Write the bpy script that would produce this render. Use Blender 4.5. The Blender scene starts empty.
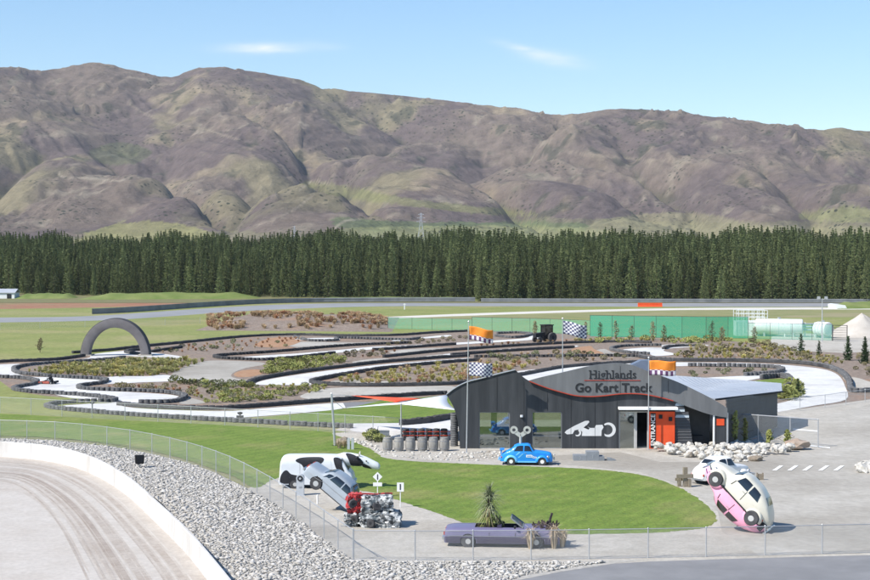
import bpy, bmesh, math, random
import numpy as np
from mathutils import Vector, Matrix, Euler
from mathutils.geometry import tessellate_polygon
R = math.radians
random.seed(7)
rng = np.random.default_rng(11)
SC = bpy.context.scene
COL = SC.collection

# ------------------------------------------------------------------ camera
CAM_H = 15.0; FPX = 1600.0; CX, CY, HZ = 435.0, 290.0, 250.0
PITCH = math.atan((CY - HZ) / FPX)
cd = bpy.data.cameras.new('camera'); cam = bpy.data.objects.new('camera', cd); COL.objects.link(cam)
cam.location = (0, 0, CAM_H); cam.rotation_euler = (math.pi / 2 - PITCH, 0, 0)
cd.sensor_width = 36.0; cd.lens = FPX / 870.0 * 36.0; cd.clip_start = 0.5; cd.clip_end = 40000
SC.camera = cam

# ------------------------------------------------------------------ sky, sun, exposure
SUN_EL = 46.0; SUN_AZ = (-1.0, -0.6)       # the sun stands to the left and a little behind the camera
phi = math.atan2(SUN_AZ[1], SUN_AZ[0])
w = bpy.data.worlds.new('World'); SC.world = w; w.use_nodes = True
nt = w.node_tree; N = nt.nodes; L = nt.links; N.clear()
out = N.new('ShaderNodeOutputWorld'); bg = N.new('ShaderNodeBackground'); sky = N.new('ShaderNodeTexSky')
sky.sky_type = 'NISHITA'; sky.sun_disc = False
sky.sun_elevation = R(SUN_EL); sky.sun_rotation = math.pi / 2 - phi
sky.altitude = 300; sky.air_density = 1.0; sky.dust_density = 0.0; sky.ozone_density = 3.0
bg.inputs['Strength'].default_value = 0.125
hsv = N.new('ShaderNodeHueSaturation'); hsv.inputs['Saturation'].default_value = 1.14; hsv.inputs['Value'].default_value = 1.0
L.new(sky.outputs[0], hsv.inputs['Color'])
# thin wisps of cloud high over the hills
tc = N.new('ShaderNodeTexCoord'); sep = N.new('ShaderNodeSeparateXYZ'); L.new(tc.outputs['Generated'], sep.inputs[0])
def wm(op, a, b=None, c=None):
    n = N.new('ShaderNodeMath'); n.operation = op
    for i, v in enumerate((a, b, c)):
        if v is None: continue
        if isinstance(v, (int, float)): n.inputs[i].default_value = v
        else: L.new(v, n.inputs[i])
    return n.outputs[0]
ydir = wm('MAXIMUM', sep.outputs['Y'], 0.05)
azi = wm('DIVIDE', sep.outputs['X'], ydir); ele = wm('DIVIDE', sep.outputs['Z'], ydir)
mask = None
for (px, py, rx, ry, sh, amp) in ((263, 49, 36, 4.6, 0.0, 0.75), (520, 49, 22, 4, 0.25, .35), (553, 59, 28, 6.5, 0.16, .5), (324, 46, 20, 4, .1, .16)):
    u = wm('MULTIPLY', wm('SUBTRACT', azi, (px - CX) / FPX), FPX / rx)
    v = wm('MULTIPLY', wm('ADD', wm('SUBTRACT', ele, (HZ - py) / FPX), wm('MULTIPLY', wm('SUBTRACT', azi, (px - CX) / FPX), sh)), FPX / ry)
    g = wm('MULTIPLY', wm('EXPONENT', wm('MULTIPLY', wm('ADD', wm('MULTIPLY', u, u), wm('MULTIPLY', v, v)), -1.0)), amp)
    mask = g if mask is None else wm('ADD', mask, g)
cmb = N.new('ShaderNodeCombineXYZ'); L.new(wm('MULTIPLY', azi, 60.0), cmb.inputs[0]); L.new(wm('MULTIPLY', ele, 260.0), cmb.inputs[1])
nz = N.new('ShaderNodeTexNoise'); nz.inputs['Scale'].default_value = 1.0; nz.inputs['Detail'].default_value = 5; L.new(cmb.outputs[0], nz.inputs['Vector'])
mask = wm('MINIMUM', wm('MULTIPLY', mask, wm('MULTIPLY', nz.outputs[0], 1.7)), 0.85)
mixc = N.new('ShaderNodeMix'); mixc.data_type = 'RGBA'
L.new(mask, mixc.inputs[0]); L.new(hsv.outputs[0], mixc.inputs[6]); mixc.inputs[7].default_value = (6.6, 6.8, 7.0, 1)
L.new(mixc.outputs[2], bg.inputs[0]); L.new(bg.outputs[0], out.inputs[0])

sd = bpy.data.lights.new('sun', 'SUN'); sun = bpy.data.objects.new('sun', sd); COL.objects.link(sun)
sd.energy = 4.9; sd.angle = R(0.53); sd.color = (1.0, 0.945, 0.86)
ce = math.cos(R(SUN_EL)); hv = Vector((SUN_AZ[0], SUN_AZ[1], 0)).normalized()
sdir = Vector((hv.x * ce, hv.y * ce, math.sin(R(SUN_EL))))
sun.rotation_euler = sdir.to_track_quat('Z', 'Y').to_euler()
SC.view_settings.view_transform = 'Standard'; SC.view_settings.look = 'None'
SC.view_settings.exposure = 0.44; SC.view_settings.gamma = 1.0; SC.view_settings.use_curve_mapping = False
SC.cycles.transparent_max_bounces = 24; SC.cycles.max_bounces = 6; SC.cycles.volume_bounces = 0

# ------------------------------------------------------------------ projection helpers: a point of the photograph to its place on the ground
cp, sp_ = math.cos(PITCH), math.sin(PITCH)
def ray(px, py):
    a = (px - CX) / FPX; b = (CY - py) / FPX
    y = cp + b * sp_; z = -sp_ + b * cp
    return a / y, z / y
def G(px, py, z=0.0):
    a, b = ray(px, py); d = (z - CAM_H) / b
    return Vector((a * d, d, z))
def AT(px, py, d):
    a, b = ray(px, py)
    return Vector((a * d, d, CAM_H + b * d))
def to_px(x, y, z):
    zz = np.asarray(z) - CAM_H
    f = np.asarray(y) * cp - zz * sp_; u = np.asarray(y) * sp_ + zz * cp
    return CX + FPX * np.asarray(x) / f, CY - FPX * u / f
def smooth_line(pts, closed=False, step=4):
    P = [Vector((p[0], p[1])) for p in pts]; n = len(P); o = []
    rngi = range(n if closed else n - 1)
    for i in rngi:
        p0 = P[(i - 1) % n] if (closed or i > 0) else P[i]
        p1 = P[i]; p2 = P[(i + 1) % n]
        p3 = P[(i + 2) % n] if (closed or i + 2 < n) else p2
        for k in range(step):
            t = k / step
            o.append(0.5 * ((2 * p1) + (p2 - p0) * t + (2 * p0 - 5 * p1 + 4 * p2 - p3) * t * t + (3 * p1 - p0 - 3 * p2 + p3) * t ** 3))
    if not closed: o.append(P[-1])
    return [(v.x, v.y) for v in o]

# ------------------------------------------------------------------ materials
def lin(c):
    return tuple(c) + (1.0,)
def mat(name, c1, c2=None, scale=1.0, rough=0.85, c3=None, scale2=None, bump=0.0, bscale=None, coords='world', detail=6, metal=0.0,
        spec=0.3, stretch=None, ramp=(0.35, 0.65), rand=0.0, ramp2=(.5, .7), coat=0.0, transl=0.0, fine=None):
    m = bpy.data.materials.new(name); m.use_nodes = True
    t = m.node_tree; n = t.nodes; l = t.links
    b = n['Principled BSDF']; b.inputs['Roughness'].default_value = rough; b.inputs['Metallic'].default_value = metal
    b.inputs['Specular IOR Level'].default_value = spec; b.inputs['Coat Weight'].default_value = coat; b.inputs['Coat Roughness'].default_value = .08
    b.inputs['Base Color'].default_value = lin(c1)
    if c2 is None: return m
    if coords == 'world': src = n.new('ShaderNodeNewGeometry').outputs['Position']
    else: src = n.new('ShaderNodeTexCoord').outputs['Object']
    if stretch:
        mp = n.new('ShaderNodeMapping'); mp.inputs['Scale'].default_value = stretch; l.new(src, mp.inputs[0]); src = mp.outputs[0]
    def noise(s, d=detail):
        q = n.new('ShaderNodeTexNoise'); q.inputs['Scale'].default_value = s; q.inputs['Detail'].default_value = d; q.inputs['Roughness'].default_value = .62
        l.new(src, q.inputs['Vector']); return q.outputs[0]
    def rmp(f, a, bb):
        q = n.new('ShaderNodeMapRange'); q.inputs[1].default_value = a; q.inputs[2].default_value = bb; l.new(f, q.inputs[0]); return q.outputs[0]
    def mix(f, a, bb):
        q = n.new('ShaderNodeMix'); q.data_type = 'RGBA'; l.new(f, q.inputs[0])
        for v, i in ((a, 6), (bb, 7)):
            if isinstance(v, tuple): q.inputs[i].default_value = lin(v)
            else: l.new(v, q.inputs[i])
        return q.outputs[2]
    col = mix(rmp(noise(scale), *ramp), tuple(c1), tuple(c2))
    if c3 is not None:
        col = mix(rmp(noise(scale2 or scale * 0.13, 4), *ramp2), col, tuple(c3))
    if fine:
        fq = n.new('ShaderNodeMapRange'); fq.inputs[1].default_value = .3; fq.inputs[2].default_value = .7; fq.inputs[3].default_value = 1 - fine[1]; fq.inputs[4].default_value = 1 + fine[1]; l.new(noise(fine[0], 5), fq.inputs[0])
        fh = n.new('ShaderNodeHueSaturation'); l.new(fq.outputs[0], fh.inputs['Value']); l.new(col, fh.inputs['Color']); col = fh.outputs[0]
    if rand:
        oi = n.new('ShaderNodeObjectInfo'); h = n.new('ShaderNodeHueSaturation')
        mr = n.new('ShaderNodeMapRange'); mr.inputs[3].default_value = 1 - rand; mr.inputs[4].default_value = 1 + rand
        l.new(oi.outputs['Random'], mr.inputs[0]); l.new(mr.outputs[0], h.inputs['Value']); l.new(col, h.inputs['Color']); col = h.outputs[0]
    l.new(col, b.inputs['Base Color'])
    if bump:
        q = n.new('ShaderNodeBump'); q.inputs['Strength'].default_value = 1.0; q.inputs['Distance'].default_value = bump
        l.new(noise(bscale or scale), q.inputs['Height']); l.new(q.outputs[0], b.inputs['Normal'])
    return m
def mesh_mat(name, col, cell, wire):
    """woven wire or net: real openings, wire of the given share of the cell; uv in metres"""
    m = bpy.data.materials.new(name); m.use_nodes = True
    t = m.node_tree; n = t.nodes; l = t.links; b = n['Principled BSDF']; b.inputs['Base Color'].default_value = lin(col); b.inputs['Roughness'].default_value = .55
    uv = n.new('ShaderNodeUVMap'); s = n.new('ShaderNodeSeparateXYZ'); l.new(uv.outputs[0], s.inputs[0])
    def mm(op, a, bb):
        q = n.new('ShaderNodeMath'); q.operation = op
        for i, v in enumerate((a, bb)):
            if isinstance(v, (int, float)): q.inputs[i].default_value = v
            else: l.new(v, q.inputs[i])
        return q.outputs[0]
    a = mm('ADD', s.outputs[0], s.outputs[1]); d = mm('SUBTRACT', s.outputs[0], s.outputs[1])
    f1 = mm('LESS_THAN', mm('FRACT', mm('DIVIDE', mm('ADD', a, 500.0), cell), 0), wire); f2 = mm('LESS_THAN', mm('FRACT', mm('DIVIDE', mm('ADD', d, 500.0), cell), 0), wire)
    f = mm('MAXIMUM', f1, f2)
    tr = n.new('ShaderNodeBsdfTransparent'); mx = n.new('ShaderNodeMixShader'); l.new(f, mx.inputs[0]); l.new(tr.outputs[0], mx.inputs[1]); l.new(b.outputs[0], mx.inputs[2])
    l.new(mx.outputs[0], n['Material Output'].inputs[0])
    return m
def glass_mat(name, tint, refl=0.35, clear=0.0):
    m = bpy.data.materials.new(name); m.use_nodes = True
    t = m.node_tree; n = t.nodes; l = t.links; b = n['Principled BSDF']; b.inputs['Base Color'].default_value = lin(tint); b.inputs['Roughness'].default_value = .15
    g = n.new('ShaderNodeBsdfGlossy'); g.inputs['Roughness'].default_value = .03; g.inputs['Color'].default_value = (.9, .95, .95, 1)
    mx = n.new('ShaderNodeMixShader'); mx.inputs[0].default_value = refl
    base = b.outputs[0]
    if clear:
        tr = n.new('ShaderNodeBsdfTransparent'); tr.inputs[0].default_value = (.8, .85, .82, 1); m0 = n.new('ShaderNodeMixShader'); m0.inputs[0].default_value = clear; l.new(base, m0.inputs[1]); l.new(tr.outputs[0], m0.inputs[2]); base = m0.outputs[0]
    l.new(base, mx.inputs[1]); l.new(g.outputs[0], mx.inputs[2]); l.new(mx.outputs[0], n['Material Output'].inputs[0])
    return m

M = {}
M['dry'] = mat('dry_grass', (.19, .21, .075), (.26, .245, .115), 0.12, c3=(.31, .265, .16), scale2=.035, bump=.03, bscale=3)
M['field'] = mat('field_grass', (.185, .215, .06), (.25, .26, .085), 0.09, c3=(.30, .27, .125), scale2=.03, bump=.03, bscale=4, fine=(1.2, .22))
M['lawn'] = mat('lawn', (.112, .178, .025), (.168, .228, .040), 0.55, c3=(.26, .245, .09), scale2=.16, bump=.06, bscale=7, detail=10, fine=(5.0, .30), ramp2=(.52, .78))
def mow(m, ang, width, amt):
    """alternate mown bands of slightly different green"""
    n = m.node_tree.nodes; l = m.node_tree.links; b = n['Principled BSDF']; src = b.inputs['Base Color'].links[0].from_socket
    g = n.new('ShaderNodeNewGeometry'); mp = n.new('ShaderNodeMapping'); mp.inputs['Rotation'].default_value = (0, 0, ang); l.new(g.outputs['Position'], mp.inputs[0])
    w_ = n.new('ShaderNodeTexWave'); w_.inputs['Scale'].default_value = 1.0 / width; w_.inputs['Distortion'].default_value = .6; w_.inputs['Detail'].default_value = 1; l.new(mp.outputs[0], w_.inputs[0])
    r = n.new('ShaderNodeMapRange'); r.inputs[1].default_value = .3; r.inputs[2].default_value = .7; r.inputs[3].default_value = 1 - amt; r.inputs[4].default_value = 1 + amt; l.new(w_.outputs[1], r.inputs[0])
    h = n.new('ShaderNodeHueSaturation'); l.new(r.outputs[0], h.inputs['Value']); l.new(src, h.inputs['Color']); l.new(h.outputs[0], b.inputs['Base Color'])
mow(M['lawn'], .5, 3.6, .05)
M['bank_green'] = mat('bank_green', (.12, .17, .04), (.19, .22, .07), .2)
M['red_soil'] = mat('red_soil', (.30, .135, .08), (.29, .185, .105), .08, c3=(.2, .2, .085), scale2=.03, ramp2=(.58, .75), fine=(.6, .2))
M['gravel'] = mat('pale_gravel', (.40, .37, .32), (.485, .455, .405), 1.3, c3=(.33, .30, .255), scale2=.11, bump=.02, bscale=25, detail=9, fine=(6, .16))
M['yard'] = mat('concrete_yard', (.38, .355, .31), (.455, .43, .385), .5, c3=(.31, .285, .245), scale2=.05, bump=.006, bscale=18, detail=9, fine=(2.2, .13), ramp2=(.42, .62))
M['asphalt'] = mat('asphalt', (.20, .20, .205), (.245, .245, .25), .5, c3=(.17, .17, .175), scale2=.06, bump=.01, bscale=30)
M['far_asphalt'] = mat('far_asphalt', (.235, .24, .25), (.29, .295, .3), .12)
M['concrete'] = mat('kart_concrete', (.58, .575, .555), (.66, .655, .64), .35, c3=(.48, .47, .455), scale2=.10, detail=8, fine=(1.5, .08))
M['pale_strip'] = mat('pale_strip', (.56, .53, .47), (.63, .6, .54), .2)
M['mulch'] = mat('mulch', (.20, .152, .118), (.275, .222, .18), 1.2, c3=(.32, .19, .115), scale2=.1, bump=.05, bscale=5, detail=9, ramp2=(.55, .72), fine=(2.5, .35))
M['orange_mulch'] = mat('orange_mulch', (.33, .17, .09), (.40, .26, .16), 1.5, bump=.05, bscale=6)
M['rally'] = mat('rally_dirt', (.43, .385, .34), (.485, .445, .40), .6, c3=(.385, .335, .29), scale2=.07, bump=.02, bscale=14, detail=10, fine=(4, .12))
M['rally_rut'] = mat('rally_rut', (.365, .315, .27), (.43, .385, .34), .5, bump=.02, bscale=14, fine=(3, .15))
M['rally_mid'] = mat('rally_mid', (.455, .415, .37), (.51, .475, .435), .4, bump=.01, bscale=14, fine=(4, .1))
M['rally_rut2'] = mat('rally_dark_rut', (.315, .265, .225), (.385, .335, .29), .5, bump=.02, bscale=14, fine=(3, .15))
M['rocks'] = mat('schist_rock', (.52, .50, .46), (.67, .655, .62), .9, c3=(.42, .39, .34), scale2=.6, bump=.03, bscale=5)
M['brown_rock'] = mat('brown_boulder', (.30, .22, .17), (.40, .33, .27), 1.5, bump=.06, bscale=3, coords='obj')
M['grey_gravel'] = mat('rock_bed', (.34, .32, .285), (.46, .44, .405), 3.0, bump=.05, bscale=6)
M['white_wall'] = mat('white_wall', (.55, .535, .51), (.62, .605, .585), .5, c3=(.43, .405, .375), scale2=.45, ramp2=(.5, .75), stretch=(1, 1, .35), fine=(2.5, .06))
M['tyre'] = mat('tyre_rubber', (.042, .042, .045), (.085, .085, .088), 2.0, rough=.85)
M['tyre_grey'] = mat('dusty_tyre', (.075, .077, .082), (.17, .17, .172), 1.9, rough=.9)
M['belt'] = mat('rubber_belt', (.045, .045, .047), (.09, .09, .093), .8, rough=.85)
M['steel'] = mat('galvanised', (.50, .51, .52), (.58, .585, .59), 3, rough=.45, metal=.6)
M['rail_steel'] = mat('rail_steel', (.16, .17, .18), (.24, .25, .26), .3, rough=.5)
M['wire'] = mesh_mat('chain_link', (.42, .43, .43), .07, .09)
M['wire_far'] = mesh_mat('chain_link_far', (.5, .51, .5), .1, .06)
M['net'] = mesh_mat('green_net', (.012, .34, .21), .02, .46)
M['net_thin'] = mesh_mat('green_net_thin', (.10, .42, .28), .05, .22)
M['post_dark'] = mat('dark_post', (.05, .05, .05), (.08, .08, .08), 2)
M['wood'] = mat('grey_timber', (.20, .165, .125), (.30, .26, .2), 6, coords='obj', stretch=(1, 1, 5))
M['barrel'] = mat('barrel_staves', (.20, .19, .175), (.33, .32, .30), 9, coords='obj', stretch=(1, 1, .12), rand=.2)
M['hoop'] = mat('barrel_hoop', (.25, .25, .26), (.33, .33, .34), 4, rough=.6, metal=.5)
M['wallp'] = mat('charcoal_panel', (.033, .037, .042), (.058, .063, .069), 1.1, rough=.75, stretch=(1.6, 1.6, .16), c3=(.105, .11, .117), scale2=.55, ramp2=(.58, .85))
M['signp'] = mat('grey_panel', (.135, .14, .146), (.18, .185, .192), 1.1, rough=.6, stretch=(1.4, 1.4, .2))
M['letters'] = mat('dark_letters', (.02, .022, .026), (.03, .032, .036), 3)
M['red_trim'] = mat('red_trim', (.42, .045, .022), (.48, .06, .03), 2, rough=.5)
M['orange'] = mat('orange_panel', (.72, .075, .018), (.78, .10, .03), 1.0, rough=.6)
M['white_paint'] = mat('white_paint', (.80, .80, .79), (.86, .86, .85), 1.5, rough=.5)
M['logo'] = mat('logo_white', (.60, .61, .61), (.68, .69, .69), 1.5, rough=.5)
M['roof'] = mat('metal_roof', (.48, .50, .53), (.55, .57, .60), .5, rough=.45, metal=.3)
M['cladding'] = mat('dark_cladding', (.06, .062, .066), (.085, .086, .09), .8, rough=.6)
M['slate'] = mat('slate_blue', (.12, .15, .2), (.16, .19, .25), .8, rough=.4)
M['glass'] = glass_mat('window_glass', (.03, .04, .035), .22, .8)
M['cglass'] = glass_mat('car_glass', (.012, .014, .016), .06)
M['black'] = mat('matt_black', (.012, .012, .013), (.02, .02, .021), 3)
M['chrome'] = mat('hub_metal', (.55, .56, .57), (.62, .62, .63), 3, rough=.3, metal=.85)
M['rim'] = mat('rim_silver', (.55, .55, .54), (.62, .62, .6), 3, rough=.4, metal=.4)
def paint(name, c, k=1.12, rough=.38): return mat(name, c, tuple(min(1, v * k) for v in c), 1.2, rough=rough, coords='obj', spec=.4, coat=.25)
M['blue'] = paint('blue_paint', (.02, .25, .70)); M['lightblue'] = paint('light_blue_paint', (.16, .50, .85))
M['cream'] = paint('cream_paint', (.64, .61, .52)); M['pink'] = paint('pink_paint', (.80, .36, .50)); M['carwhite'] = paint('white_car_paint', (.72, .72, .71))
M['silver'] = paint('silver_paint', (.36, .40, .44)); M['purple'] = paint('faded_purple', (.15, .137, .235), rough=.5); M['lower_purple'] = paint('dark_purple', (.05, .042, .085), rough=.55)
M['vanwhite'] = paint('van_white', (.64, .67, .70), rough=.45); M['cowblack'] = mat('cow_black', (.016, .017, .022), (.03, .03, .034), 2, rough=.5)
M['crush'] = mat('crushed_metal', (.10, .12, .13), (.62, .63, .62), 2.6, rough=.45, coords='obj', c3=(.04, .045, .05), scale2=3.3, ramp2=(.5, .6), bump=.06, bscale=5, ramp=(.42, .56))
M['crush_red'] = mat('crushed_red', (.36, .025, .03), (.48, .06, .06), 3, rough=.4, coords='obj', c3=(.05, .04, .04), scale2=4, ramp2=(.56, .66), bump=.05, bscale=5)
M['podium'] = mat('podium_grey', (.20, .22, .24), (.25, .27, .29), 2, rough=.7)
M['pale_mark'] = mat('pale_mark', (.36, .38, .4), (.4, .42, .44), 2)
M['key'] = mat('key_grey', (.42, .42, .40), (.50, .50, .48), 2, rough=.5)
M['meter'] = mat('pale_blue_grey', (.42, .45, .48), (.50, .53, .56), 1.5)
M['flag_orange'] = mat('flag_orange', (.78, .22, .025), (.85, .30, .05), 2)
M['sail'] = mat('sail_white', (.70, .74, .79), (.74, .78, .82), 1, rough=.8)
M['sail_red'] = mat('sail_red', (.80, .09, .035), (.85, .13, .06), 1, rough=.8)
M['arch'] = mat('arch_grey', (.135, .125, .13), (.18, .17, .175), .6, rough=.85)
M['arch_dark'] = mat('arch_tread', (.05, .05, .053), (.075, .075, .08), 2.5, rough=.9)
M['tank'] = mat('tank_white', (.72, .74, .74), (.78, .79, .79), 1, rough=.5)
M['tank_grey'] = mat('tank_end', (.40, .47, .52), (.46, .52, .56), 1, rough=.5)
M['sand'] = mat('sand_heap', (.44, .40, .35), (.52, .485, .44), .4, bump=.05, bscale=3)
M['cabin_mud'] = mat('planter_soil', (.05, .035, .025), (.09, .07, .05), 8)
M['skin'] = mat('skin', (.45, .28, .2)); M['suit'] = mat('driver_suit', (.03, .03, .035), (.05, .05, .055), 5); M['helmet'] = mat('helmet', (.05, .05, .06), rough=.3)
M['kart_red'] = mat('kart_red', (.35, .08, .06), (.42, .12, .09), 4)
M['dash'] = mat('road_paint', (.72, .72, .7), (.80, .80, .78), 2)
M['stain'] = mat('dark_stone', (.20, .16, .12), (.33, .28, .22), 3, bump=.05, bscale=5, coords='obj')
def leaf(name, a, b, s=1.2, rand=.25, ramp=(.35, .65)):
    m = mat(name, a, b, s, rough=.75, coords='obj', rand=rand, spec=.15, ramp=ramp); return m
M['needle'] = leaf('pine_needles', (.10, .13, .055), (.215, .243, .108), .45, .42)
M['bark'] = mat('bark', (.075, .055, .04), (.11, .085, .065), 5, coords='obj')
M['conifer'] = leaf('conifer_needles', (.035, .065, .03), (.08, .12, .055), 1.5)
M['tuss_green'] = leaf('tussock_green', (.24, .25, .08), (.40, .38, .17), 2.5, .22)
M['tuss_yellow'] = leaf('tussock_yellow', (.37, .33, .09), (.50, .44, .17), 2.5, .25)
M['tuss_tan'] = leaf('tussock_tan', (.40, .28, .15), (.55, .42, .27), 2.0, .25)
M['tuss_rust'] = leaf('tussock_rust', (.34, .16, .08), (.45, .28, .17), 2.0, .25)
M['shrub'] = leaf('shrub_leaf', (.17, .19, .055), (.32, .33, .12), 2.5, .3)
M['shrub_dark'] = leaf('shrub_dark', (.085, .10, .05), (.17, .18, .09), 2.5, .25)
M['twig'] = leaf('twiggy', (.14, .125, .065), (.24, .21, .12), 2.0, .2)
M['cabbage'] = leaf('cabbage_leaf', (.16, .19, .09), (.34, .37, .24), 3.0, .1)
M['dead_leaf'] = leaf('dead_leaf', (.20, .15, .08), (.34, .27, .17), 3.0, .1)
M['straw'] = leaf('straw_plume', (.46, .35, .22), (.60, .50, .36), 3.0, .1)

def checker(name, a, b, n1, n2):
    m = bpy.data.materials.new(name); m.use_nodes = True
    t = m.node_tree; n = t.nodes; l = t.links; bs = n['Principled BSDF']; bs.inputs['Roughness'].default_value = .8
    uv = n.new('ShaderNodeUVMap'); mp = n.new('ShaderNodeMapping'); mp.inputs['Scale'].default_value = (n1, n2, 1); l.new(uv.outputs[0], mp.inputs[0])
    c = n.new('ShaderNodeTexChecker'); c.inputs['Scale'].default_value = 1; c.inputs[1].default_value = lin(a); c.inputs[2].default_value = lin(b)
    l.new(mp.outputs[0], c.inputs[0]); l.new(c.outputs[0], bs.inputs['Base Color']); return m
M['check'] = checker('chequer', (.70, .70, .74), (.08, .08, .16), 11, 7)
M['check_purple'] = checker('chequer_purple', (.75, .70, .74), (.13, .05, .14), 10, 3)

# ------------------------------------------------------------------ object helpers
def tag(o, label=None, cat=None, group=None, kind=None):
    if label: o['label'] = label
    if cat: o['category'] = cat
    if group: o['group'] = group
    if kind: o['kind'] = kind
    return o
def me_obj(name, verts, faces, material, parent=None, smooth=False, uv=None, fm=None):
    me = bpy.data.meshes.new(name); me.from_pydata([tuple(v) for v in verts], [], faces)
    for mm in (material if isinstance(material, (list, tuple)) else [material]): me.materials.append(mm)
    if smooth: me.polygons.foreach_set('use_smooth', [True] * len(me.polygons))
    if fm is not None: me.polygons.foreach_set('material_index', fm)
    if uv is not None:
        lay = me.uv_layers.new(name='UVMap')
        li = np.empty(len(me.loops), dtype=np.int32); me.loops.foreach_get('vertex_index', li)
        lay.data.foreach_set('uv', np.asarray(uv, dtype=np.float32)[li].ravel())
    me.update()
    return link(name, me, parent)
def link(name, me, parent=None):
    o = bpy.data.objects.new(name, me); COL.objects.link(o)
    if parent is not None: o.parent = parent
    return o
def empty(name, loc, label, cat, group=None, rot=(0, 0, 0)):
    o = bpy.data.objects.new(name, None); COL.objects.link(o); o.location = loc; o.rotation_euler = rot; o.empty_display_size = .2
    return tag(o, label, cat, group)
def copy_tree(o, parent=None, kids=None):
    c = o.copy(); COL.objects.link(c); c.parent = parent
    for ch in kids[o] if kids else o.children: copy_tree(ch, c, kids)
    return c
class MB:
    """collects simple solids into one mesh"""
    def __init__(s): s.v = []; s.f = []; s.uv = []; s.fm = []; s.cur = 0
    def add(s, vs, fs, uv=None):
        b = len(s.v); s.v += [tuple(v) for v in vs]; s.f += [tuple(i + b for i in f) for f in fs]; s.fm += [s.cur] * len(fs)
        s.uv += list(uv) if uv is not None else [(0, 0)] * len(vs)
        return s
    def box(s, x0, x1, y0, y1, z0, z1):
        v = [(x, y, z) for z in (z0, z1) for y in (y0, y1) for x in (x0, x1)]
        return s.add(v, [(0, 2, 3, 1), (4, 5, 7, 6), (0, 1, 5, 4), (2, 6, 7, 3), (0, 4, 6, 2), (1, 3, 7, 5)])
    def tube(s, p, q, r, r2=None, n=8):
        p = Vector(p); q = Vector(q); d = (q - p)
        if d.length < 1e-6: return s
        d.normalize(); a = d.orthogonal().normalized(); b = d.cross(a); r2 = r if r2 is None else r2; vs = []
        for (c, rr) in ((p, r), (q, r2)):
            for k in range(n):
                t = 2 * math.pi * k / n; vs.append(c + a * (rr * math.cos(t)) + b * (rr * math.sin(t)))
        fs = [(k, (k + 1) % n, n + (k + 1) % n, n + k) for k in range(n)] + [tuple(range(n - 1, -1, -1)), tuple(range(n, 2 * n))]
        return s.add(vs, fs)
    def path(s, pts, r, n=6):
        for a, b in zip(pts[:-1], pts[1:]): s.tube(a, b, r, None, n)
        return s
    def lathe(s, prof, n=16, axis='z', c=(0, 0, 0)):
        vs = []
        for (r, h) in prof:
            for k in range(n):
                t = 2 * math.pi * k / n; x, y = r * math.cos(t), r * math.sin(t)
                vs.append((c[0] + x, c[1] + y, c[2] + h) if axis == 'z' else (c[0] + x, c[1] + h, c[2] + y))
        fs = []
        for i in range(len(prof) - 1):
            for k in range(n): fs.append((i * n + k, i * n + (k + 1) % n, (i + 1) * n + (k + 1) % n, (i + 1) * n + k))
        fs += [tuple(range(n - 1, -1, -1)), tuple(range((len(prof) - 1) * n, len(prof) * n))]
        return s.add(vs, fs)
    def prism(s, poly, axis_pts, ):
        """poly: list of 3-D points (front), axis_pts: offset vector to the back"""
        n = len(poly); off = Vector(axis_pts); A = [Vector(p) for p in poly]; B = [p + off for p in A]
        tri = tessellate_polygon([A]); fs = [tuple(t) for t in tri] + [tuple(n + i for i in reversed(t)) for t in tri]
        fs += [(i, n + i, n + (i + 1) % n, (i + 1) % n) for i in range(n)]
        return s.add(A + B, fs)
    def build(s, name, material, parent=None, smooth=False, recalc=True):
        o = me_obj(name, s.v, s.f, material, parent, False, uv=s.uv if any(u != (0, 0) for u in s.uv) else None, fm=s.fm if isinstance(material, (list, tuple)) else None)
        if recalc:
            bm = bmesh.new(); bm.from_mesh(o.data); bmesh.ops.recalc_face_normals(bm, faces=bm.faces); bm.to_mesh(o.data); bm.free()
        if smooth:
            o.data.polygons.foreach_set('use_smooth', [True] * len(o.data.polygons)); o.data.set_sharp_from_angle(angle=R(40))
        return o
SHEETS = [0]
def sheet(name, pts, z, material, smooth=True, kind='structure', label=None, cat=None, step=4, parent=None, ragged=0.0):
    P = smooth_line(pts, True, step) if smooth else pts
    SHEETS[0] += 1; z = z + SHEETS[0] * .0007
    V = [G(p[0], p[1], z) for p in P]
    if ragged: V = [v + Vector((random.gauss(0, ragged), random.gauss(0, ragged), 0)) for v in V]
    tri = tessellate_polygon([V])
    o = me_obj(name, V, [tuple(t) for t in tri], material, parent)
    bm = bmesh.new(); bm.from_mesh(o.data)
    for f in bm.faces:
        if f.normal.z < 0: f.normal_flip()
    bm.to_mesh(o.data); bm.free()
    return tag(o, label, cat, None, kind)
def inside(px, py, poly):
    n = len(poly); c = False; j = n - 1
    for i in range(n):
        xi, yi = poly[i]; xj, yj = poly[j]
        if (yi > py) != (yj > py) and px < (xj - xi) * (py - yi) / (yj - yi) + xi: c = not c
        j = i
    return c
def text_mesh(name, body, size, material, parent, mtx, depth=.02, bold=0.0, spacing=1.0):
    cu = bpy.data.curves.new(name, 'FONT'); cu.body = body; cu.size = size; cu.extrude = depth; cu.offset = bold; cu.space_character = spacing
    cu.align_x = 'CENTER'; cu.align_y = 'CENTER'
    o = bpy.data.objects.new(name, cu); COL.objects.link(o); bpy.context.view_layer.update()
    me = bpy.data.meshes.new_from_object(o.evaluated_get(bpy.context.evaluated_depsgraph_get()))
    bpy.data.objects.remove(o); me.materials.clear(); me.materials.append(material)
    me.transform(mtx); return link(name, me, parent)

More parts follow.
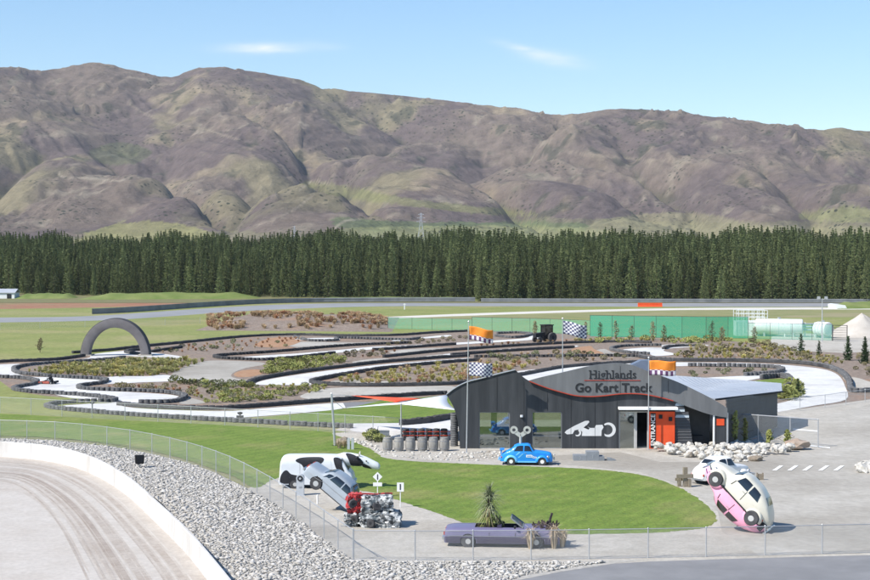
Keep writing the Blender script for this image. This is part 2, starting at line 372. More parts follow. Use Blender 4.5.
# ------------------------------------------------------------------ noise
def _hash(ix, iy, seed):
    h = (ix.astype(np.int64) * 374761393 + iy.astype(np.int64) * 668265263 + seed * 974634777) & 0x7fffffff
    h = ((h ^ (h >> 13)) * 1274126177) & 0x7fffffff
    return (h ^ (h >> 16)) & 0xffff
def gnoise(x, y, seed=0):
    ix = np.floor(x); iy = np.floor(y); fx = x - ix; fy = y - iy
    u = fx ** 3 * (fx * (fx * 6 - 15) + 10); v = fy ** 3 * (fy * (fy * 6 - 15) + 10)
    def g(dx, dy):
        a = _hash(ix + dx, iy + dy, seed) / 65536.0 * 2 * np.pi
        return np.cos(a) * (fx - dx) + np.sin(a) * (fy - dy)
    return 1.5 * ((g(0, 0) * (1 - u) + g(1, 0) * u) * (1 - v) + (g(0, 1) * (1 - u) + g(1, 1) * u) * v)
def fbm(x, y, o=5, seed=0, gain=.5):
    s = 0; a = 1; f = 1
    for i in range(o): s = s + a * gnoise(x * f, y * f, seed + i * 17); a *= gain; f *= 2.03
    return s
def ridged(x, y, o=5, seed=0, gain=.5):
    s = 0; a = 1; f = 1; wgt = 1
    for i in range(o):
        n = 1 - np.abs(gnoise(x * f, y * f, seed + i * 31)) * 1.35; n = np.clip(n, 0, 1) ** 1.6
        s = s + a * n * wgt; wgt = np.clip(n * 1.5, 0, 1); a *= gain; f *= 2.07
    return s

# ================================================================== SETTING
def terr(d): return np.maximum(0, np.asarray(d, dtype=float) - 480) * .019
me_obj('ground', [(-14000, -3000, 0), (14000, -3000, 0), (14000, 9000, 0), (-14000, 9000, 0)], [(0, 1, 2, 3)], M['dry'])['kind'] = 'structure'

# ------------------------------------------------------------------ hills
def build_hills():
    sky_px = np.array([-700, -300, -120, 0, 40, 80, 110, 140, 172, 200, 225, 260, 300, 350, 420, 470, 520, 570, 620, 680, 740, 800, 870, 1000, 1300, 1700])
    sky_y = np.array([120, 92, 72, 68, 66.5, 61, 64, 72, 77, 67.5, 66.5, 73, 80, 92, 98, 104, 108, 104, 104, 108, 115, 124, 129, 138, 150, 165])
    nc, nr = 800, 370
    px = np.linspace(-400, 1270, nc)
    d = np.concatenate([np.linspace(560, 2500, 30), np.linspace(2510, 5000, 310), np.linspace(5020, 8000, 30)])
    PX, D = np.meshgrid(px, d); X = D * (PX - CX) / FPX
    es = (HZ - np.interp(PX, sky_px, sky_y)) / FPX
    # smooth the skyline a little
    dr = 4350 + 260 * np.sin(PX / 170.0) + 200 * gnoise(PX / 230.0, PX * 0 + 3.3, 5)
    foot = 2650 + 220 * gnoise(PX / 190.0, PX * 0 + 1.1, 9) - 180 * np.exp(-((PX - 330) / 170.0) ** 2)
    t = (D - foot) / (dr - foot); tc_ = np.clip(t, 0, 1)
    prof = tc_ ** 1.05 * (1 - .12 * np.sin(tc_ * np.pi))
    z_ridge = CAM_H + es * dr
    plain = .6 + (D - 560) * .0132
    zf = plain + 0 * D
    z0 = zf + (z_ridge - (.6 + (dr - 560) * .0132)) * prof
    # spurs and gullies: bent ridged noise stretched down the slope
    wx = X + 170 * fbm(X / 900, D / 900, 3, 41); wy = D + 170 * fbm(X / 900 + 9, D / 900, 3, 43)
    def billow(x, y, o, seed, gain=.5):
        sm = 0; am = 1; f = 1
        for i in range(o):
            nn = gnoise(x * f, y * f, seed + i * 31); sm = sm + am * (np.sqrt(nn * nn + .004) * 1.4 - .42); am *= gain; f *= 2.1
        return sm
    big = billow((wx + .8 * wy) / 760, (wy - .2 * wx) / 3600, 2, 3, .40)
    mid = billow((wx - .5 * wy) / 300, wy / 1700, 3, 23, .5)
    small = billow((wx + .3 * wy) / 95, wy / 420, 3, 63, .55)
    fine = fbm(wx / 60, wy / 90, 4, 77, .6)
    env = np.clip(t * 4, 0, 1) * np.clip((1.1 - t) * 3, .3, 1)
    env2 = np.clip(t * 8, 0, 1) * np.where(t > .95, .6, 1)
    z = z0 + env * (98 * big + 27 * mid) + env2 * (7.5 * small + 4.2 * fine)
    # the side valley and the hollows in front of the main ridge, and the big rounded spurs between them
    def carve(pts, depth, width):
        nonlocal z
        best = np.full(PX.shape, 1e9); dep = np.zeros(PX.shape)
        for (a, b) in zip(pts[:-1], pts[1:]):
            ax, ay, aw = a; bx, by, bw = b
            A = np.array([ax, ay]); B = np.array([bx, by]); 
            ux = B[0] - A[0]; uy = (B[1] - A[1]) * 900
            qx = PX - A[0]; qy = (t - A[1]) * 900
            k = np.clip((qx * ux + qy * uy) / (ux * ux + uy * uy), 0, 1)
            dist = np.hypot(qx - k * ux, (qy - k * uy) * .35)
            ww = aw + (bw - aw) * k
            m = dist < best; best = np.where(m, dist, best); dep = np.where(m, ww, dep)
        z = z - depth * dep * np.exp(-(best / width) ** 1.3) * np.clip(t * 6, 0, 1)
    carve([(222, .12, .5), (262, .3, 1), (318, .46, 1), (300, .62, .8), (240, .8, .4)], 95, 24)
    carve([(235, .08, .4), (212, .18, 1), (160, .36, 1), (95, .55, .6)], 60, 20)
    carve([(545, .1, .5), (520, .25, 1), (470, .4, .8), (430, .6, .4)], 62, 18)
    carve([(560, .95, .8), (520, .74, 1), (470, .62, .5)], 75, 24)
    carve([(700, .15, .5), (690, .35, 1), (640, .6, .9), (615, .85, .5)], 70, 22)
    carve([(-80, .1, .5), (-20, .3, 1), (40, .5, .6)], 70, 22)
    carve([(825, .12, .5), (800, .4, 1), (760, .7, .6)], 62, 22)
    carve([(380, .16, .4), (350, .3, .8), (345, .5, .8), (400, .8, .4)], 55, 18)
    tor = np.clip(fbm(X / 38, D / 38, 3, 611) - .42, 0, 1) * np.clip(fbm(X / 260, D / 260, 2, 633) + .35, 0, 1); z = z + tor * 34 * np.clip((t - .45) * 2.5, 0, 1)
    z = np.where(t > 1, np.minimum(z, z_ridge - (t - 1) * 500 + 20 * fine * 0), z)
    # hold the skyline close to the drawn one
    e = (z - CAM_H) / D; emax = es
    over = np.maximum(0, e - emax); z = z - over * D * .8
    z = np.maximum(z, plain - 2)
    # colour of the ground cover itself
    _, PY = to_px(X, D, z)
    n1 = fbm(X / 420, D / 420, 5, 201); n2 = fbm(X / 150, D / 260, 5, 301); n3 = fbm(X / 60, D / 90, 4, 401); n4 = fbm(X / 700 + 5, D / 700, 4, 501)
    def C(*c): return np.array(c)[None, None, :]
    def S(x, a, b): x = np.clip((x - a) / (b - a), 0, 1); return (x * x * (3 - 2 * x))[:, :, None]
    purple = C(.140, .110, .101); brown = C(.180, .143, .116); tan = C(.30, .245, .165); green = C(.165, .16, .082); pale = C(.29, .25, .19); dark = C(.062, .066, .046)
    col = purple + (brown - purple) * S(n1, -.25, .35)
    col = col + (tan - col) * S(n2 + .55 * n4 + .25 * (t - .5), .22, .75) * .75
    def blur(a, ky, kx):
        for ax, k in ((0, ky), (1, kx)):
            pw = [(0, 0), (0, 0)]; pw[ax] = (k + 1, k); c = np.cumsum(np.pad(a, pw, mode='edge'), axis=ax)
            a = (np.take(c, range(2 * k + 1, c.shape[ax]), axis=ax) - np.take(c, range(0, c.shape[ax] - 2 * k - 1), axis=ax)) / (2 * k + 1)
        return a
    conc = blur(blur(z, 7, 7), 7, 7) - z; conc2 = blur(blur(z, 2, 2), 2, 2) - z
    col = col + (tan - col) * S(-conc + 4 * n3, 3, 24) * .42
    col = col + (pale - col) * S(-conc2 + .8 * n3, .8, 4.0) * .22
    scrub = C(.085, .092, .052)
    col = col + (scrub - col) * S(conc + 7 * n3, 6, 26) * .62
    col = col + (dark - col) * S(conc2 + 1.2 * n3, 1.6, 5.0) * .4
    col = col + (green - col) * S(n4 + .5 * n2 - .35 * n1, .3, .8) * .42
    col = col + (dark - col) * S(n3 + .55 * n2 - .3 * n4, .62, .9) * .7
    col = col + (pale - col) * S(n3 - .5 * n2 + .3 * n1, .6, .95) * .6
    def field(poly, c, k=1.0, soft=0):
        nonlocal col
        path = np.zeros(PX.shape, bool); pts = smooth_line(poly, True, 5)
        j = len(pts) - 1
        qx = PX + 4 * n3; qy = PY + 1.5 * n3
        for i in range(len(pts)):
            xi, yi = pts[i]; xj, yj = pts[j]
            cond = ((yi > qy) != (yj > qy)) & (qx < (xj - xi) * (qy - yi) / ((yj - yi) if abs(yj - yi) > 1e-9 else 1e-9) + xi)
            path ^= cond; j = i
        col = np.where(path[:, :, None], col + (np.array(c)[None, None, :] - col) * k * (.85 + .15 * np.clip(n2, -1, 1)[:, :, None]), col)
    field([(-60, 241), (900, 246), (900, 221), (700, 222), (560, 218), (430, 226), (300, 232), (180, 230), (60, 237)], (.225, .215, .12), .6)
    field([(75, 240), (110, 226), (150, 221), (190, 226), (215, 236), (190, 244), (90, 246)], (.27, .26, .11), .85)
    field([(305, 180), (345, 186), (400, 197), (440, 203), (500, 208), (540, 216), (470, 213), (420, 207), (350, 199), (308, 187)], (.20, .205, .085), .75)
    field([(335, 226), (345, 218), (420, 222), (560, 222), (590, 226), (570, 231), (480, 226), (380, 231)], (.12, .165, .07), .8)
    field([(345, 229), (430, 226), (590, 228), (600, 240), (330, 242)], (.27, .28, .13), .85)
    field([(600, 222), (660, 212), (720, 216), (760, 226), (870, 226), (880, 238), (600, 238)], (.29, .27, .15), .7)
    field([(800, 214), (840, 208), (880, 210), (880, 222), (810, 220)], (.24, .25, .105), .7)
    field([(88, 150), (120, 142), (150, 150), (140, 162), (105, 164)], (.09, .115, .05), .6)
    def track(pts, wpx, c, k):
        nonlocal col
        P_ = smooth_line(pts, False, 6); best = np.full(PX.shape, 1e9)
        for (a, b) in zip(P_[:-1], P_[1:]):
            ux, uy = b[0] - a[0], b[1] - a[1]; kk = np.clip(((PX - a[0]) * ux + (PY - a[1]) * uy) / (ux * ux + uy * uy + 1e-9), 0, 1); best = np.minimum(best, np.hypot(PX - a[0] - kk * ux, PY - a[1] - kk * uy))
        col = col + (np.array(c)[None, None, :] - col) * (np.clip(1.6 - best / wpx, 0, 1) * k)[:, :, None]
    track([(60, 172), (64, 177), (90, 178), (118, 181), (132, 176)], .9, (.36, .31, .24), .7)
    track([(300, 190), (312, 182), (330, 184)], .9, (.34, .30, .23), .6); track([(335, 228), (345, 221), (360, 219)], 1.0, (.36, .32, .24), .7); track([(255, 226), (290, 212), (312, 196)], .9, (.33, .28, .22), .5)
    track([(130, 104), (160, 120), (200, 128), (240, 140)], .8, (.33, .28, .2), .5); track([(560, 150), (620, 158), (690, 162)], .8, (.33, .28, .2), .4)
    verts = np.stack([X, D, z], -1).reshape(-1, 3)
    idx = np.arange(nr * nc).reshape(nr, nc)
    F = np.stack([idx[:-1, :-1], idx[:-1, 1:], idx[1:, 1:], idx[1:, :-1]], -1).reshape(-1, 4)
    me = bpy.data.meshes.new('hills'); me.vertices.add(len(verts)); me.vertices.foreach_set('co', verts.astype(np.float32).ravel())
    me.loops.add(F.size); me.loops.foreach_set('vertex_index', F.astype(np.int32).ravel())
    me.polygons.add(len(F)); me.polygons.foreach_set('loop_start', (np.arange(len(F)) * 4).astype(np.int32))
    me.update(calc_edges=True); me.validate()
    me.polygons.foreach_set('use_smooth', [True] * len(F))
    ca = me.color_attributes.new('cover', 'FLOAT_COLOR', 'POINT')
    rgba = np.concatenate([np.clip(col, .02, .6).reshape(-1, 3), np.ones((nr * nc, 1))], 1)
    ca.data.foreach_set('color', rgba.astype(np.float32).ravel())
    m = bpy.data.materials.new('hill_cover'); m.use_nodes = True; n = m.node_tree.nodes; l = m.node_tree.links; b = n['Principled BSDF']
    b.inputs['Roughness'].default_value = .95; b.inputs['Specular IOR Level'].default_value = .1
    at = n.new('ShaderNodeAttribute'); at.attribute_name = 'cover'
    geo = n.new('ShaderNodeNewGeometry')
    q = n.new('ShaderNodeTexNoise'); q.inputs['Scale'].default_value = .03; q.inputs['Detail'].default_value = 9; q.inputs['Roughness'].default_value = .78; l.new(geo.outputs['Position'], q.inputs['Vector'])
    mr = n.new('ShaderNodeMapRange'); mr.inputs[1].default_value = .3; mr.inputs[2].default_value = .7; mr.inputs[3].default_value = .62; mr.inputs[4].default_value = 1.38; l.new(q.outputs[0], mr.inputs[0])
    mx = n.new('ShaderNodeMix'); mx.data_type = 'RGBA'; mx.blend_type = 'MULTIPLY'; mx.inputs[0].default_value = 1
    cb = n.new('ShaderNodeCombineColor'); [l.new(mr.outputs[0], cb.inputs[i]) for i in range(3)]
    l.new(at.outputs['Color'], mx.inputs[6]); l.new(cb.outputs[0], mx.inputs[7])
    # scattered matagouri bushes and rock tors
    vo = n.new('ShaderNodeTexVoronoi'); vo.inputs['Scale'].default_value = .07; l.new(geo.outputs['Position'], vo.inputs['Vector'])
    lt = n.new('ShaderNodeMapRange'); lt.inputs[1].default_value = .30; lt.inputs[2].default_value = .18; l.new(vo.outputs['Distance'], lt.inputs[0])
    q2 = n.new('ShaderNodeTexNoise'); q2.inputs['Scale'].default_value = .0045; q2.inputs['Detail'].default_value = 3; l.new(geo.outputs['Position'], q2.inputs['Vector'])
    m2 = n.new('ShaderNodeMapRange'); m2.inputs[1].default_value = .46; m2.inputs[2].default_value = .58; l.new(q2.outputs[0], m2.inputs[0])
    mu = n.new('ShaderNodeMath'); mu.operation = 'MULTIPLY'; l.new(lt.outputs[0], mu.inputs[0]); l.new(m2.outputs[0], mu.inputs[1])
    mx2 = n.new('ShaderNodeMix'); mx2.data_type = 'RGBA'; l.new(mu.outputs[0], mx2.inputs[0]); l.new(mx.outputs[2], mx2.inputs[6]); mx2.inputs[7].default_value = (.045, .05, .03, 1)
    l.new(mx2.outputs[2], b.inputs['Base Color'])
    bp = n.new('ShaderNodeBump'); bp.inputs['Distance'].default_value = 9.0; bp.inputs['Strength'].default_value = 1.0
    l.new(q.outputs[0], bp.inputs['Height'])
    # fine gullies running down the slopes
    mpg = n.new('ShaderNodeMapping'); mpg.inputs['Scale'].default_value = (.011, .0042, .006); mpg.inputs['Rotation'].default_value = (0, 0, .35); l.new(geo.outputs['Position'], mpg.inputs[0])
    qg = n.new('ShaderNodeTexNoise'); qg.noise_type = 'RIDGED_MULTIFRACTAL'; qg.inputs['Scale'].default_value = 1.0; qg.inputs['Detail'].default_value = 6; qg.inputs['Roughness'].default_value = .55; l.new(mpg.outputs[0], qg.inputs['Vector'])
    bp2 = n.new('ShaderNodeBump'); bp2.invert = True; bp2.inputs['Distance'].default_value = 10.0; bp2.inputs['Strength'].default_value = 1.0
    l.new(qg.outputs[0], bp2.inputs['Height']); l.new(bp.outputs[0], bp2.inputs['Normal']); l.new(bp2.outputs[0], b.inputs['Normal'])
    me.materials.append(m)
    o = link('hills', me); o['kind'] = 'structure'
build_hills()
# gently rising land under the plantation, joining the plain to the foot of the hills
me_obj('forest_floor', [(-520, 452, .06), (520, 452, .06), (520, 482, .08), (-520, 482, .08), (560, 800, 6.2), (-560, 800, 6.2)], [(0, 1, 2, 3), (3, 2, 4, 5)],
       mat('forest_floor', (.15, .15, .06), (.20, .185, .09), .3))['kind'] = 'structure'

# ------------------------------------------------------------------ haze
def build_haze():
    mb = MB().box(-15500, 15500, -3500, 9500, -3, 980)
    m = bpy.data.materials.new('haze'); m.use_nodes = True; n = m.node_tree.nodes; l = m.node_tree.links
    n.remove(n['Principled BSDF']); v = n.new('ShaderNodeVolumePrincipled')
    v.inputs['Color'].default_value = (.80, .88, 1.0, 1); v.inputs['Density'].default_value = 3.6e-5; v.inputs['Anisotropy'].default_value = .0
    l.new(v.outputs[0], n['Material Output'].inputs['Volume'])
    o = mb.build('haze', m); o['kind'] = 'stuff'; tag(o, 'thin blue summer haze over the valley and hills', 'haze')
build_haze()

# ------------------------------------------------------------------ ground sheets, each a little above the one below (pixel outlines of the photograph laid on the ground)
Z1, Z2, Z3, Z4, Z5 = .004, .008, .012, .016, .020
sheet('field', [(-150, 300), (150, 297), (480, 299), (950, 302), (1000, 345), (600, 345), (300, 345), (0, 372), (-200, 380)], Z1, M['field'], False)
sheet('red_field', [(-120, 299), (0, 299.5), (120, 299), (255, 299.5), (265, 301.5), (200, 304.5), (120, 307), (0, 309), (-120, 310)], Z2, M['red_soil'])
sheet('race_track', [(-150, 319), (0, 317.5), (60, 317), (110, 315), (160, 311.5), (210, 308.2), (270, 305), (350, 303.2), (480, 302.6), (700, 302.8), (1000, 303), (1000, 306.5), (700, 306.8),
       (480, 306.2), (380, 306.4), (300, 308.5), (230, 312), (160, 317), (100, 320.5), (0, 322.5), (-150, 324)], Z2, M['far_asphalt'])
sheet('service_road', [(355, 318.5), (450, 314.2), (560, 310.6), (650, 308.6), (750, 307.6), (1000, 307.4), (1000, 309.2), (750, 309.6), (650, 310.6), (560, 312.8), (450, 316.4), (370, 319.5)], Z2, M['pale_strip'])
sheet('dry_verge', [(380, 320), (560, 313.5), (700, 310.2), (1000, 309.8), (1000, 316), (700, 318), (560, 319), (420, 326)], Z2, M['dry'])
sheet('mulch_bed', [(-80, 366), (0, 362), (82, 356.5), (145, 346.5), (200, 340.5), (270, 335), (335, 335), (400, 334), (460, 330.5), (520, 331), (600, 336), (700, 338), (760, 344), (800, 352), (880, 351), (950, 351),
       (950, 396), (870, 399.5), (800, 411), (770, 415), (700, 425), (460, 425), (447, 396), (330, 404), (222, 411), (120, 407), (46, 409), (10, 391), (-80, 382)], Z2, M['mulch'], False)
sheet('gravel_yard', [(772, 336), (790, 333), (830, 334), (880, 326), (960, 326), (960, 351), (880, 351), (845, 353), (800, 351), (770, 344)], Z3, M['gravel'], False)
sheet('gravel_path', [(843, 377), (858, 378), (880, 384), (930, 388), (930, 393), (868, 392), (852, 390), (848, 383)], Z3, M['gravel'])
# pale aprons between the beds
for pts in ([(172, 374), (186, 366), (203, 361.5), (222, 360.5), (258, 362), (264, 364.5), (246, 368), (233, 373), (233, 377.5), (250, 381), (244, 386), (205, 382), (176, 379)],
            [(287, 345), (303, 341.5), (340, 342.5), (378, 342.5), (345, 346), (310, 349)],
            [(352, 362), (372, 359), (388, 358.6), (384, 361), (362, 363.5)], [(389, 352), (412, 349), (450, 347.6), (440, 350.5), (404, 354)],
            [(413, 357.6), (440, 354.4), (446, 355.6), (420, 358.6)], [(300, 397), (318, 390), (345, 387.5), (400, 387), (452, 386), (450, 392), (400, 395), (330, 400)],
            [(592, 352), (604, 349), (616, 353.5), (640, 356.5), (628, 357.8), (604, 355)], [(184, 397), (205, 402), (196, 404), (180, 403.5)], [(330, 382), (345, 379.5), (372, 380.5), (392, 382.2), (360, 383)]):
    sheet('gravel_apron', pts, Z3, M['yard'])
for pts in ([(234, 374), (242, 370.5), (258, 369.5), (263, 373), (252, 376.5), (238, 377)], [(575, 348), (590, 346), (594, 349), (604, 354), (585, 354), (572, 351)], [(255, 346), (270, 338), (296, 338), (300, 342), (282, 347)]):
    sheet('orange_mulch', pts, Z3, M['orange_mulch'])
# the kart circuit
for pts in ([(-80, 370), (0, 364.5), (40, 363), (86, 358.5), (92, 354.5), (118, 351.5), (135, 351), (178, 355.8), (178, 358.2), (142, 357), (125, 356), (118, 358.5), (90, 361.5), (45, 364.5), (18, 368), (15, 372), (26, 376), (60, 378.5),
              (110, 381), (160, 374.8), (172, 378.5), (108, 381.5), (84, 386.5), (88, 390), (140, 392.5), (172, 395), (182, 399), (160, 402.5), (118, 403), (84, 400.5), (40, 391.5), (16, 388), (38, 383), (20, 378.5), (-80, 376)],
             [(40, 377), (107, 380), (170, 377.2), (168, 380.4), (107, 384), (60, 384)],
             [(112, 376.5), (175, 377), (175, 381), (104, 382.5)],
             [(52, 407), (80, 404.5), (112, 402.6), (124, 406.5), (150, 409), (222, 411.2), (262, 408.6), (342, 403), (342, 408.6), (298, 413.2), (250, 417), (205, 419.8), (150, 417), (100, 412.8)],
             [(230, 358.6), (262, 355.6), (300, 353.3), (335, 350.3), (372, 346.9), (402, 345.6), (480, 341.3), (524, 338.3), (532, 334.6), (547, 334.2), (545, 337.4), (528, 340.2), (480, 343.2), (402, 347.8), (372, 349.4), (335, 353), (300, 356.8), (262, 359.4)],
             [(296, 338.6), (336, 337.8), (336, 340), (305, 340.4)], [(392, 340.4), (420, 337.6), (446, 335), (450, 336.4), (424, 338.6), (400, 341)],
             [(256, 384.5), (266, 380), (300, 374.4), (332, 370.2), (380, 364.8), (430, 360.8), (468, 358.2), (468, 360.4), (430, 363.4), (380, 368.8), (350, 373), (328, 377.4), (311, 381), (310, 385), (285, 385)],
             [(444, 354.2), (480, 350.8), (520, 348.2), (572, 345.6), (572, 347.2), (520, 350.4), (480, 353), (452, 355.2)],
             [(622, 350), (645, 347.6), (662, 347.6), (662, 345.2), (684, 343.8), (709, 345.2), (692, 347), (669, 348.6), (664, 351), (676, 354.2), (656, 356), (645, 353)],
             [(505, 374), (560, 367.4), (600, 364.2), (648, 361.4), (660, 372), (640, 385), (560, 392), (510, 392)],
             [(650, 362.6), (740, 363), (790, 365.4), (822, 369), (838, 375), (845, 386), (846, 399.5), (815, 405.5), (790, 410), (770, 412.5), (770, 406), (790, 400.5), (798, 396), (799, 388), (794, 380), (782, 376.4), (762, 378), (738, 382.5),
              (705, 388), (672, 384), (690, 379), (740, 376), (770, 375), (783, 371.6), (775, 367.6), (700, 366), (650, 366.6)]):
    sheet('kart_track', pts, Z4, M['concrete'])
sheet('shaded_concrete', [(343, 402.8), (352, 402.2), (380, 401.5), (378, 405), (346, 408.2)], Z3, M['asphalt'], False)  # concrete in shade by the sail, the shade put into a grey sheet
sheet('paddock_slab', [(352, 423.5), (402, 423), (462, 418), (462, 426), (440, 441), (402, 440), (350, 430.5)], Z3, M['concrete'], False)
sheet('infield_grass', [(240, 420), (300, 413.8), (345, 408.6), (380, 401), (462, 394), (470, 410), (462, 417.5), (420, 422.5), (352, 423.5), (300, 424.5)], Z3, M['lawn'], False)
sheet('corner_grass', [(732, 386), (750, 381.5), (782, 378.6), (790, 384), (786, 391), (770, 396), (735, 395)], Z5, M['lawn'])
sheet('verge_grass', [(-90, 381), (0, 381), (14, 391), (46, 396), (110, 401), (112, 403), (75, 404), (46, 408), (100, 414), (200, 421), (300, 427), (350, 432), (320, 434), (0, 416), (-90, 412)], Z3, M['field'], False)
# near the building
sheet('gravel_lot', [(235, 495), (285, 470), (330, 432), (345, 426), (460, 420), (700, 420), (800, 409), (880, 398), (1000, 388), (1000, 562), (870, 562), (640, 566), (355, 566), (320, 545)], Z2, M['gravel'], False)
sheet('concrete_forecourt', [(620, 452), (660, 462), (735, 462), (800, 449), (812, 440), (735, 447), (790, 424), (880, 402), (1000, 392), (1000, 556), (870, 553), (760, 556), (722, 532), (718, 512), (690, 488), (640, 472), (580, 466), (545, 463), (545, 456)], Z3, M['yard'], False)
sheet('lawn', [(-160, 411), (0, 414), (75, 418), (160, 422), (240, 426), (318, 431), (338, 436), (352, 441), (372, 450), (386, 458), (418, 461.5), (460, 463.5), (520, 466), (580, 468.5), (622, 472), (655, 478.5), (682, 489), (703, 502),
       (716, 516), (711, 525), (690, 530), (640, 533.2), (560, 534.2), (510, 532), (470, 525), (440, 514), (405, 503), (380, 494), (350, 489), (318, 481), (285, 477.5), (272, 480), (255, 488), (235, 477), (215, 470), (187, 460), (150, 451), (110, 444), (60, 438.5), (0, 436), (-160, 433)], Z3, M['lawn'], step=14, ragged=.05)
sheet('access_road', [(470, 600), (520, 578), (560, 570), (600, 564.6), (650, 561.6), (720, 559.3), (800, 557), (1000, 552), (1100, 552), (1100, 640), (440, 640)], Z2, M['asphalt'], False)
sheet('rock_bed', [(-120, 436), (0, 438.5), (55, 440.5), (110, 446.5), (150, 453.5), (187, 462.5), (215, 472.5), (250, 489.5), (290, 513), (330, 545), (355, 561), (415, 561.5), (560, 561.8), (640, 560), (612, 564), (560, 572), (500, 584), (470, 600), (250, 610), (225, 580),
       (190, 545), (150, 508), (110, 478), (60, 462), (0, 457), (-120, 452)], Z3, M['grey_gravel'], False)
rally = sheet('rally_track', [(-200, 449), (0, 455), (52, 460), (94, 472), (130, 494), (161, 522), (191, 552), (213, 578), (250, 640), (-200, 640)], Z4, M['rally'], False)
WC = [(-60, 456), (0, 458.5), (50, 463.5), (90, 476), (124, 497), (154, 525), (184, 556), (206, 584), (228, 615)]
IC = [(-60, 474), (-20, 476), (20, 480), (50, 498), (72, 522), (90, 550), (108, 582), (120, 606), (132, 630)]
for (f, wd, mt) in ((.12, .10, 'rally_mid'), (.20, .35, 'rally_rut'), (.27, .12, 'rally_mid'), (.33, .22, 'rally_rut'), (.40, .10, 'rally_rut'), (.46, .45, 'rally_mid'), (.56, .16, 'rally_rut'), (.63, .30, 'rally_rut'), (.70, .14, 'rally_mid'), (.78, .28, 'rally_rut2'), (.84, .12, 'rally_rut2'), (.92, .2, 'rally_rut'), (1.02, .12, 'rally_rut'), (1.12, .3, 'rally_mid'), (1.22, .12, 'rally_rut')):
    ln = [G(a[0] + (b[0] - a[0]) * f, a[1] + (b[1] - a[1]) * f, Z5) for a, b in zip(smooth_line(WC, False, 8), smooth_line(IC, False, 8))]; vs = []; SHEETS[0] += 1
    for k, p in enumerate(ln):
        q = ln[min(k + 1, len(ln) - 1)] - ln[max(k - 1, 0)]; nn = Vector((-q.y, q.x, 0)).normalized() * wd * (.5 + .04 * math.sin(k * .37 + f * 20)); c = p + Vector((0, 0, SHEETS[0] * .0007)); vs += [c - nn, c + nn]
    o = me_obj('tyre_rut', vs, [(2 * k, 2 * k + 1, 2 * k + 3, 2 * k + 2) for k in range(len(ln) - 1)], M[mt]); o['kind'] = 'structure'
sheet('dirt_crown', [(-120, 492), (0, 490), (34, 500), (58, 524), (76, 554), (95, 600), (0, 620), (-120, 600)], Z4 + .002, M['rally_mid'])
# painted crossing bars and bay lines
for i, x in enumerate((772, 787, 802, 818, 833)):
    o = sheet('road_marking', [(x, 470.5), (x + 4.5, 470.5), (x + 11.5, 465.6), (x + 7.5, 465.6)], Z5, M['dash'], False)
for pts in ([(793, 428.5), (818, 430.5), (818, 432), (793, 430)], [(800, 444), (830, 447.2), (830, 448.4), (800, 445.2)]):
    sheet('road_marking', pts, Z5, M['dash'], False)
# low green bank before the plantation and the heap banks at right
def bank(name, p0, p1, h, wd, material, z0=0.0):
    a = G(*p0); b = G(*p1); n = 24; vs = []; fs = []; prof = [(0, 0), (.2, .55), (.4, .95), (.6, 1), (.85, .5), (1, 0)]
    for i in range(n + 1):
        p = a.lerp(b, i / n); e = min(1, 6 * min(i / n, 1 - i / n)); k = e * (1 + .05 * math.sin(i * 1.7) + .08 * math.sin(i * .6 + 1))
        for (u, q) in prof: vs.append((p.x, p.y + u * wd, z0 + .006 + q * h * k))
    for i in range(n):
        for j in range(5): fs.append((i * 6 + j, (i + 1) * 6 + j, (i + 1) * 6 + j + 1, i * 6 + j + 1))
    o = me_obj(name, vs, fs, material, None, True); o['kind'] = 'structure'; return o
bank('grass_bank', (10, 299.5), (74, 299.3), 1.6, 14, M['bank_green']); bank('grass_bank', (74, 300), (262, 299.3), 1.9, 14, M['bank_green'])
bank('grass_bank', (300, 301), (482, 301), 1.0, 10, M['bank_green']); bank('grass_bank', (838, 309), (930, 308), 1.5, 16, M['bank_green'])
bank('tussock_bank', (195, 330.5), (392, 332), 1.7, 62, M['mulch'])

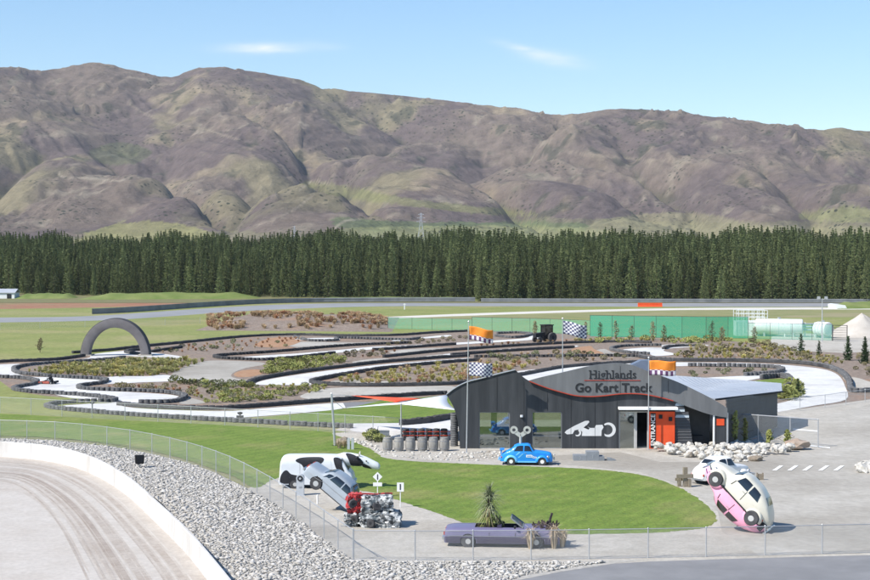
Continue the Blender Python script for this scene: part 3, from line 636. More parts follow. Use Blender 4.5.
# ================================================================== PLANTATION
def crown_mesh(name, h, rad, seed, quads=2000, base=.03, size=.62, mtl='needle', layers=22, conif=False):
    r = random.Random(seed); vs = []; fs = []
    per = max(4, int(quads / (layers * 6)))
    for k in range(layers):
        f = k / (layers - 1); z = h * (base + (1 - base) * (f ** .92))
        L0 = rad * ((1 - f) ** .88 * .96 + .04) * (1.0 if k % 2 else .86)
        nb = 6 if f < .75 else 4
        a0 = r.random() * 6.28
        for bI in range(nb):
            a = a0 + bI * 6.28 / nb + r.uniform(-.35, .35); L = L0 * r.uniform(.62, 1.18)
            up = r.uniform(-.12, .22) + f * .35
            for q in range(per):
                s = (q + r.random()) / per; s = s ** .75
                p = Vector((math.cos(a) * L * s, math.sin(a) * L * s, z + L * s * up - .25 * L * s * s)) + Vector((r.gauss(0, .13), r.gauss(0, .13), r.gauss(0, .16))) * (.5 + L * .5)
                e = size * r.uniform(.55, 1.2) * (1.0 - .45 * f)
                d = Vector((math.cos(a) + r.gauss(0, .5), math.sin(a) + r.gauss(0, .5), r.uniform(-.2, .7))).normalized()
                t = d.cross(Vector((r.gauss(0, 1), r.gauss(0, 1), r.gauss(0, 1)))).normalized()
                b = len(vs); vs += [p - d * e * .5 - t * e * .22, p - d * e * .35 + t * e * .26, p + d * e * .75]
                fs.append((b, b + 1, b + 2))
                n2 = d.cross(t); vs += [p - d * e * .5 - n2 * e * .24, p - d * e * .3 + n2 * e * .24, p + d * e * .65]; fs.append((b + 3, b + 4, b + 5))
    for q in range(5):
        b = len(vs); t = Vector((r.gauss(0, 1), r.gauss(0, 1), 0)).normalized() * .14; vs += [Vector((0, 0, h * .955)) - t, Vector((0, 0, h * .955)) + t, Vector((0, 0, h * 1.03))]; fs.append((b, b + 1, b + 2))
    me = bpy.data.meshes.new(name); me.from_pydata(vs, [], fs); me.materials.append(M[mtl]); me.update(); return me
def trunk_mesh(name, h, r):
    mb = MB(); mb.tube((0, 0, -.1), (0, 0, h * .5), r, r * .6, 7); mb.tube((0, 0, h * .5), (0, 0, h * .97), r * .6, .03, 6)
    for k in range(9):
        z = h * (.12 + .09 * k); a = k * 2.4; mb.tube((0, 0, z), (math.cos(a) * 1.1 * (1 - k / 11), math.sin(a) * 1.1 * (1 - k / 11), z + .25), r * .2, .02, 4)
    o = mb.build(name, M['bark']); me = o.data; bpy.data.objects.remove(o); return me
PINES = []
for k in range(6):
    h = (15.2, 16.4, 17.3, 15.8, 16.9, 14.6)[k]; PINES.append((crown_mesh('pine_crown', h, (3.2, 2.9, 3.4, 2.8, 3.0, 3.5)[k], 40 + k), trunk_mesh('pine_trunk', h, .2)))
FRONT = [(-60, 296.2), (0, 296.4), (60, 297), (262, 298.2), (345, 298.4), (474, 299.3), (481, 301.6), (640, 302), (870, 302.6), (930, 302.6)]
def front_d(px): return G(px, np.interp(px, [p[0] for p in FRONT], [p[1] for p in FRONT])).y
trees = []
for row in range(62):
    off = row * 4.4
    px = -170.0 + random.uniform(0, 5)
    while px < 1040:
        d = front_d(px) + off + random.uniform(-1.4, 1.4)
        step = (4.4 if row < 3 else 3.7) * FPX / d
        if not (px < 14 and row < 2): trees.append((row, px + random.uniform(-.25, .25) * step, d))
        px += step * random.uniform(.85, 1.15)
trees.sort(key=lambda t: t[0])
def tscale(px): return .90 + .10 * min(1, max(0, (px - 120) / 350.0)) + .05 * min(1, max(0, (px - 640) / 120.0)) + .045 * math.sin(px / 23.0) + .035 * math.sin(px / 9.1 + 2)
single = [t for t in trees if 0 <= t[1] <= 872][:300]; sset = set(single); rest = [t for t in trees if t not in sset]
for i, (row, px, d) in enumerate(single):
    k = random.randrange(6); s = tscale(px) * random.uniform(.66, 1.0) * (.9 + .035 * min(row, 3))
    e = empty('pine_tree', ((px - CX) / FPX * d, d, float(terr(d))), 'tall dark green pine at the front edge of the dense plantation', 'tree', 'pines along the front of the plantation', (0, 0, random.uniform(0, 6.28)))
    e.scale = (s * random.uniform(.9, 1.12),) * 2 + (s,)
    link('crown', PINES[k][0], e); link('trunk', PINES[k][1], e)
def scatter_nodes(name, pts, scl, rot, idx, sources, label, cat):
    """one object that instances real meshes on points"""
    me = bpy.data.meshes.new(name); me.from_pydata([tuple(p) for p in pts], [], [])
    a = me.attributes.new('sc', 'FLOAT', 'POINT'); a.data.foreach_set('value', np.asarray(scl, dtype=np.float32))
    a = me.attributes.new('rz', 'FLOAT', 'POINT'); a.data.foreach_set('value', np.asarray(rot, dtype=np.float32))
    a = me.attributes.new('ix', 'INT', 'POINT'); a.data.foreach_set('value', np.asarray(idx, dtype=np.int32))
    o = link(name, me); tag(o, label, cat, None, 'stuff')
    g = bpy.data.node_groups.new(name, 'GeometryNodeTree')
    g.interface.new_socket('Geometry', in_out='INPUT', socket_type='NodeSocketGeometry'); g.interface.new_socket('Geometry', in_out='OUTPUT', socket_type='NodeSocketGeometry')
    n = g.nodes; l = g.links; gi = n.new('NodeGroupInput'); go = n.new('NodeGroupOutput'); jn = n.new('GeometryNodeJoinGeometry')
    def attr(nm, ty):
        q = n.new('GeometryNodeInputNamedAttribute'); q.data_type = ty; q.inputs[0].default_value = nm; return q.outputs[0]
    sc_, rz_, ix_ = attr('sc', 'FLOAT'), attr('rz', 'FLOAT'), attr('ix', 'INT')
    for k, src in enumerate(sources):
        oi = n.new('GeometryNodeObjectInfo'); oi.transform_space = 'ORIGINAL'; oi.inputs['Object'].default_value = src; oi.inputs['As Instance'].default_value = True
        cmp_ = n.new('FunctionNodeCompare'); cmp_.data_type = 'INT'; cmp_.operation = 'EQUAL'; l.new(ix_, cmp_.inputs[2]); cmp_.inputs[3].default_value = k
        ip = n.new('GeometryNodeInstanceOnPoints'); cx = n.new('ShaderNodeCombineXYZ'); l.new(rz_, cx.inputs[2])
        l.new(gi.outputs[0], ip.inputs['Points']); l.new(cmp_.outputs[0], ip.inputs['Selection']); l.new(oi.outputs['Geometry'], ip.inputs['Instance']); l.new(cx.outputs[0], ip.inputs['Rotation']); l.new(sc_, ip.inputs['Scale'])
        l.new(ip.outputs[0], jn.inputs[0])
    l.new(jn.outputs[0], go.inputs[0])
    md = o.modifiers.new('scatter', 'NODES'); md.node_group = g
    return o
srcs = []
for k in range(6):
    for o in bpy.data.objects:
        if o.name.startswith('crown') and o.data == PINES[k][0]: srcs.append(o); break
scatter_nodes('pine_forest', [((px - CX) / FPX * d, d, float(terr(d))) for (_, px, d) in rest], [tscale(px) * random.uniform(.76, 1.13) * (.91 + .012 * min(rw, 12)) for (rw, px, d) in rest],
              [random.uniform(0, 6.28) for _ in rest], [random.randrange(6) for _ in rest], srcs, 'dense mass of pine tops filling the plantation behind its front rows', 'forest')

# ================================================================== TYRE WALLS
TY_R = .31
STACK_PROF = [(.20, 0), (.29, .015), (.31, .08), (.29, .165), (.275, .18), (.30, .20), (.31, .27), (.29, .345), (.275, .36), (.30, .38), (.31, .45), (.29, .53), (.20, .545), (.17, .45)]
def stack_geo(n=10):
    mb = MB(); mb.lathe(STACK_PROF, n); mb.f = [f for f in mb.f if len(f) == 4]
    return np.array(mb.v), np.array(mb.f)
SV, SF = stack_geo(9)
def resample(pts, step):
    P = [np.array(p, float) for p in pts]; o = [P[0]]; acc = 0.0
    for a, b in zip(P[:-1], P[1:]):
        L_ = np.linalg.norm(b - a)
        if L_ < 1e-9: continue
        t = step - acc
        while t <= L_: o.append(a + (b - a) * t / L_); t += step
        acc = L_ - (t - step)
    return o
def world_line(px, step, z=0.0):
    return resample([tuple(G(p[0], p[1], z)) for p in smooth_line(px, False, 5)], step)
def tyre_run(px, label, mt='tyre', belt=0, singles=False, z=.03, hs=.72, group='tyre walls round the kart circuit'):
    pts = world_line(px, .62)
    e = empty('tyre_barrier', (pts[0][0], pts[0][1], z), label, 'tyre barrier', group)
    o0 = np.array([pts[0][0], pts[0][1], 0])
    r = np.random.default_rng(len(pts))
    if singles:
        me = bpy.data.meshes.new('tyre_stack'); me.from_pydata([tuple(v) for v in SV], [], [tuple(map(int, f)) for f in SF]); me.materials.append(M[mt])
        me.polygons.foreach_set('use_smooth', [True] * len(me.polygons)); me.update()
        for p in pts:
            c = link('tyre_stack', me, e); q = p - o0; c.location = (q[0] + r.normal(0, .03), q[1] + r.normal(0, .03), 0); c.rotation_euler.z = r.uniform(0, 6); c.scale = (1, 1, r.uniform(.92, 1.05) * hs)
    else:
        n = len(pts); V = np.empty((n, len(SV), 3)); 
        for i, p in enumerate(pts):
            q = p - o0; V[i] = SV * np.array([1, 1, hs * r.uniform(.9, 1.06)]); V[i, :, 0] += q[0] + r.normal(0, .03); V[i, :, 1] += q[1] + r.normal(0, .03)
        F = (SF[None] + (np.arange(n) * len(SV))[:, None, None]).reshape(-1, 4)
        o = me_obj('tyre_row', V.reshape(-1, 3), F.tolist(), M[mt], e, True); o['kind'] = 'stuff'
    if belt:
        # conveyor belting bolted along one face of the stacks
        mb = MB(); bp = [Vector(p - o0) for p in world_line(px, 1.2)]; vs = []; fs = []
        for i, p in enumerate(bp):
            tg = (bp[min(i + 1, len(bp) - 1)] - bp[max(i - 1, 0)]); nn = Vector((-tg.y, tg.x, 0))
            nn = nn.normalized() if nn.length > 1e-6 else Vector((0, 1, 0))
            if nn.y > 0: nn = -nn
            nn = nn * (.325 * belt)
            for zz in (.05, .46 * hs):
                vs.append((p.x + nn.x, p.y + nn.y, zz)); vs.append((p.x + nn.x * 1.04, p.y + nn.y * 1.04, zz))
        for i in range(len(bp) - 1):
            a = i * 4; b = a + 4; fs += [(a, b, b + 2, a + 2), (a + 1, a + 3, b + 3, b + 1), (a + 2, b + 2, b + 3, a + 3), (a, a + 1, b + 1, b)]
        me_obj('rubber_belt', vs, fs, M['belt'], e)
    return e
tyre_run([(-60, 368), (0, 362.8), (30, 361.6), (60, 360), (84, 356.5)], 'black tyre wall along the grass running left from the foot of the arch', belt=1)
tyre_run([(74, 353.5), (110, 350.8), (143, 347.2), (180, 343.6), (200, 341.6), (240, 337.6), (270, 336), (300, 335.4), (336, 336.2), (365, 336.4), (400, 335.8), (430, 333.6), (466, 331.8)], 'long black tyre wall passing behind the arch along the far grass edge', belt=1)
tyre_run([(144, 355.2), (134, 354.4), (126, 352.8), (132, 351.2), (144, 350.2)], 'short dark tyre wall beside the right foot of the arch', belt=1)
tyre_run([(152, 352.5), (165, 350.5), (182, 348)], 'short black tyre wall on the mulch just right of the arch')
tyre_run([(124, 358.6), (100, 361), (75, 362.6), (40, 364.8), (20, 367.4), (13.5, 370.4), (19, 374), (36, 376), (70, 378.6), (95, 379.8), (106, 381), (102, 384), (86, 386), (79, 388), (85, 390), (110, 391.2), (135, 391.8), (155, 392.8), (175, 394.6), (185, 398),
          (178, 402), (160, 403.6), (136, 403.2)], 'winding dark tyre wall round the tussock bed left of centre', 'tyre_grey', belt=-1)
tyre_run([(-40, 376), (0, 378), (25, 379.6), (37, 382.6), (32, 385.6), (18, 388), (14.5, 390.4), (25, 392.4), (50, 394.2), (80, 396.2), (100, 398.2), (114, 400.4), (112, 402.4), (95, 402.8), (75, 403.4), (56, 405), (47, 407)], 'zigzag tyre wall at the left edge beside the go-kart', 'tyre_grey')
tyre_run([(47, 407.4), (56, 409.8), (90, 413.2), (120, 415.6), (150, 417.6), (200, 420.6), (250, 423.2), (300, 426), (355, 428.8)], 'row of separate tyre stacks along the top of the near lawn', 'tyre_grey', singles=True)
tyre_run([(120, 405.6), (150, 408), (185, 409.6), (222, 409.6), (260, 407.2), (330, 401.8), (400, 397), (448, 394.2)], 'black tyre wall between the long white straight and the planted bed', belt=1)
tyre_run([(410, 343.6), (360, 345.6), (330, 347.6), (290, 351.2), (260, 353.6), (228, 355.6), (215, 357.4), (222, 359), (240, 360), (266, 360.6), (300, 358), (335, 353.8)], 'dark tyre hairpin round the narrow strip at centre left')
tyre_run([(295, 337.4), (310, 341.4), (336, 341), (340, 338.6), (400, 340.4), (420, 339)], 'far tyre wall below the tan tussock bank', 'tyre_grey')
tyre_run([(374, 350.6), (402, 348.8), (440, 346), (455, 345)], 'short black tyre wall under the pale far strip at mid picture', belt=1)
tyre_run([(248, 384.6), (254, 381.4), (268, 378.2), (300, 373), (332, 368.8), (380, 363.2), (430, 359.2), (468, 356.6)], 'long black tyre wall climbing right from the middle hairpin', belt=1)
tyre_run([(478, 360.8), (430, 364.6), (380, 370), (350, 374.6), (326, 379), (311.5, 382.4), (324, 385.2), (360, 386.4), (400, 386.2), (450, 385), (484, 381.6), (520, 376), (560, 368.6), (600, 365), (640, 363)], 'dark tyre wall looping round the yellow tussock bed behind the building', belt=1)
tyre_run([(384, 357.6), (412, 354.6), (440, 351.8), (470, 349.6), (520, 346.2), (570, 343.6), (620, 342.4), (652, 343.4)], 'black tyre wall along the upper side of the thin middle straight', belt=1)
tyre_run([(452, 356), (480, 353.6), (520, 351), (574, 348)], 'black tyre wall along the lower side of the thin middle straight', belt=1)
tyre_run([(476, 357.6), (520, 357.4), (570, 357), (610, 356.6), (640, 357.4)], 'low dark tyre line across the mulch above the building')
tyre_run([(496, 336.6), (512, 338.2), (524, 337.2), (531, 335), (518, 333.4), (497, 334)], 'small far tyre loop left of the dark tractor', 'tyre_grey')
tyre_run([(648, 354.6), (630, 353.6), (616, 351.6), (611, 349.6), (620, 347.2), (640, 346.2), (660, 346)], 'tyre hairpin round the small white bend above the sign', 'tyre_grey')
tyre_run([(664, 349.4), (668, 347.8), (680, 346.8), (700, 346.6)], 'short far tyre wall at the left end of the yellow flower bed', belt=1)
tyre_run([(640, 357.6), (660, 360.8), (700, 361.6), (740, 361.8), (790, 363.6), (822, 367), (840, 373), (849, 382), (851.5, 391.5), (866, 392.5), (890, 391)], 'long grey tyre wall round the outside of the big right bend', 'tyre_grey', belt=1, hs=.9)
tyre_run([(690, 366.6), (730, 367), (762, 367.6), (777, 368.8), (783, 371.4), (775, 374), (758, 375.6), (742, 376.2)], 'tyre wall round the brown island inside the big right bend', 'tyre_grey', hs=.85)
tyre_run([(762, 379.4), (778, 378), (787, 379.2), (791, 383), (789, 388), (783, 392), (777, 395)], 'tyre wall round the grass corner behind the metal roof', 'tyre_grey', hs=1.15)
tyre_run([(402, 425.4), (425, 423.4), (440, 421), (462, 417)], 'black tyre wall on the grass just left of the building', belt=1, hs=.95)

# ================================================================== FENCES
def cum(pts):
    s = [0.0]
    for a, b in zip(pts[:-1], pts[1:]): s.append(s[-1] + (Vector(b) - Vector(a)).length)
    return s
def fence(name, pts, h, label, mesh, post_r=.03, rail=True, post_m='steel', cat='fence', group=None, braces=(), kneel=0.0, base_rail=False, rail_r=.022):
    """pts: world points of the posts; each post, rail and mesh bay is a part of its own"""
    o0 = Vector(pts[0]); e = empty(name, o0, label, cat, group)
    P = [Vector(p) - o0 for p in pts]; S = cum(P)
    pm = None
    for p in P:
        if pm is None:
            mb = MB().tube((0, 0, -.1), (0, 0, h + .03), post_r, None, 7).lathe([(post_r * 1.25, h + .03), (post_r * .7, h + .06)], 7); c = mb.build('post', M[post_m], e); pm = c.data
        else: c = link('post', pm, e)
        c.location = p
    for i, (a, b) in enumerate(zip(P[:-1], P[1:])):
        if rail: MB().tube(a + Vector((0, 0, h)), b + Vector((0, 0, h)), rail_r, None, 6).build('top_rail', M[post_m], e)
        if base_rail: MB().tube(a + Vector((0, 0, .06)), b + Vector((0, 0, .06)), .012, None, 5).build('bottom_wire', M[post_m], e)
        if mesh:
            v = [a + Vector((0, 0, .04)), b + Vector((0, 0, .04)), b + Vector((0, 0, h - .01)), a + Vector((0, 0, h - .01))]
            me_obj('mesh_panel', v, [(0, 1, 2, 3)], M[mesh], e, uv=[(S[i], .04), (S[i + 1], .04), (S[i + 1], h), (S[i], h)])
    for (i, dx, dy) in braces:
        MB().tube(P[i] + Vector((0, 0, h * .62)), P[i] + Vector((dx, dy, .0)), .026, None, 6).build('brace', M[post_m], e)
    return e
arc = [(-110, 435), (-60, 436.4), (-25, 437.6), (0, 439)] + [(27, 439.8), (55, 441), (82, 443.4), (107, 446.6), (130, 450), (152, 454.4), (170, 458.6), (187, 463.4), (202, 468.2), (216, 473.4), (230, 479.4), (244, 486.6), (257, 494), (270, 502), (283, 510.4), (296, 519), (310, 529), (324, 539.4), (338, 550), (353, 560.5)]
fence('boundary_fence', [G(*p) for p in arc], 1.5, 'curved chain link fence along the rock bank at lower left', 'wire')
strt = [(353.6, 560.5), (415, 561.3), (473, 561), (531, 560.6), (589, 559.8), (648, 558.8), (706, 557.6), (765, 556.2), (822, 554.8), (880, 553.4), (938, 552)]
fence('boundary_fence', [G(*p) for p in strt], 1.46, 'straight chain link fence along the front of the car display', 'wire', braces=[(0, 1.7, -.05)], base_rail=True)
lf = [(-60, 411), (0, 413.5), (31, 415.2), (62, 417), (92, 418.6), (125, 420.4), (158, 422.2), (191, 424), (225, 426), (258, 428), (290, 430), (318, 431.6), (345, 433.2), (373, 435), (401, 436.8)]
fence('track_fence', [G(*p) for p in lf], 1.5, 'low mesh fence with white top rail between lawn and kart track', 'wire_far', post_m='steel')
rf = [(777, 413.5), (800, 411), (825, 408), (846, 405), (865, 402.4), (885, 399.6), (905, 397)]
fence('track_fence', [G(*p) for p in rf], 1.25, 'wire fence along the yard by the big right bend', 'wire_far')
gt = [(733, 441), (758, 443), (790, 445.5), (818, 448)]
fence('mesh_fence', [G(*p) for p in gt], 2.15, 'tall mesh fence panels beside the right end of the building', 'wire', rail_r=.05, post_r=.045)
ff = [(-40, 332), (0, 330.4), (40, 328.6), (85, 327.4), (120, 326.4), (165, 325.4), (200, 323.6)]
fence('field_fence', [G(*p) for p in ff], 1.3, 'thin wire fence across the far grass behind the arch', 'wire_far', rail=False)
# green wind netting
n1 = [(472, 331), (492, 331.6), (512, 332.2), (530, 332.6), (550, 333.4), (570, 334.2), (590, 335)]
fence('net_fence', [G(*p) for p in n1], 2.6, 'thin pale green netting fence behind the dark tractor', 'net_thin', post_m='post_dark', rail_r=.03)
n2 = [(590, 336.5), (612, 337), (634, 337.4), (656, 337.8), (682, 338.2), (706, 338.4), (728, 338.4), (748, 338.6)]
fence('net_fence', [G(*p) for p in n2], 3.7, 'solid bright green netting fence behind the sign', 'net', post_m='post_dark', rail_r=.03)
n3 = [(748, 338.8), (770, 339.2), (792, 339.8), (812, 340.2), (832, 340.6)]
fence('net_fence', [G(*p) for p in n3], 2.7, 'see-through green netting fence in front of the white tanks', 'net_thin', post_m='post_dark', rail_r=.03)
n4 = [(388, 328.8), (412, 329.4), (432, 330), (452, 330.5), (472, 331)]
fence('net_fence', [G(*p) for p in n4], 2.2, 'faint green netting fence at the right end of the tussock bank', 'net_thin', post_m='post_dark', rail_r=.02)
gg = [(832.6, 341), (847, 341.4)]
e = fence('yard_gate', [G(*p) for p in gg], 2.6, 'dark barred gate beside the gravel yard', None, post_m='post_dark', post_r=.07, cat='gate', rail_r=.05)
a, b = G(*gg[0]), G(*gg[1])
for k in range(8): MB().tube(Vector((0, 0, .3 + k * .28)), (b - a) + Vector((0, 0, .3 + k * .28)), .035, None, 5).build('bar', M['post_dark'], e)

# race circuit barrier beyond the kart track
def rail_run(px, h, label, m, name='crash_barrier'):
    pts = world_line(px, 4.0); o0 = Vector(pts[0]); e = empty(name, o0, label, 'barrier')
    P = [Vector(p) - o0 for p in pts]; vs = []; fs = []
    for p in P:
        for (yy, zz) in ((0, .02), (-.08, h * .3), (0, h * .5), (-.08, h * .75), (0, h), (.25, h), (.25, .02)): vs.append((p.x, p.y + yy, zz))
    n = 7
    for i in range(len(P) - 1):
        for j in range(n): fs.append((i * n + j, (i + 1) * n + j, (i + 1) * n + (j + 1) % n, i * n + (j + 1) % n))
    me_obj('rail_beam', vs, fs, m, e); return e
rail_run([(92, 314.2), (118, 313), (160, 310.2), (205, 307), (262, 303.8), (340, 302.2), (480, 301.8)], 1.3, 'dark barrier curving along the far race track at left', M['rail_steel'])
rail_run([(481, 302.2), (640, 302.6), (870, 302.9), (930, 303)], 1.1, 'long grey barrier along the foot of the pines at right', M['rail_steel'])

# ================================================================== KART BUILDING
YF = G(590, 449).y
def F(px, py, off=0.0): return AT(px, py, YF - off) if False else Vector((AT(px, py, YF).x, YF - off, AT(px, py, YF).z))
def zpx(py): return AT(435, py, YF).z
def build_building():
    B0 = Vector((F(590, 449).x, YF, 0)); e = empty('kart_building', B0, 'low charcoal building with wavy parapet and grey name band', 'building')
    def L(px, py, off=0.0): return F(px, py, off) - B0
    top = smooth_line([(446.5, 395), (455, 388.6), (467, 382.6), (482, 378.8), (500, 374), (515, 370.4)], False, 4) + \
          smooth_line([(516, 370.6), (523, 377), (530, 381.4), (545, 387.4), (560, 392), (575, 395.6), (590, 396.6), (604, 395.8), (622, 393.8), (640, 394), (656, 396.6), (673, 401)], False, 4)
    left = smooth_line([(446.5, 395), (453, 406), (457, 418), (459, 432), (460, 449.8)], False, 3)
    outline = top + [(676, 402), (676, 449.8)] + left[::-1][:-1]
    holes = [[(479, 412), (510, 412), (510, 448.6), (479, 448.6)], [(532, 412), (562, 412), (562, 448.6), (532, 448.6)], [(619, 411.5), (648, 411.5), (648, 449.0), (619, 449.0)]]
    # wall with real openings: front and back skins and reveals
    loops = [[L(*p) for p in outline]] + [[L(*p) for p in h] for h in holes]
    tri = tessellate_polygon(loops); flat = [v for lp in loops for v in lp]; n = len(flat); th = Vector((0, .3, 0))
    vs = flat + [v + th for v in flat]; fs = [tuple(t) for t in tri] + [tuple(n + i for i in reversed(t)) for t in tri]; k = 0
    for lp in loops:
        m = len(lp)
        for i in range(m): fs.append((k + i, k + (i + 1) % m, n + k + (i + 1) % m, n + k + i))
        k += m
    wl = me_obj('front_wall', vs, fs, M['wallp'], e)
    bm = bmesh.new(); bm.from_mesh(wl.data); bmesh.ops.recalc_face_normals(bm, faces=bm.faces); bm.to_mesh(wl.data); bm.free()
    # panel joints, proud battens over the seams
    for px, y0 in ((497, 376), (524, 380), (547.5, 389.5), (571, 396), (595, 398), (617, 395.5)):
        a = L(px, y0 + 1, .004); b = L(px, 411 if px in (497, 547.5) else 448, .004); MB().box(a.x - .012, a.x + .012, a.y - .012, a.y + .003, b.z, a.z).build('panel_joint', M['letters'], wl)
    # metal capping along the left parapet
    cap = [L(p[0], p[1] - .25, -.12) for p in top[:21]]; mb = MB()
    for a, b in zip(cap[:-1], cap[1:]): mb.prism([a + Vector((0, -.2, 0)), b + Vector((0, -.2, 0)), b + Vector((0, -.2, .05)), a + Vector((0, -.2, .05))], (0, .4, 0))
    mb.build('parapet_cap', M['steel'], wl)
    # grey name band
    up = smooth_line([(529, 380.4), (540, 377.4), (560, 372.8), (576, 369), (591, 365.6), (606, 363.6), (620, 363), (633, 365.2), (646, 370.4), (660, 375.6), (680, 383), (700, 392.6), (715, 400.4), (727, 408)], False, 4)
    lo = smooth_line([(529, 381), (545, 387.2), (560, 391.8), (575, 395.4), (590, 396.4), (604, 395.6), (622, 393.6), (640, 393.8), (656, 396.4), (673, 400.8), (690, 407.6), (705, 413), (717, 416), (727, 417.4)], False, 4)
    poly = [L(p[0], p[1], .18) for p in up] + [L(p[0], p[1], .18) for p in lo[::-1]]
    band = MB().prism(poly, (0, .17, 0)).build('name_band', M['signp'], e)
    # the band's top is a deep shelf that runs back to the roof on the right
    mb = MB(); u2 = [L(p[0], p[1], .0) for p in up if p[0] > 644]
    for a, b in zip(u2[:-1], u2[1:]): mb.prism([a + Vector((0, 0, -.1)), b + Vector((0, 0, -.1)), b + Vector((0, 0, -.02)), a + Vector((0, 0, -.02))], (0, 1.2, 0))
    mb.build('band_return', M['cladding'], band)
    for px in (620, 668): 
        a = L(px, 366 if px == 620 else 380, .18); b = L(px, 393, .18); MB().box(a.x - .012, a.x + .012, a.y - .014, a.y + .002, b.z, a.z).build('panel_joint', M['letters'], band)
    r1 = [L(p[0], p[1] - .1, .22) for p in lo if p[0] < 674]; mb = MB()
    for a, b in zip(r1[:-1], r1[1:]): mb.prism([a + Vector((0, 0, -.035)), b + Vector((0, 0, -.035)), b + Vector((0, 0, .03)), a + Vector((0, 0, .03))], (0, .1, 0))
    mb.build('red_edge', M['red_trim'], e)
    rot = Matrix.Rotation(R(90), 4, 'X')
    c = L(613, 388.0, .2); text_mesh('lettering', 'Go Kart Track', .93, M['letters'], band, Matrix.Translation(c) @ rot, .012, .022, 1.03)['label'] = 'bold dark lettering Go Kart Track'
    c = L(612.5, 374.6, .2); hl = text_mesh('lettering', 'Highlands', .86, M['letters'], band, Matrix.Translation(c) @ rot, .012, .004, 1.06); hl['label'] = 'thin dark lettering Highlands'
    # serifs on the upright stems
    co = np.empty(len(hl.data.vertices) * 3); hl.data.vertices.foreach_get('co', co); co = co.reshape(-1, 3); x0, x1, z0, z1 = co[:, 0].min(), co[:, 0].max(), co[:, 2].min(), co[:, 2].max(); wx_ = x1 - x0
    base_z = c.z - .30; mb = MB()
    for f, tops in ((.012, 1), (.115, 1), (.192, 0), (.365, 1), (.455, 0), (.502, 1), (.715, 0), (.785, 0), (.885, 1)):
        x = x0 + f * wx_; mb.box(x - .1, x + .12, c.y - .014, c.y + .004, base_z, base_z + .06)
        if tops: mb.box(x - .13, x + .06, c.y - .014, c.y + .004, z1 - .05, z1)
    mb.build('serif', M['letters'], hl)
    a = L(584, 380.2, .2); b = L(640, 380.2, .2); MB().box(a.x, b.x, a.y - .02, a.y, a.z - .025, a.z + .02).build('underline', M['red_trim'], band)
    # windows
    for h in holes[:2]:
        (xa, ya), (xb, yb) = h[0], h[2]; a = L(xa, yb, -.1); b = L(xb, ya, -.1); t = .06
        fr = MB().box(a.x, a.x + t, a.y - .04, a.y + .04, a.z, b.z).box(b.x - t, b.x, a.y - .04, a.y + .04, a.z, b.z).box(a.x + t, b.x - t, a.y - .04, a.y + .04, b.z - t, b.z).box(a.x + t, b.x - t, a.y - .04, a.y + .04, a.z, a.z + t) \
            .box(a.x + t, b.x - t, a.y - .03, a.y + .03, a.z + .92, a.z + .97).build('window', M['rail_steel'], e)
        MB().box(a.x + t, b.x - t, a.y - .008, a.y + .008, a.z + .97, b.z - t).build('pane', M['glass'], fr); MB().box(a.x + t, b.x - t, a.y - .008, a.y + .008, a.z + t, a.z + .92).build('pane', M['glass'], fr)
    # entrance
    a = L(619, 449.2, -.1); b = L(648, 411.5, -.1); xm0 = L(634, 440).x; xm1 = L(637, 440).x; xe = L(648, 440).x
    dr = MB().box(a.x, a.x + .07, a.y - .05, a.y + .05, a.z, b.z).box(xm0, xm1, a.y - .05, a.y + .05, a.z, b.z).box(xe - .06, xe, a.y - .05, a.y + .05, a.z, b.z).box(a.x + .07, xm0, a.y - .05, a.y + .05, b.z - .08, b.z).box(xm1, xe - .06, a.y - .05, a.y + .05, b.z - .08, b.z).build('door', M['key'], e)
    MB().box(a.x + .07, xm0, a.y - .01, a.y + .01, a.z, b.z - .08).build('pane', M['glass'], dr)
    a1 = L(618, 410.6, .02); b1 = L(676.5, 406.2, .02); MB().box(a1.x, b1.x, a1.y - .75, a1.y + .0, a1.z + .12, a1.z + .3).build('door_canopy', M['white_paint'], e)
    # a deep dark room behind the openings
    q0 = L(462, 449); q1 = L(676, 405); MB().box(q0.x + .4, q1.x, .32, 11.8, .0, .05).build('floor_slab', M['podium'], e)
    MB().box(L(484, 440).x, L(505, 440).x, 1.6, 2.2, .03, .95).build('counter', M['white_paint'], e); MB().box(L(536, 440).x, L(550, 440).x, 1.8, 2.3, .03, 1.0).build('counter', M['wood'], e)
    # orange entrance panel with upright sign
    a = L(648.4, 450, .05); b = L(674.5, 411.6, .05); op = MB().box(a.x, b.x, a.y - .12, a.y + .02, 0.01, b.z).build('entrance_panel', M['orange'], e)
    s0 = L(650.2, 447.5, .18); s1 = L(655.4, 413, .18); st = MB().box(s0.x, s1.x, s0.y - .02, s0.y, s0.z, s1.z).build('sign_board', M['letters'], op)
    cc = Vector(((s0.x + s1.x) / 2, s0.y - .022, (s0.z + s1.z) / 2 + .03)); text_mesh('lettering', 'ENTRANCE', .46, M['white_paint'], op, Matrix.Translation(cc) @ rot @ Matrix.Rotation(R(90), 4, 'Z'), .006, .006)['label'] = 'white upright lettering ENTRANCE'
    for (px, py) in ((660.2, 416.4), (670, 418.8)):
        p = L(px, py, .18); MB().box(p.x - .13, p.x + .13, p.y - .1, p.y - .0, p.z - .15, p.z + .15).build('wall_fixture', M['letters'], op)
    # wall lamp
    p = L(521.5, 416, .04); MB().box(p.x - .1, p.x + .1, p.y - .14, p.y + .02, p.z - .08, p.z + .08).build('wall_lamp', M['white_paint'], e)
    # weatherboards, each board a lapped piece leaning with the slope
    n = 15
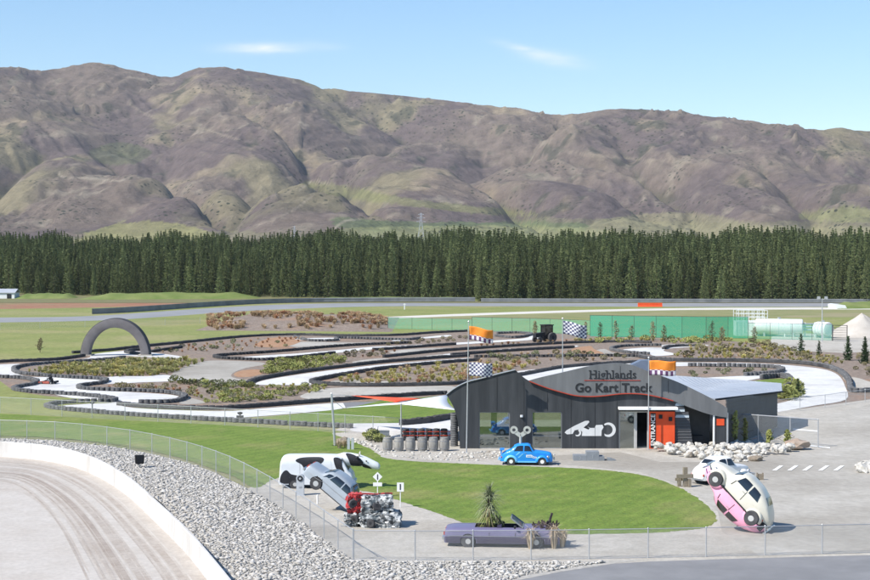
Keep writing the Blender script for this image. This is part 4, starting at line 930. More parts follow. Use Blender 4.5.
    for i in range(n):
        y0 = 447.6 - (447.6 - 403) * i / n; y1 = 447.6 - (447.6 - 403) * (i + 1) / n; xr = 693 - 6.5 * max(0, (447 - y0) / 47) - (3.5 if y0 < 412 else 0); xl = 675.3
        a = L(xl, y0, -.02); b = L(xr, y1, -.02); mt = M['cladding'] if (i % 2 or i < 9) else M['tank_grey']  # alternate upper boards coloured pale to stand for the sunlit stripes
        MB().prism([(a.x, a.y - .05, a.z + .012), (b.x, a.y - .05, a.z + .012), (b.x, a.y, b.z), (a.x, a.y, b.z)], (0, .06, 0)).build('weatherboard', mt, e)
    # open porch on the right with its post and end column
    a = L(692, 449, -1.8); b = L(714, 410, -1.8); MB().box(a.x - .3, b.x, a.y, a.y + .1, 0, 3.1).build('porch_back', M['cladding'], e)
    a = L(693, 449, -.4); MB().box(a.x, a.x + .9, .7, 1.3, .03, .9).build('porch_bench', M['letters'], e)
    p = L(713.6, 449.2); MB().box(p.x - .06, p.x + .06, -.1, .06, 0, zpx(414.5)).build('porch_post', M['white_paint'], e)
    a = L(715.6, 449.2); b = L(725.4, 414); MB().box(a.x, b.x, -.08, .25, 0, b.z).build('end_column', M['wallp'], e)
    a = L(716.4, 425.4); b = L(724, 418.8); MB().box(a.x, b.x, -.12, -.082, a.z, b.z).build('orange_sign', M['orange'], e)
    p = L(727, 449.2); MB().box(p.x - .07, p.x + .07, -.12, .03, 0, zpx(408) - .35).build('end_post', M['steel'], e)
    # wing behind: lapped dark walls and a low metal roof
    K1 = G(777, 427.5); K1.z = 0; ez = AT(778, 391, K1.y).z; A = F(727, 449.2); A.z = 0; A.y += .3; az = zpx(399.6)
    n = 12
    for i in range(n):
        f0, f1 = i / n, (i + 1) / n; dv = (K1 - A); nn = Vector((dv.y, -dv.x, 0)).normalized()
        q = [A + Vector((0, 0, az * f0 + .005)) + nn * .05, K1 + Vector((0, 0, (ez - .02) * f0 + .005)) + nn * .05, K1 + Vector((0, 0, (ez - .02) * f1)), A + Vector((0, 0, (az - .02) * f1))]
        MB().prism([v - B0 for v in q], -nn * .08).build('wing_board', M['cladding'], e)
    C = AT(778, 389.6, K1.y + 12); bk = AT(672, 375.4, 150.0)
    rv = [F(716, 399.4) + Vector((0, .35, .02)), K1 + Vector((.35, -.3, ez + .03)), Vector((C.x - 1.2, K1.y + 5, ez + .25)), Vector((bk.x, 150, bk.z)), Vector((F(640, 390).x, 149, bk.z - .2)), F(640, 390) + Vector((0, .5, -.7)), F(672, 390) + Vector((0, .5, -.1))]
    MB().prism([v - B0 for v in rv], (0, 0, -.12)).build('metal_roof', M['roof'], e)
    rr = e.children[-1]
    d0 = (rv[1] - rv[0])
    for i in range(1, 22):
        a = rv[0].lerp(rv[1], i / 22.0); b = rv[5].lerp(rv[3], i / 22.0) if i > 3 else a.lerp(rv[3], .3)
        b = Vector((rv[3].x + (rv[2].x - rv[3].x) * i / 22.0, rv[3].y + (rv[2].y - rv[3].y) * i / 22.0, rv[3].z + (rv[2].z - rv[3].z) * i / 22.0))
        MB().tube(a - B0 + Vector((0, 0, .005)), b - B0 + Vector((0, 0, .005)), .018, None, 4).build('roof_seam', M['roof'], rr)
    MB().tube(rv[0] - B0 + Vector((.04, -.1, -.06)), rv[1] - B0 + Vector((.06, -.08, -.06)), .08, None, 6).build('gutter', M['letters'], rr)
    # rest of the body hidden behind the parapet, left flank wall and flat roof
    x0 = L(462, 449).x; x1 = L(672, 449).x; MB().box(x0 + .2, x1, .31, 12, 3.2, 3.35).build('flat_roof', M['roof'], e); MB().box(x0 + .2, x0 + .4, .31, 12, 0, 3.2).build('side_wall', M['cladding'], e); 
    ops = [(x0 + .5, x0 + 2.6), (x0 + 3.1, x0 + 4.9), (x0 + 6.2, x0 + 8.4), (x0 + 8.8, x0 + 10.0)]; rw = MB(); cur = x0
    for (u, v) in ops: rw.box(cur, u, 11.9, 12.1, 0, 3.2); rw.box(u, v, 11.9, 12.1, 0, .35); rw.box(u, v, 11.9, 12.1, 2.5, 3.2); cur = v
    rw.box(cur, L(777, 427).x - 4, 11.9, 12.1, 0, 3.2); rw.build('rear_wall', M['cladding'], e)
    # blue roof light standing behind the name band
    a = L(632, 372); b = L(651, 359); yb = 9.0; sc = (YF + yb) / YF
    pa = AT(630, 372, YF + yb) - B0; pb = AT(651, 360.5, YF + yb) - B0
    MB().prism([(pa.x, yb, 3.2), (pb.x, yb, 3.2), (pb.x, yb, pb.z), (pa.x + .9, yb, pb.z), (pa.x, yb, pa.z + .5)], (0, 1.2, 0)).build('roof_light', M['slate'], e)
    # racing kart emblem on the wall
    def em(pts, off=.012, mt='logo', sm=0):
        P = smooth_line(pts, True, 3) if sm else pts; MB().prism([L(p[0], p[1], off) for p in P], (0, .012, 0)).build('kart_emblem', M[mt], wl)
    em([(564.6, 432.6), (566.5, 430.4), (575, 425.6), (585, 421), (588.6, 420.8), (589.4, 422), (586.2, 425.8), (590, 428), (594.5, 428), (596, 425.2), (602.4, 424.8), (603.6, 427.4), (601.6, 430.6), (601.4, 436), (581.8, 436), (582.4, 432), (579, 429.4), (574.6, 430.4), (572.6, 434), (567, 434.4)])
    ring = lambda cx, cy, r0, r1, a0, a1: [(cx + r0 * math.cos(R(a)), cy + r0 * math.sin(R(a))) for a in range(a0, a1 + 1, 12)] + [(cx + r1 * math.cos(R(a)) - (r0 - r1) * .45, cy + r1 * math.sin(R(a))) for a in range(a1, a0 - 1, -12)]
    em(ring(608.6, 429.8, 7.2, 5.0, -130, 130)); em(ring(577.6, 432.8, 3.6, 2.3, -70, 130))
    em([(583.6, 427.6), (586, 425.4), (589.6, 428.2), (588.4, 429.6)], .02, 'letters')
    return e
build_building()

# flagpoles and flags
def flag(name, pole_top, w_, h_, drop, label, m, mod=0.0, curl=.12, split=None, skew=0.0):
    n1, n2 = 14, 8; vs = []; fs = []; uv = []
    for j in range(n2 + 1):
        for i in range(n1 + 1):
            u = i / n1; v = j / n2
            x = u * w_; z = -drop - v * h_ - skew * u + .10 * math.sin(u * 5 + 1) * u
            y = curl * math.sin(u * 7 + v * 1.5) * (.3 + u)
            vs.append((x, y, z)); uv.append((u, 1 - v))
    fm = []
    for j in range(n2):
        for i in range(n1): a = j * (n1 + 1) + i; fs.append((a, a + 1, a + n1 + 2, a + n1 + 1)); fm.append(1 if (split is not None and j >= split) else 0)
    o = me_obj(name, vs, fs, m if isinstance(m, list) else [m], None, True, uv=uv, fm=fm); o.location = pole_top
    s = o.modifiers.new('thickness', 'SOLIDIFY'); s.thickness = .006
    return tag(o, label, 'flag')
def pole(px, base_y, top_y, label, lean=0.0):
    b = G(px, base_y); t = AT(px, top_y, b.y); e = empty('flagpole', b, label, 'flagpole', 'flagpoles at the kart building')
    MB().tube((0, 0, -.1), (lean, 0, t.z), .05, .03, 8).build('pole', M['steel'], e); MB().lathe([(.02, 0), (.06, .03), (.07, .08), (.04, .13), (.01, .14)], 8, c=(lean, 0, t.z)).build('finial', M['steel'], e)
    MB().box(-.14, .14, -.14, .14, 0, .05).build('base_plate', M['steel'], e)
    return Vector((b.x + lean + .05, b.y, t.z))
p1 = pole(466.4, 453.5, 322.6, 'tall flagpole with two flags by the left windows', .16)
flag('flag', p1 + Vector((0, 0, 0)), 1.75, 1.0, .25, 'orange flag with chequered edge on the left flagpole', [M['flag_orange'], M['check_purple']], split=5, skew=.28)
flag('flag', p1 + Vector((0, 0, 0)), 1.7, 1.0, 2.95, 'chequered flag low on the left flagpole', M['check'], skew=.02)
p2 = pole(562.4, 446, 319.4, 'tall flagpole rising behind the name band')
flag('flag', p2, 1.8, 1.0, .1, 'chequered flag on the middle flagpole', M['check'], skew=.35)
p3 = pole(648.4, 450.4, 358.6, 'shorter flagpole in front of the orange entrance panel')
flag('flag', p3, 2.0, 1.1, .15, 'orange and purple chequered flag on the right flagpole', [M['flag_orange'], M['check_purple']], split=5, curl=.08)

# shade sails and their poles
def sailp(name, pts, m, label):
    V = [Vector(p) for p in pts]; c = sum(V, Vector()) / len(V); n = len(V); vs = []; fs = []
    ring = []
    for i in range(n):
        a, b = V[i], V[(i + 1) % n]
        for k in range(6):
            t = k / 6; p = a.lerp(b, t); p = p.lerp(c, .10 * math.sin(math.pi * t)); ring.append(p)
    m_ = len(ring); cc = c + Vector((0, 0, .0))
    for f in (1, .66, .33): vs += [cc.lerp(p, f) + Vector((0, 0, .12 * (1 - f))) for p in ring]
    vs.append(cc + Vector((0, 0, .12)))
    for q in range(2):
        for i in range(m_): fs.append((q * m_ + i, q * m_ + (i + 1) % m_, (q + 1) * m_ + (i + 1) % m_, (q + 1) * m_ + i))
    for i in range(m_): fs.append((2 * m_ + i, 2 * m_ + (i + 1) % m_, 3 * m_))
    o = me_obj(name, [v - c for v in vs], fs, m, None, True); o.location = c; s = o.modifiers.new('thickness', 'SOLIDIFY'); s.thickness = .01
    return tag(o, label, 'shade sail')
db = G(401, 441).y
sailp('shade_sail', [AT(343, 408, db - 1), AT(401, 404.2, db), AT(456, 410.2, YF + 1), AT(448, 394.6, YF + 9), AT(400, 401.5, db + 8)], M['sail'], 'white shade sail stretched to the left end of the building')
sailp('shade_sail', [AT(351, 395.6, db + 9), AT(424, 398.6, db + 6), AT(396, 402.4, db + 3)], M['sail_red'], 'thin orange red shade sail above the white one')
def cable(a, b, label):
    o = MB().tube((0, 0, 0), Vector(b) - Vector(a), .02, None, 5).build('sail_cable', M['steel'], None); o.location = a; tag(o, label, 'cable', 'cables of the shade sails')
lp = AT(331.6, 395, G(335, 446).y)
cable(AT(343, 408, db - 1), lp - Vector((0, 0, .3)), 'thin cable from the white sail corner to the leaning pole'); cable(AT(351, 395.6, db + 9), lp, 'thin cable from the red sail corner to the leaning pole')
def plain_pole(px, by, ty, r, label, name='steel_pole', lean=0.0, cat='pole'):
    b = G(px, by); t = AT(px + lean, ty, b.y); mb = MB().tube((0, 0, -.1), (t.x - b.x, 0, t.z), r, r * .8, 8).lathe([(r * .8, 0), (r * .4, .06)], 8, c=(t.x - b.x, 0, t.z)); mb.box(-r * 2, r * 2, -r * 2, r * 2, 0, .04)
    o = mb.build(name, M['steel'], None); o.location = b; return tag(o, label, cat)
plain_pole(401, 441.5, 403.4, .06, 'steel pole holding the middle of the shade sail')
plain_pole(335, 446, 393.6, .10, 'leaning grey pole on the lawn behind the cow van', lean=-3.6)
# tyre arch over the kart track
def build_arch():
    a = G(87, 356.4); b = G(144.5, 354.8); c = (a + b) / 2; c.z = 0; R1 = (b - a).length / 2 + .75; R0 = R1 - 1.2; dirv = (b - a).normalized(); e = empty('tyre_arch', c, 'big grey half tyre arch spanning the kart track at left', 'arch', None, (0, 0, math.atan2(dirv.y, dirv.x) - R(24)))
    n = 40; w2 = .95; hk = (AT(115, 318, c.y).z) / R1
    def loft(prof, name, m):
        vs = []; fs = []; k = len(prof)
        for i in range(n + 1):
            t = math.pi * i / n
            for (r, y) in prof: vs.append((-math.cos(t) * r, y, math.sin(t) * r * hk - .02))
        for i in range(n):
            for j in range(k): fs.append((i * k + j, i * k + (j + 1) % k, (i + 1) * k + (j + 1) % k, (i + 1) * k + j))
        fs += [tuple(range(k)), tuple(n * k + j for j in range(k - 1, -1, -1))]
        o = me_obj(name, vs, fs, m, e, True)
        bm = bmesh.new(); bm.from_mesh(o.data); bmesh.ops.recalc_face_normals(bm, faces=bm.faces); bm.to_mesh(o.data); bm.free(); o.data.set_sharp_from_angle(angle=R(35)); return o
    loft([(R0, -w2), (R0 + .1, -w2 - .04), (R1 - .2, -w2 - .04), (R1 - .06, -w2), (R1 - .06, w2), (R1 - .2, w2 + .04), (R0 + .1, w2 + .04), (R0, w2)], 'sidewall', M['arch'])
    loft([(R1 - .055, -w2 * .96), (R1 + .02, -w2 * .9), (R1 + .02, w2 * .9), (R1 - .055, w2 * .96)], 'tread', M['arch_dark'])
    MB().box(-R1 - .4, -R0 + .4, -w2 - .3, w2 + .3, 0, .18).build('footing', M['gravel'], e); MB().box(R0 - .4, R1 + .4, -w2 - .3, w2 + .3, 0, .18).build('footing', M['gravel'], e)
build_arch()

# ================================================================== VEHICLES
def interp_cols(st, x):
    xs = np.array([a[0] for a in st], float)
    o = []
    for c in range(1, len(st[0])):
        ys = np.array([a[c] for a in st], float); h = np.diff(xs); dl = np.diff(ys) / h; m = np.zeros(len(xs))
        m[1:-1] = np.where(dl[:-1] * dl[1:] > 0, 2 * dl[:-1] * dl[1:] / (dl[:-1] + dl[1:] + 1e-12), 0); m[0] = dl[0]; m[-1] = dl[-1]
        i = int(np.clip(np.searchsorted(xs, x) - 1, 0, len(xs) - 2)); t = (x - xs[i]) / h[i]
        o.append((2 * t ** 3 - 3 * t * t + 1) * ys[i] + (t ** 3 - 2 * t * t + t) * h[i] * m[i] + (-2 * t ** 3 + 3 * t * t) * ys[i + 1] + (t ** 3 - t * t) * h[i] * m[i + 1])
    return o
class Body:
    """shell of a car: stations (x, roof height, half width), swept through rounded sections; local x forward, z up"""
    def __init__(s, st, sill, belt, tumble=.74, flank=.97):
        s.st = st; s.sill = sill; s.belt = belt; s.tum = tumble; s.flank = flank; s.x0 = st[0][0]; s.x1 = st[-1][0]
    def P(s, x, q, off=0.0, side=-1):
        zt, wb = interp_cols(s.st, min(max(x, s.x0), s.x1)); zs = s.sill
        zb = min(s.belt, zs + (zt - zs) * .66); cab = max(0, min(1, (zt - s.belt - .05) / .3))
        zr = zb + (zt - zb) * (.86 if cab > .5 else .8); wr = wb * (s.tum * cab + .86 * (1 - cab))
        C = [(wb * s.flank, zs), (wb * 1.02, zs + (zb - zs) * .5), (wb, zb), (wr, zr), (0, zt)]
        C = [(C[0][0], 2 * zs - C[1][1])] + C + [(-wr, zr)]
        i = min(3, int(q)); t = q - i; p = [np.array(C[i + k]) for k in range(4)]
        v = .5 * (2 * p[1] + (p[2] - p[0]) * t + (2 * p[0] - 5 * p[1] + 4 * p[2] - p[3]) * t * t + (3 * p[1] - p[0] - 3 * p[2] + p[3]) * t ** 3)
        tg = .5 * ((p[2] - p[0]) + 2 * (2 * p[0] - 5 * p[1] + 4 * p[2] - p[3]) * t + 3 * (3 * p[1] - p[0] - 3 * p[2] + p[3]) * t * t)
        n = np.array([tg[1], -tg[0]]); n = n / (np.linalg.norm(n) + 1e-9); v = v + n * off
        return Vector((x, side * v[0], v[1]))
    def shell(s, arches=(), ra=.36, M_=56, N_=14):
        xs = np.linspace(s.x0, s.x1, M_); qs = np.linspace(0, 4, N_); vs = []; fs = []; row = 2 * N_ - 1
        for x in xs:
            vs += [s.P(x, q, 0, -1) for q in qs] + [s.P(x, q, 0, 1) for q in qs[::-1][1:]]
        for i in range(M_ - 1):
            for j in range(row - 1):
                f = (i * row + j, (i + 1) * row + j, (i + 1) * row + j + 1, i * row + j + 1); c = sum((vs[k] for k in f), Vector()) / 4
                if any((c.x - ax) ** 2 + (c.z - az) ** 2 < ra * ra for (ax, az) in arches) and c.z < s.belt: continue
                fs.append(f)
        # pull the rim of each arch onto its circle
        used = {}
        for f in fs:
            for k in f: used[k] = used.get(k, 0) + 1
        for k in used:
            v = vs[k]
            for (ax, az) in arches:
                r = math.hypot(v.x - ax, v.z - az)
                if r < ra + .035 and v.z < s.belt: kx = ra / max(r, 1e-6); vs[k] = Vector((ax + (v.x - ax) * kx, v.y, az + (v.z - az) * kx))
        fs.append(tuple(range(row))); fs.append(tuple((M_ - 1) * row + j for j in range(row - 1, -1, -1)))
        return vs, fs
    def patch(s, xb0, xb1, xt0, xt1, q0, q1, side, off=.012, n=8, mm=5):
        vs = []; fs = []
        for j in range(mm + 1):
            f = j / mm; q = q0 + (q1 - q0) * f; a = xb0 + (xt0 - xb0) * f; b = xb1 + (xt1 - xb1) * f
            for i in range(n + 1): vs.append(s.P(a + (b - a) * i / n, q, off, side))
        for j in range(mm):
            for i in range(n): k = j * (n + 1) + i; fs.append((k, k + 1, k + n + 2, k + n + 1))
        return vs, fs
    def screen(s, xa, xb, qlo, off=.012, n=6, mm=12):
        """glass across the car between two stations, from flank to flank"""
        vs = []; fs = []
        for i in range(n + 1):
            x = xa + (xb - xa) * i / n
            for j in range(mm + 1):
                u = -1 + 2 * j / mm; q = 4 - (4 - qlo) * abs(u); vs.append(s.P(x, q, off, -1 if u < 0 else 1))
        for i in range(n):
            for j in range(mm): k = i * (mm + 1) + j; fs.append((k, k + 1, k + mm + 2, k + mm + 1))
        return vs, fs
_wheel = {}
def wheel(parent, x, y, z, r, side, rimm='rim', w_=.17, hub=.55):
    key = (r, rimm, w_, hub)
    if key not in _wheel:
        t = MB().lathe([(r * .62, -w_ / 2), (r * .9, -w_ / 2), (r, -w_ * .32), (r, w_ * .32), (r * .9, w_ / 2), (r * .62, w_ / 2)], 24, 'y').build('wheel', M['tyre'], None, True)
        h = MB().lathe([(r * .02, -w_ * .52), (r * hub * .55, -w_ * .5), (r * hub * .6, -w_ * .40), (r * .58, -w_ * .42), (r * .66, -w_ * .48), (r * .66, w_ * .3), (r * .02, w_ * .3)], 24, 'y').build('rim', M[rimm], None, True)
        _wheel[key] = (t.data, h.data); bpy.data.objects.remove(t); bpy.data.objects.remove(h)
    a, b = _wheel[key]; o = link('wheel', a, parent); o.location = (x, y, z)
    if side > 0: o.rotation_euler.z = math.pi
    link('rim', b, o); return o
def blob(c, rx, ry, rz, name, m, parent, zmin=None, n=14, k=8, pw=1.0):
    vs = []; fs = []
    for i in range(k + 1):
        t = -math.pi / 2 + math.pi * i / k
        for j in range(n):
            a = 2 * math.pi * j / n; sg = lambda v: math.copysign(abs(v) ** pw, v)
            p = Vector((c[0] + rx * sg(math.cos(t)) * sg(math.cos(a)), c[1] + ry * sg(math.cos(t)) * sg(math.sin(a)), c[2] + rz * sg(math.sin(t))))
            if zmin is not None: p.z = max(p.z, zmin)
            vs.append(p)
    for i in range(k):
        for j in range(n): fs.append((i * n + j, i * n + (j + 1) % n, (i + 1) * n + (j + 1) % n, (i + 1) * n + j))
    return me_obj(name, vs, fs, m, parent, True)
def fender(parent, x, y, z, r, m, side, depth=.26, lf=1.0, lb=1.0):
    """arched mudguard over a wheel: rounded shell open at the side below the arch"""
    vs = []; fs = []; n = 18; prof = [(0.0, 1.28), (.35, 1.30), (.72, 1.24), (.95, 1.10), (1.0, .98), (.97, .90)]
    for i in range(n + 1):
        t = math.pi * (i / n) ; ex = (lf if math.cos(t) > 0 else lb)
        for (d, k) in prof:
            kk = k + (.42 * max(0, abs(math.cos(t)) - .5) * (ex - 1) * 2 if k > 1 else 0); 
            vs.append((x + math.cos(t) * r * (kk if k > 1 else k) * 1.04, y + side * d * depth, z - .02 + math.sin(t) * r * k * 1.06))
    k = len(prof)
    for i in range(n):
        for j in range(k - 1): fs.append((i * k + j, i * k + j + 1, (i + 1) * k + j + 1, (i + 1) * k + j))
    o = me_obj('fender', vs, fs, m, parent, True); s = o.modifiers.new('thickness', 'SOLIDIFY'); s.thickness = .02; return o
def shell_obj(parent, B, m, arches, ra, name='body', M_=56, N_=14):
    vs, fs = B.shell(arches, ra, M_, N_); o = me_obj(name, vs, fs, m, parent, True); o.data.set_sharp_from_angle(angle=R(50))
    bm = bmesh.new(); bm.from_mesh(o.data); bmesh.ops.recalc_face_normals(bm, faces=bm.faces); bm.to_mesh(o.data); bm.free(); return o
def glaze(parent, B, wins, ws=None, rw=None, m='cglass', qa=2.12, qb=2.86, frame=None):
    for (a, b, c, d) in wins:
        for sd in (-1, 1):
            if frame:
                v, f = B.patch(a - .035, b + .035, c - .03, d + .03, qa - .05, qb + .06, sd, .006); me_obj('window_trim', v, f, M[frame], parent, True)
            v, f = B.patch(a, b, c, d, qa, qb, sd); me_obj('window', v, f, M[m], parent, True)
    if ws: v, f = B.screen(ws[0], ws[1], 3.05); me_obj('windscreen', v, f, M[m], parent, True)
    if rw: v, f = B.screen(rw[0], rw[1], 3.25); me_obj('rear_window', v, f, M[m], parent, True)

BEETLE = [(-2.0, .55, .28), (-1.9, .72, .40), (-1.65, .95, .54), (-1.3, 1.18, .66), (-.9, 1.37, .73), (-.4, 1.48, .76), (.1, 1.49, .76), (.42, 1.42, .75), (.62, 1.27, .73), (.84, 1.04, .68), (1.1, .97, .58), (1.45, .87, .47), (1.78, .72, .36), (1.95, .55, .24)]
def beetle_body(parent, m, tag_=''):
    B = Body(BEETLE, .26, .93, .70, .98); b = shell_obj(parent, B, m, [], .4)
    glaze(b, B, [(-.18, .50, -.14, .34), (-.86, -.26, -.70, -.24)], (.80, .54), (-1.32, -.98))
    for sd in (-1, 1):
        fender(b, 1.22, sd * .50, .32, .35, m, sd, .30); fender(b, -1.2, sd * .52, .32, .35, m, sd, .28)
        MB().box(-.86, .84, sd * .60 if sd > 0 else -.80, .80 if sd > 0 else -.60, .24, .29).build('running_board', M['letters'], b)
        blob((1.58, sd * .62, .58), .09, .09, .09, 'headlight', M['chrome'], b); blob((-1.58, sd * .62, .5), .06, .05, .09, 'tail_light', M['red_trim'], b)
        v, f = B.patch(.56, .60, .50, .54, 1.2, 2.1, sd, .006); me_obj('door_gap', v, f, M['letters'], b); v, f = B.patch(-.24, -.21, -.22, -.19, .6, 2.1, sd, .006); me_obj('door_gap', v, f, M['letters'], b)
        MB().box(-.16, -.02, min(sd * .775, sd * .80), max(sd * .775, sd * .80), .84, .87).build('door_handle', M['chrome'], b)
    for x in (2.03, -2.07): MB().tube((x, -.62, .42), (x, .62, .42), .045, None, 8).build('bumper', M['chrome'], b)
    return b
def build_beetles():
    g = G(760, 530.5); k = 1.13
    e = empty('stacked_car', g, 'cream and pink old cars joined belly to belly, balanced on their tails', 'car sculpture')
    rig = Matrix.Translation((-1.22, 0, 1.78)) @ Matrix.Rotation(R(-26), 4, 'Z') @ Matrix.Rotation(R(45), 4, 'Y') @ Matrix.Rotation(math.pi, 4, 'Z') @ Matrix.Scale(k, 4)
    # the upper car looks up and left, its roof to the right; the pink one hangs mirrored under it
    up = beetle_body(e, M['cream']); up['label'] = 'cream upper car body'; up.matrix_local = rig @ Matrix.Translation((0, 0, -.22))
    dn = beetle_body(e, M['pink']); dn['label'] = 'pink lower car body'; dn.matrix_local = rig @ Matrix.Translation((.0, .06, .30)) @ Matrix.Rotation(math.pi, 4, 'X') @ Matrix.Diagonal((1.0, 1.0, .84, 1.0))
    for x in (1.22, -1.2):
        for sd in (-1, 1):
            wl = wheel(e, 0, 0, 0, .36, sd, 'rim', .2, .7); wl.matrix_local = rig @ Matrix.Translation((x, sd * .80, .06)) @ (Matrix.Rotation(math.pi, 4, 'Z') if sd > 0 else Matrix())
    o = MB().box(-1.9, 1.6, -.6, .6, -.15, .27).build('chassis', M['letters'], e); o.matrix_local = rig
build_beetles()

MINOR = [(-1.84, .5, .32), (-1.76, .72, .44), (-1.5, .93, .56), (-1.15, 1.10, .64), (-.85, 1.36, .69), (-.4, 1.50, .72), (.05, 1.50, .72), (.26, 1.42, .71), (.58, 1.04, .67), (1.0, .99, .56), (1.45, .93, .46), (1.72, .84, .38), (1.82, .55, .28)]
def old_car(name, loc, yaw, m, label, trim, scale=1.0, low=None):
    e = empty(name, loc, label, 'car', None, (0, 0, yaw)); e.scale = (scale,) * 3
    B = Body(MINOR, .27, .97, .72, .98); b = shell_obj(e, B, m, [], .4)
    glaze(b, B, [(-.15, .40, -.13, .22), (-.88, -.24, -.66, -.22)], (.53, .29), (-1.10, -.88), frame=trim)
    for sd in (-1, 1):
        f1 = fender(b, 1.10, sd * .50, .30, .33, m, sd, .28, 1.0, 1.35); f2 = fender(b, -1.06, sd * .52, .30, .33, low or m, sd, .26, 1.2, 1.3)
        blob((1.50, sd * .60, .62), .10, .10, .10, 'headlight', M['chrome'], b); blob((-1.72, sd * .46, .56), .05, .05, .08, 'tail_light', M['red_trim'], b)
        MB().box(-.75, .75, min(sd * .62, sd * .76), max(sd * .62, sd * .76), .24, .33).build('sill', low or m, b)
        for x in (1.10, -1.06): wheel(e, x, sd * .68, .30, .30, sd, 'white_paint' if low else 'chrome', .16, .8)
        MB().box(-.12, .0, min(sd * .735, sd * .76), max(sd * .735, sd * .76), .88, .91).build('door_handle', M['chrome'], b)
    MB().box(1.80, 1.86, -.26, .26, .45, .72).build('grille', M['chrome'], b); MB().tube((1.92, -.66, .42), (1.92, .66, .42), .05, None, 8).build('bumper', M['chrome'], b); MB().tube((-1.92, -.66, .42), (-1.92, .66, .42), .05, None, 8).build('bumper', low or m, b)
    MB().box(-1.5, 1.55, -.5, .5, .16, .3).build('chassis', M['letters'], e)
    return e, B, b
mloc = G(526.5, 464.6)
mc, MBd, mb_ = old_car('vintage_car', mloc, R(-4), M['blue'], 'small bright blue vintage car with a giant wind-up key', None, 1.0, M['lightblue'])
v, f = MBd.patch(-.02, .72, -.02, .72, .95, 1.45, -1, .01); me_obj('door_sign', v, f, M['white_paint'], mb_)
for i, (a, w_) in enumerate(((.04, .3), (.38, .28))):
    v, f = MBd.patch(a, a + w_, a, a + w_, 1.12, 1.26, -1, .016); me_obj('sign_print', v, f, M['blue'], mb_)
for (xa, xb, q0, q1) in ((-.62, -.30, .8, 1.7), (-.78, -.52, 1.3, 2.0)):
    v, f = MBd.patch(xa, xa + .12, xb, xb + .12, q0, q1, -1, .008); me_obj('body_stripe', v, f, M['lightblue'], mb_)
MB().box(-1.86, -1.55, -.55, .55, 1.05, 1.10).box(-1.8, -1.72, -.5, -.44, .8, 1.06).box(-1.8, -1.72, .44, .5, .8, 1.06).build('tail_wing', M['blue'], mb_)
# wind-up key standing on the roof
kk = MB(); kk.tube((-.42, 0, 1.44), (-.42, 0, 2.0), .09, None, 10); ko = kk.build('key_stem', M['key'], mc, True)
def ringy(cx, cz, r0, r1, th):
    n = 20; vs = []; fs = []
    for y in (-th, th):
        for r in (r0, r1):
            for i in range(n): a = 2 * math.pi * i / n; vs.append((cx + r * math.cos(a), y, cz + r * math.sin(a)))
    for i in range(n):
        j = (i + 1) % n; fs += [(i, j, n + j, n + i), (2 * n + i, 3 * n + i, 3 * n + j, 2 * n + j), (i, 2 * n + i, 2 * n + j, j), (n + i, n + j, 3 * n + j, 3 * n + i)]
    return vs, fs
kb = MB()
for sx in (-1, 1):
    v, f = ringy(-.42 + sx * .46, 2.42, .12, .27, .05); kb.add(v, f); kb.prism([(-.42 + sx * .04, -.05, 1.92), (-.42 + sx * .14, -.05, 1.94), (-.42 + sx * .46, -.05, 2.18), (-.42 + sx * .24, -.05, 2.36), (-.42 + sx * .0, -.05, 2.2)], (0, .1, 0))
kb.build('key_bow', M['key'], mc)

# white vintage saloon behind the stacked cars
wl_ = G(721, 482.5); wc, WB, wb_ = old_car('vintage_car', wl_, R(33), M['carwhite'], 'white vintage saloon parked behind the stacked cream and pink cars', None, 1.16)

# silver saloon buried nose first
SEDAN = [(-2.16, .62, .70), (-2.1, .86, .78), (-1.6, .93, .83), (-1.32, .97, .84), (-.82, 1.36, .84), (-.2, 1.42, .85), (.25, 1.38, .85), (.85, .98, .84), (1.4, .93, .83), (1.95, .86, .80), (2.14, .6, .70)]
def build_silver():
    g = G(352, 511.5); e = empty('buried_car', g, 'silver saloon diving nose first into the ground beside crushed cars', 'car')
    B = Body(SEDAN, .24, .90, .80, .99); b = shell_obj(e, B, M['silver'], [(1.32, .31), (-1.24, .31)], .37, M_=72)
    rig = Matrix.Translation((.5, 0, -.78)) @ Matrix.Rotation(R(-12), 4, 'Z') @ Matrix.Rotation(R(38), 4, 'Y') @ Matrix.Scale(1.1, 4) @ Matrix.Translation((-1.85, 0, .1)); b.matrix_local = rig
    glaze(b, B, [(-.02, .74, .0, .32), (-.80, -.1, -.62, -.08)], (.80, .32), (-1.26, -.86))
    v, f = B.patch(-1.16, -.88, -1.0, -.72, 2.15, 2.7, -1); me_obj('window', v, f, M['cglass'], b)
    for sd in (-1, 1):
        for x in (1.32, -1.24):
            w_ = wheel(e, 0, 0, 0, .33, sd, 'rim', .2, .8); w_.matrix_local = rig @ Matrix.Translation((x, sd * .76, .30)) @ (Matrix.Rotation(math.pi, 4, 'Z') if sd > 0 else Matrix())
        MB().box(-2.18, -2.12, min(sd * .3, sd * .68), max(sd * .3, sd * .68), .62, .78).build('tail_light', M['red_trim'], b)
        v, f = B.patch(-1.9, 1.9, -1.9, 1.9, 1.2, 1.28, sd, .012, 16); me_obj('side_trim', v, f, M['chrome'], b)
        MB().box(-.95, .95, min(sd * .83, sd * .86), max(sd * .83, sd * .86), .25, .29).build('sill', M['letters'], b)
    MB().box(-2.26, -2.16, -.78, .78, .42, .54).build('bumper', M['chrome'], b); o = MB().box(-2, 2, -.66, .66, .2, .6).build('chassis', M['letters'], e); o.matrix_local = rig
build_silver()

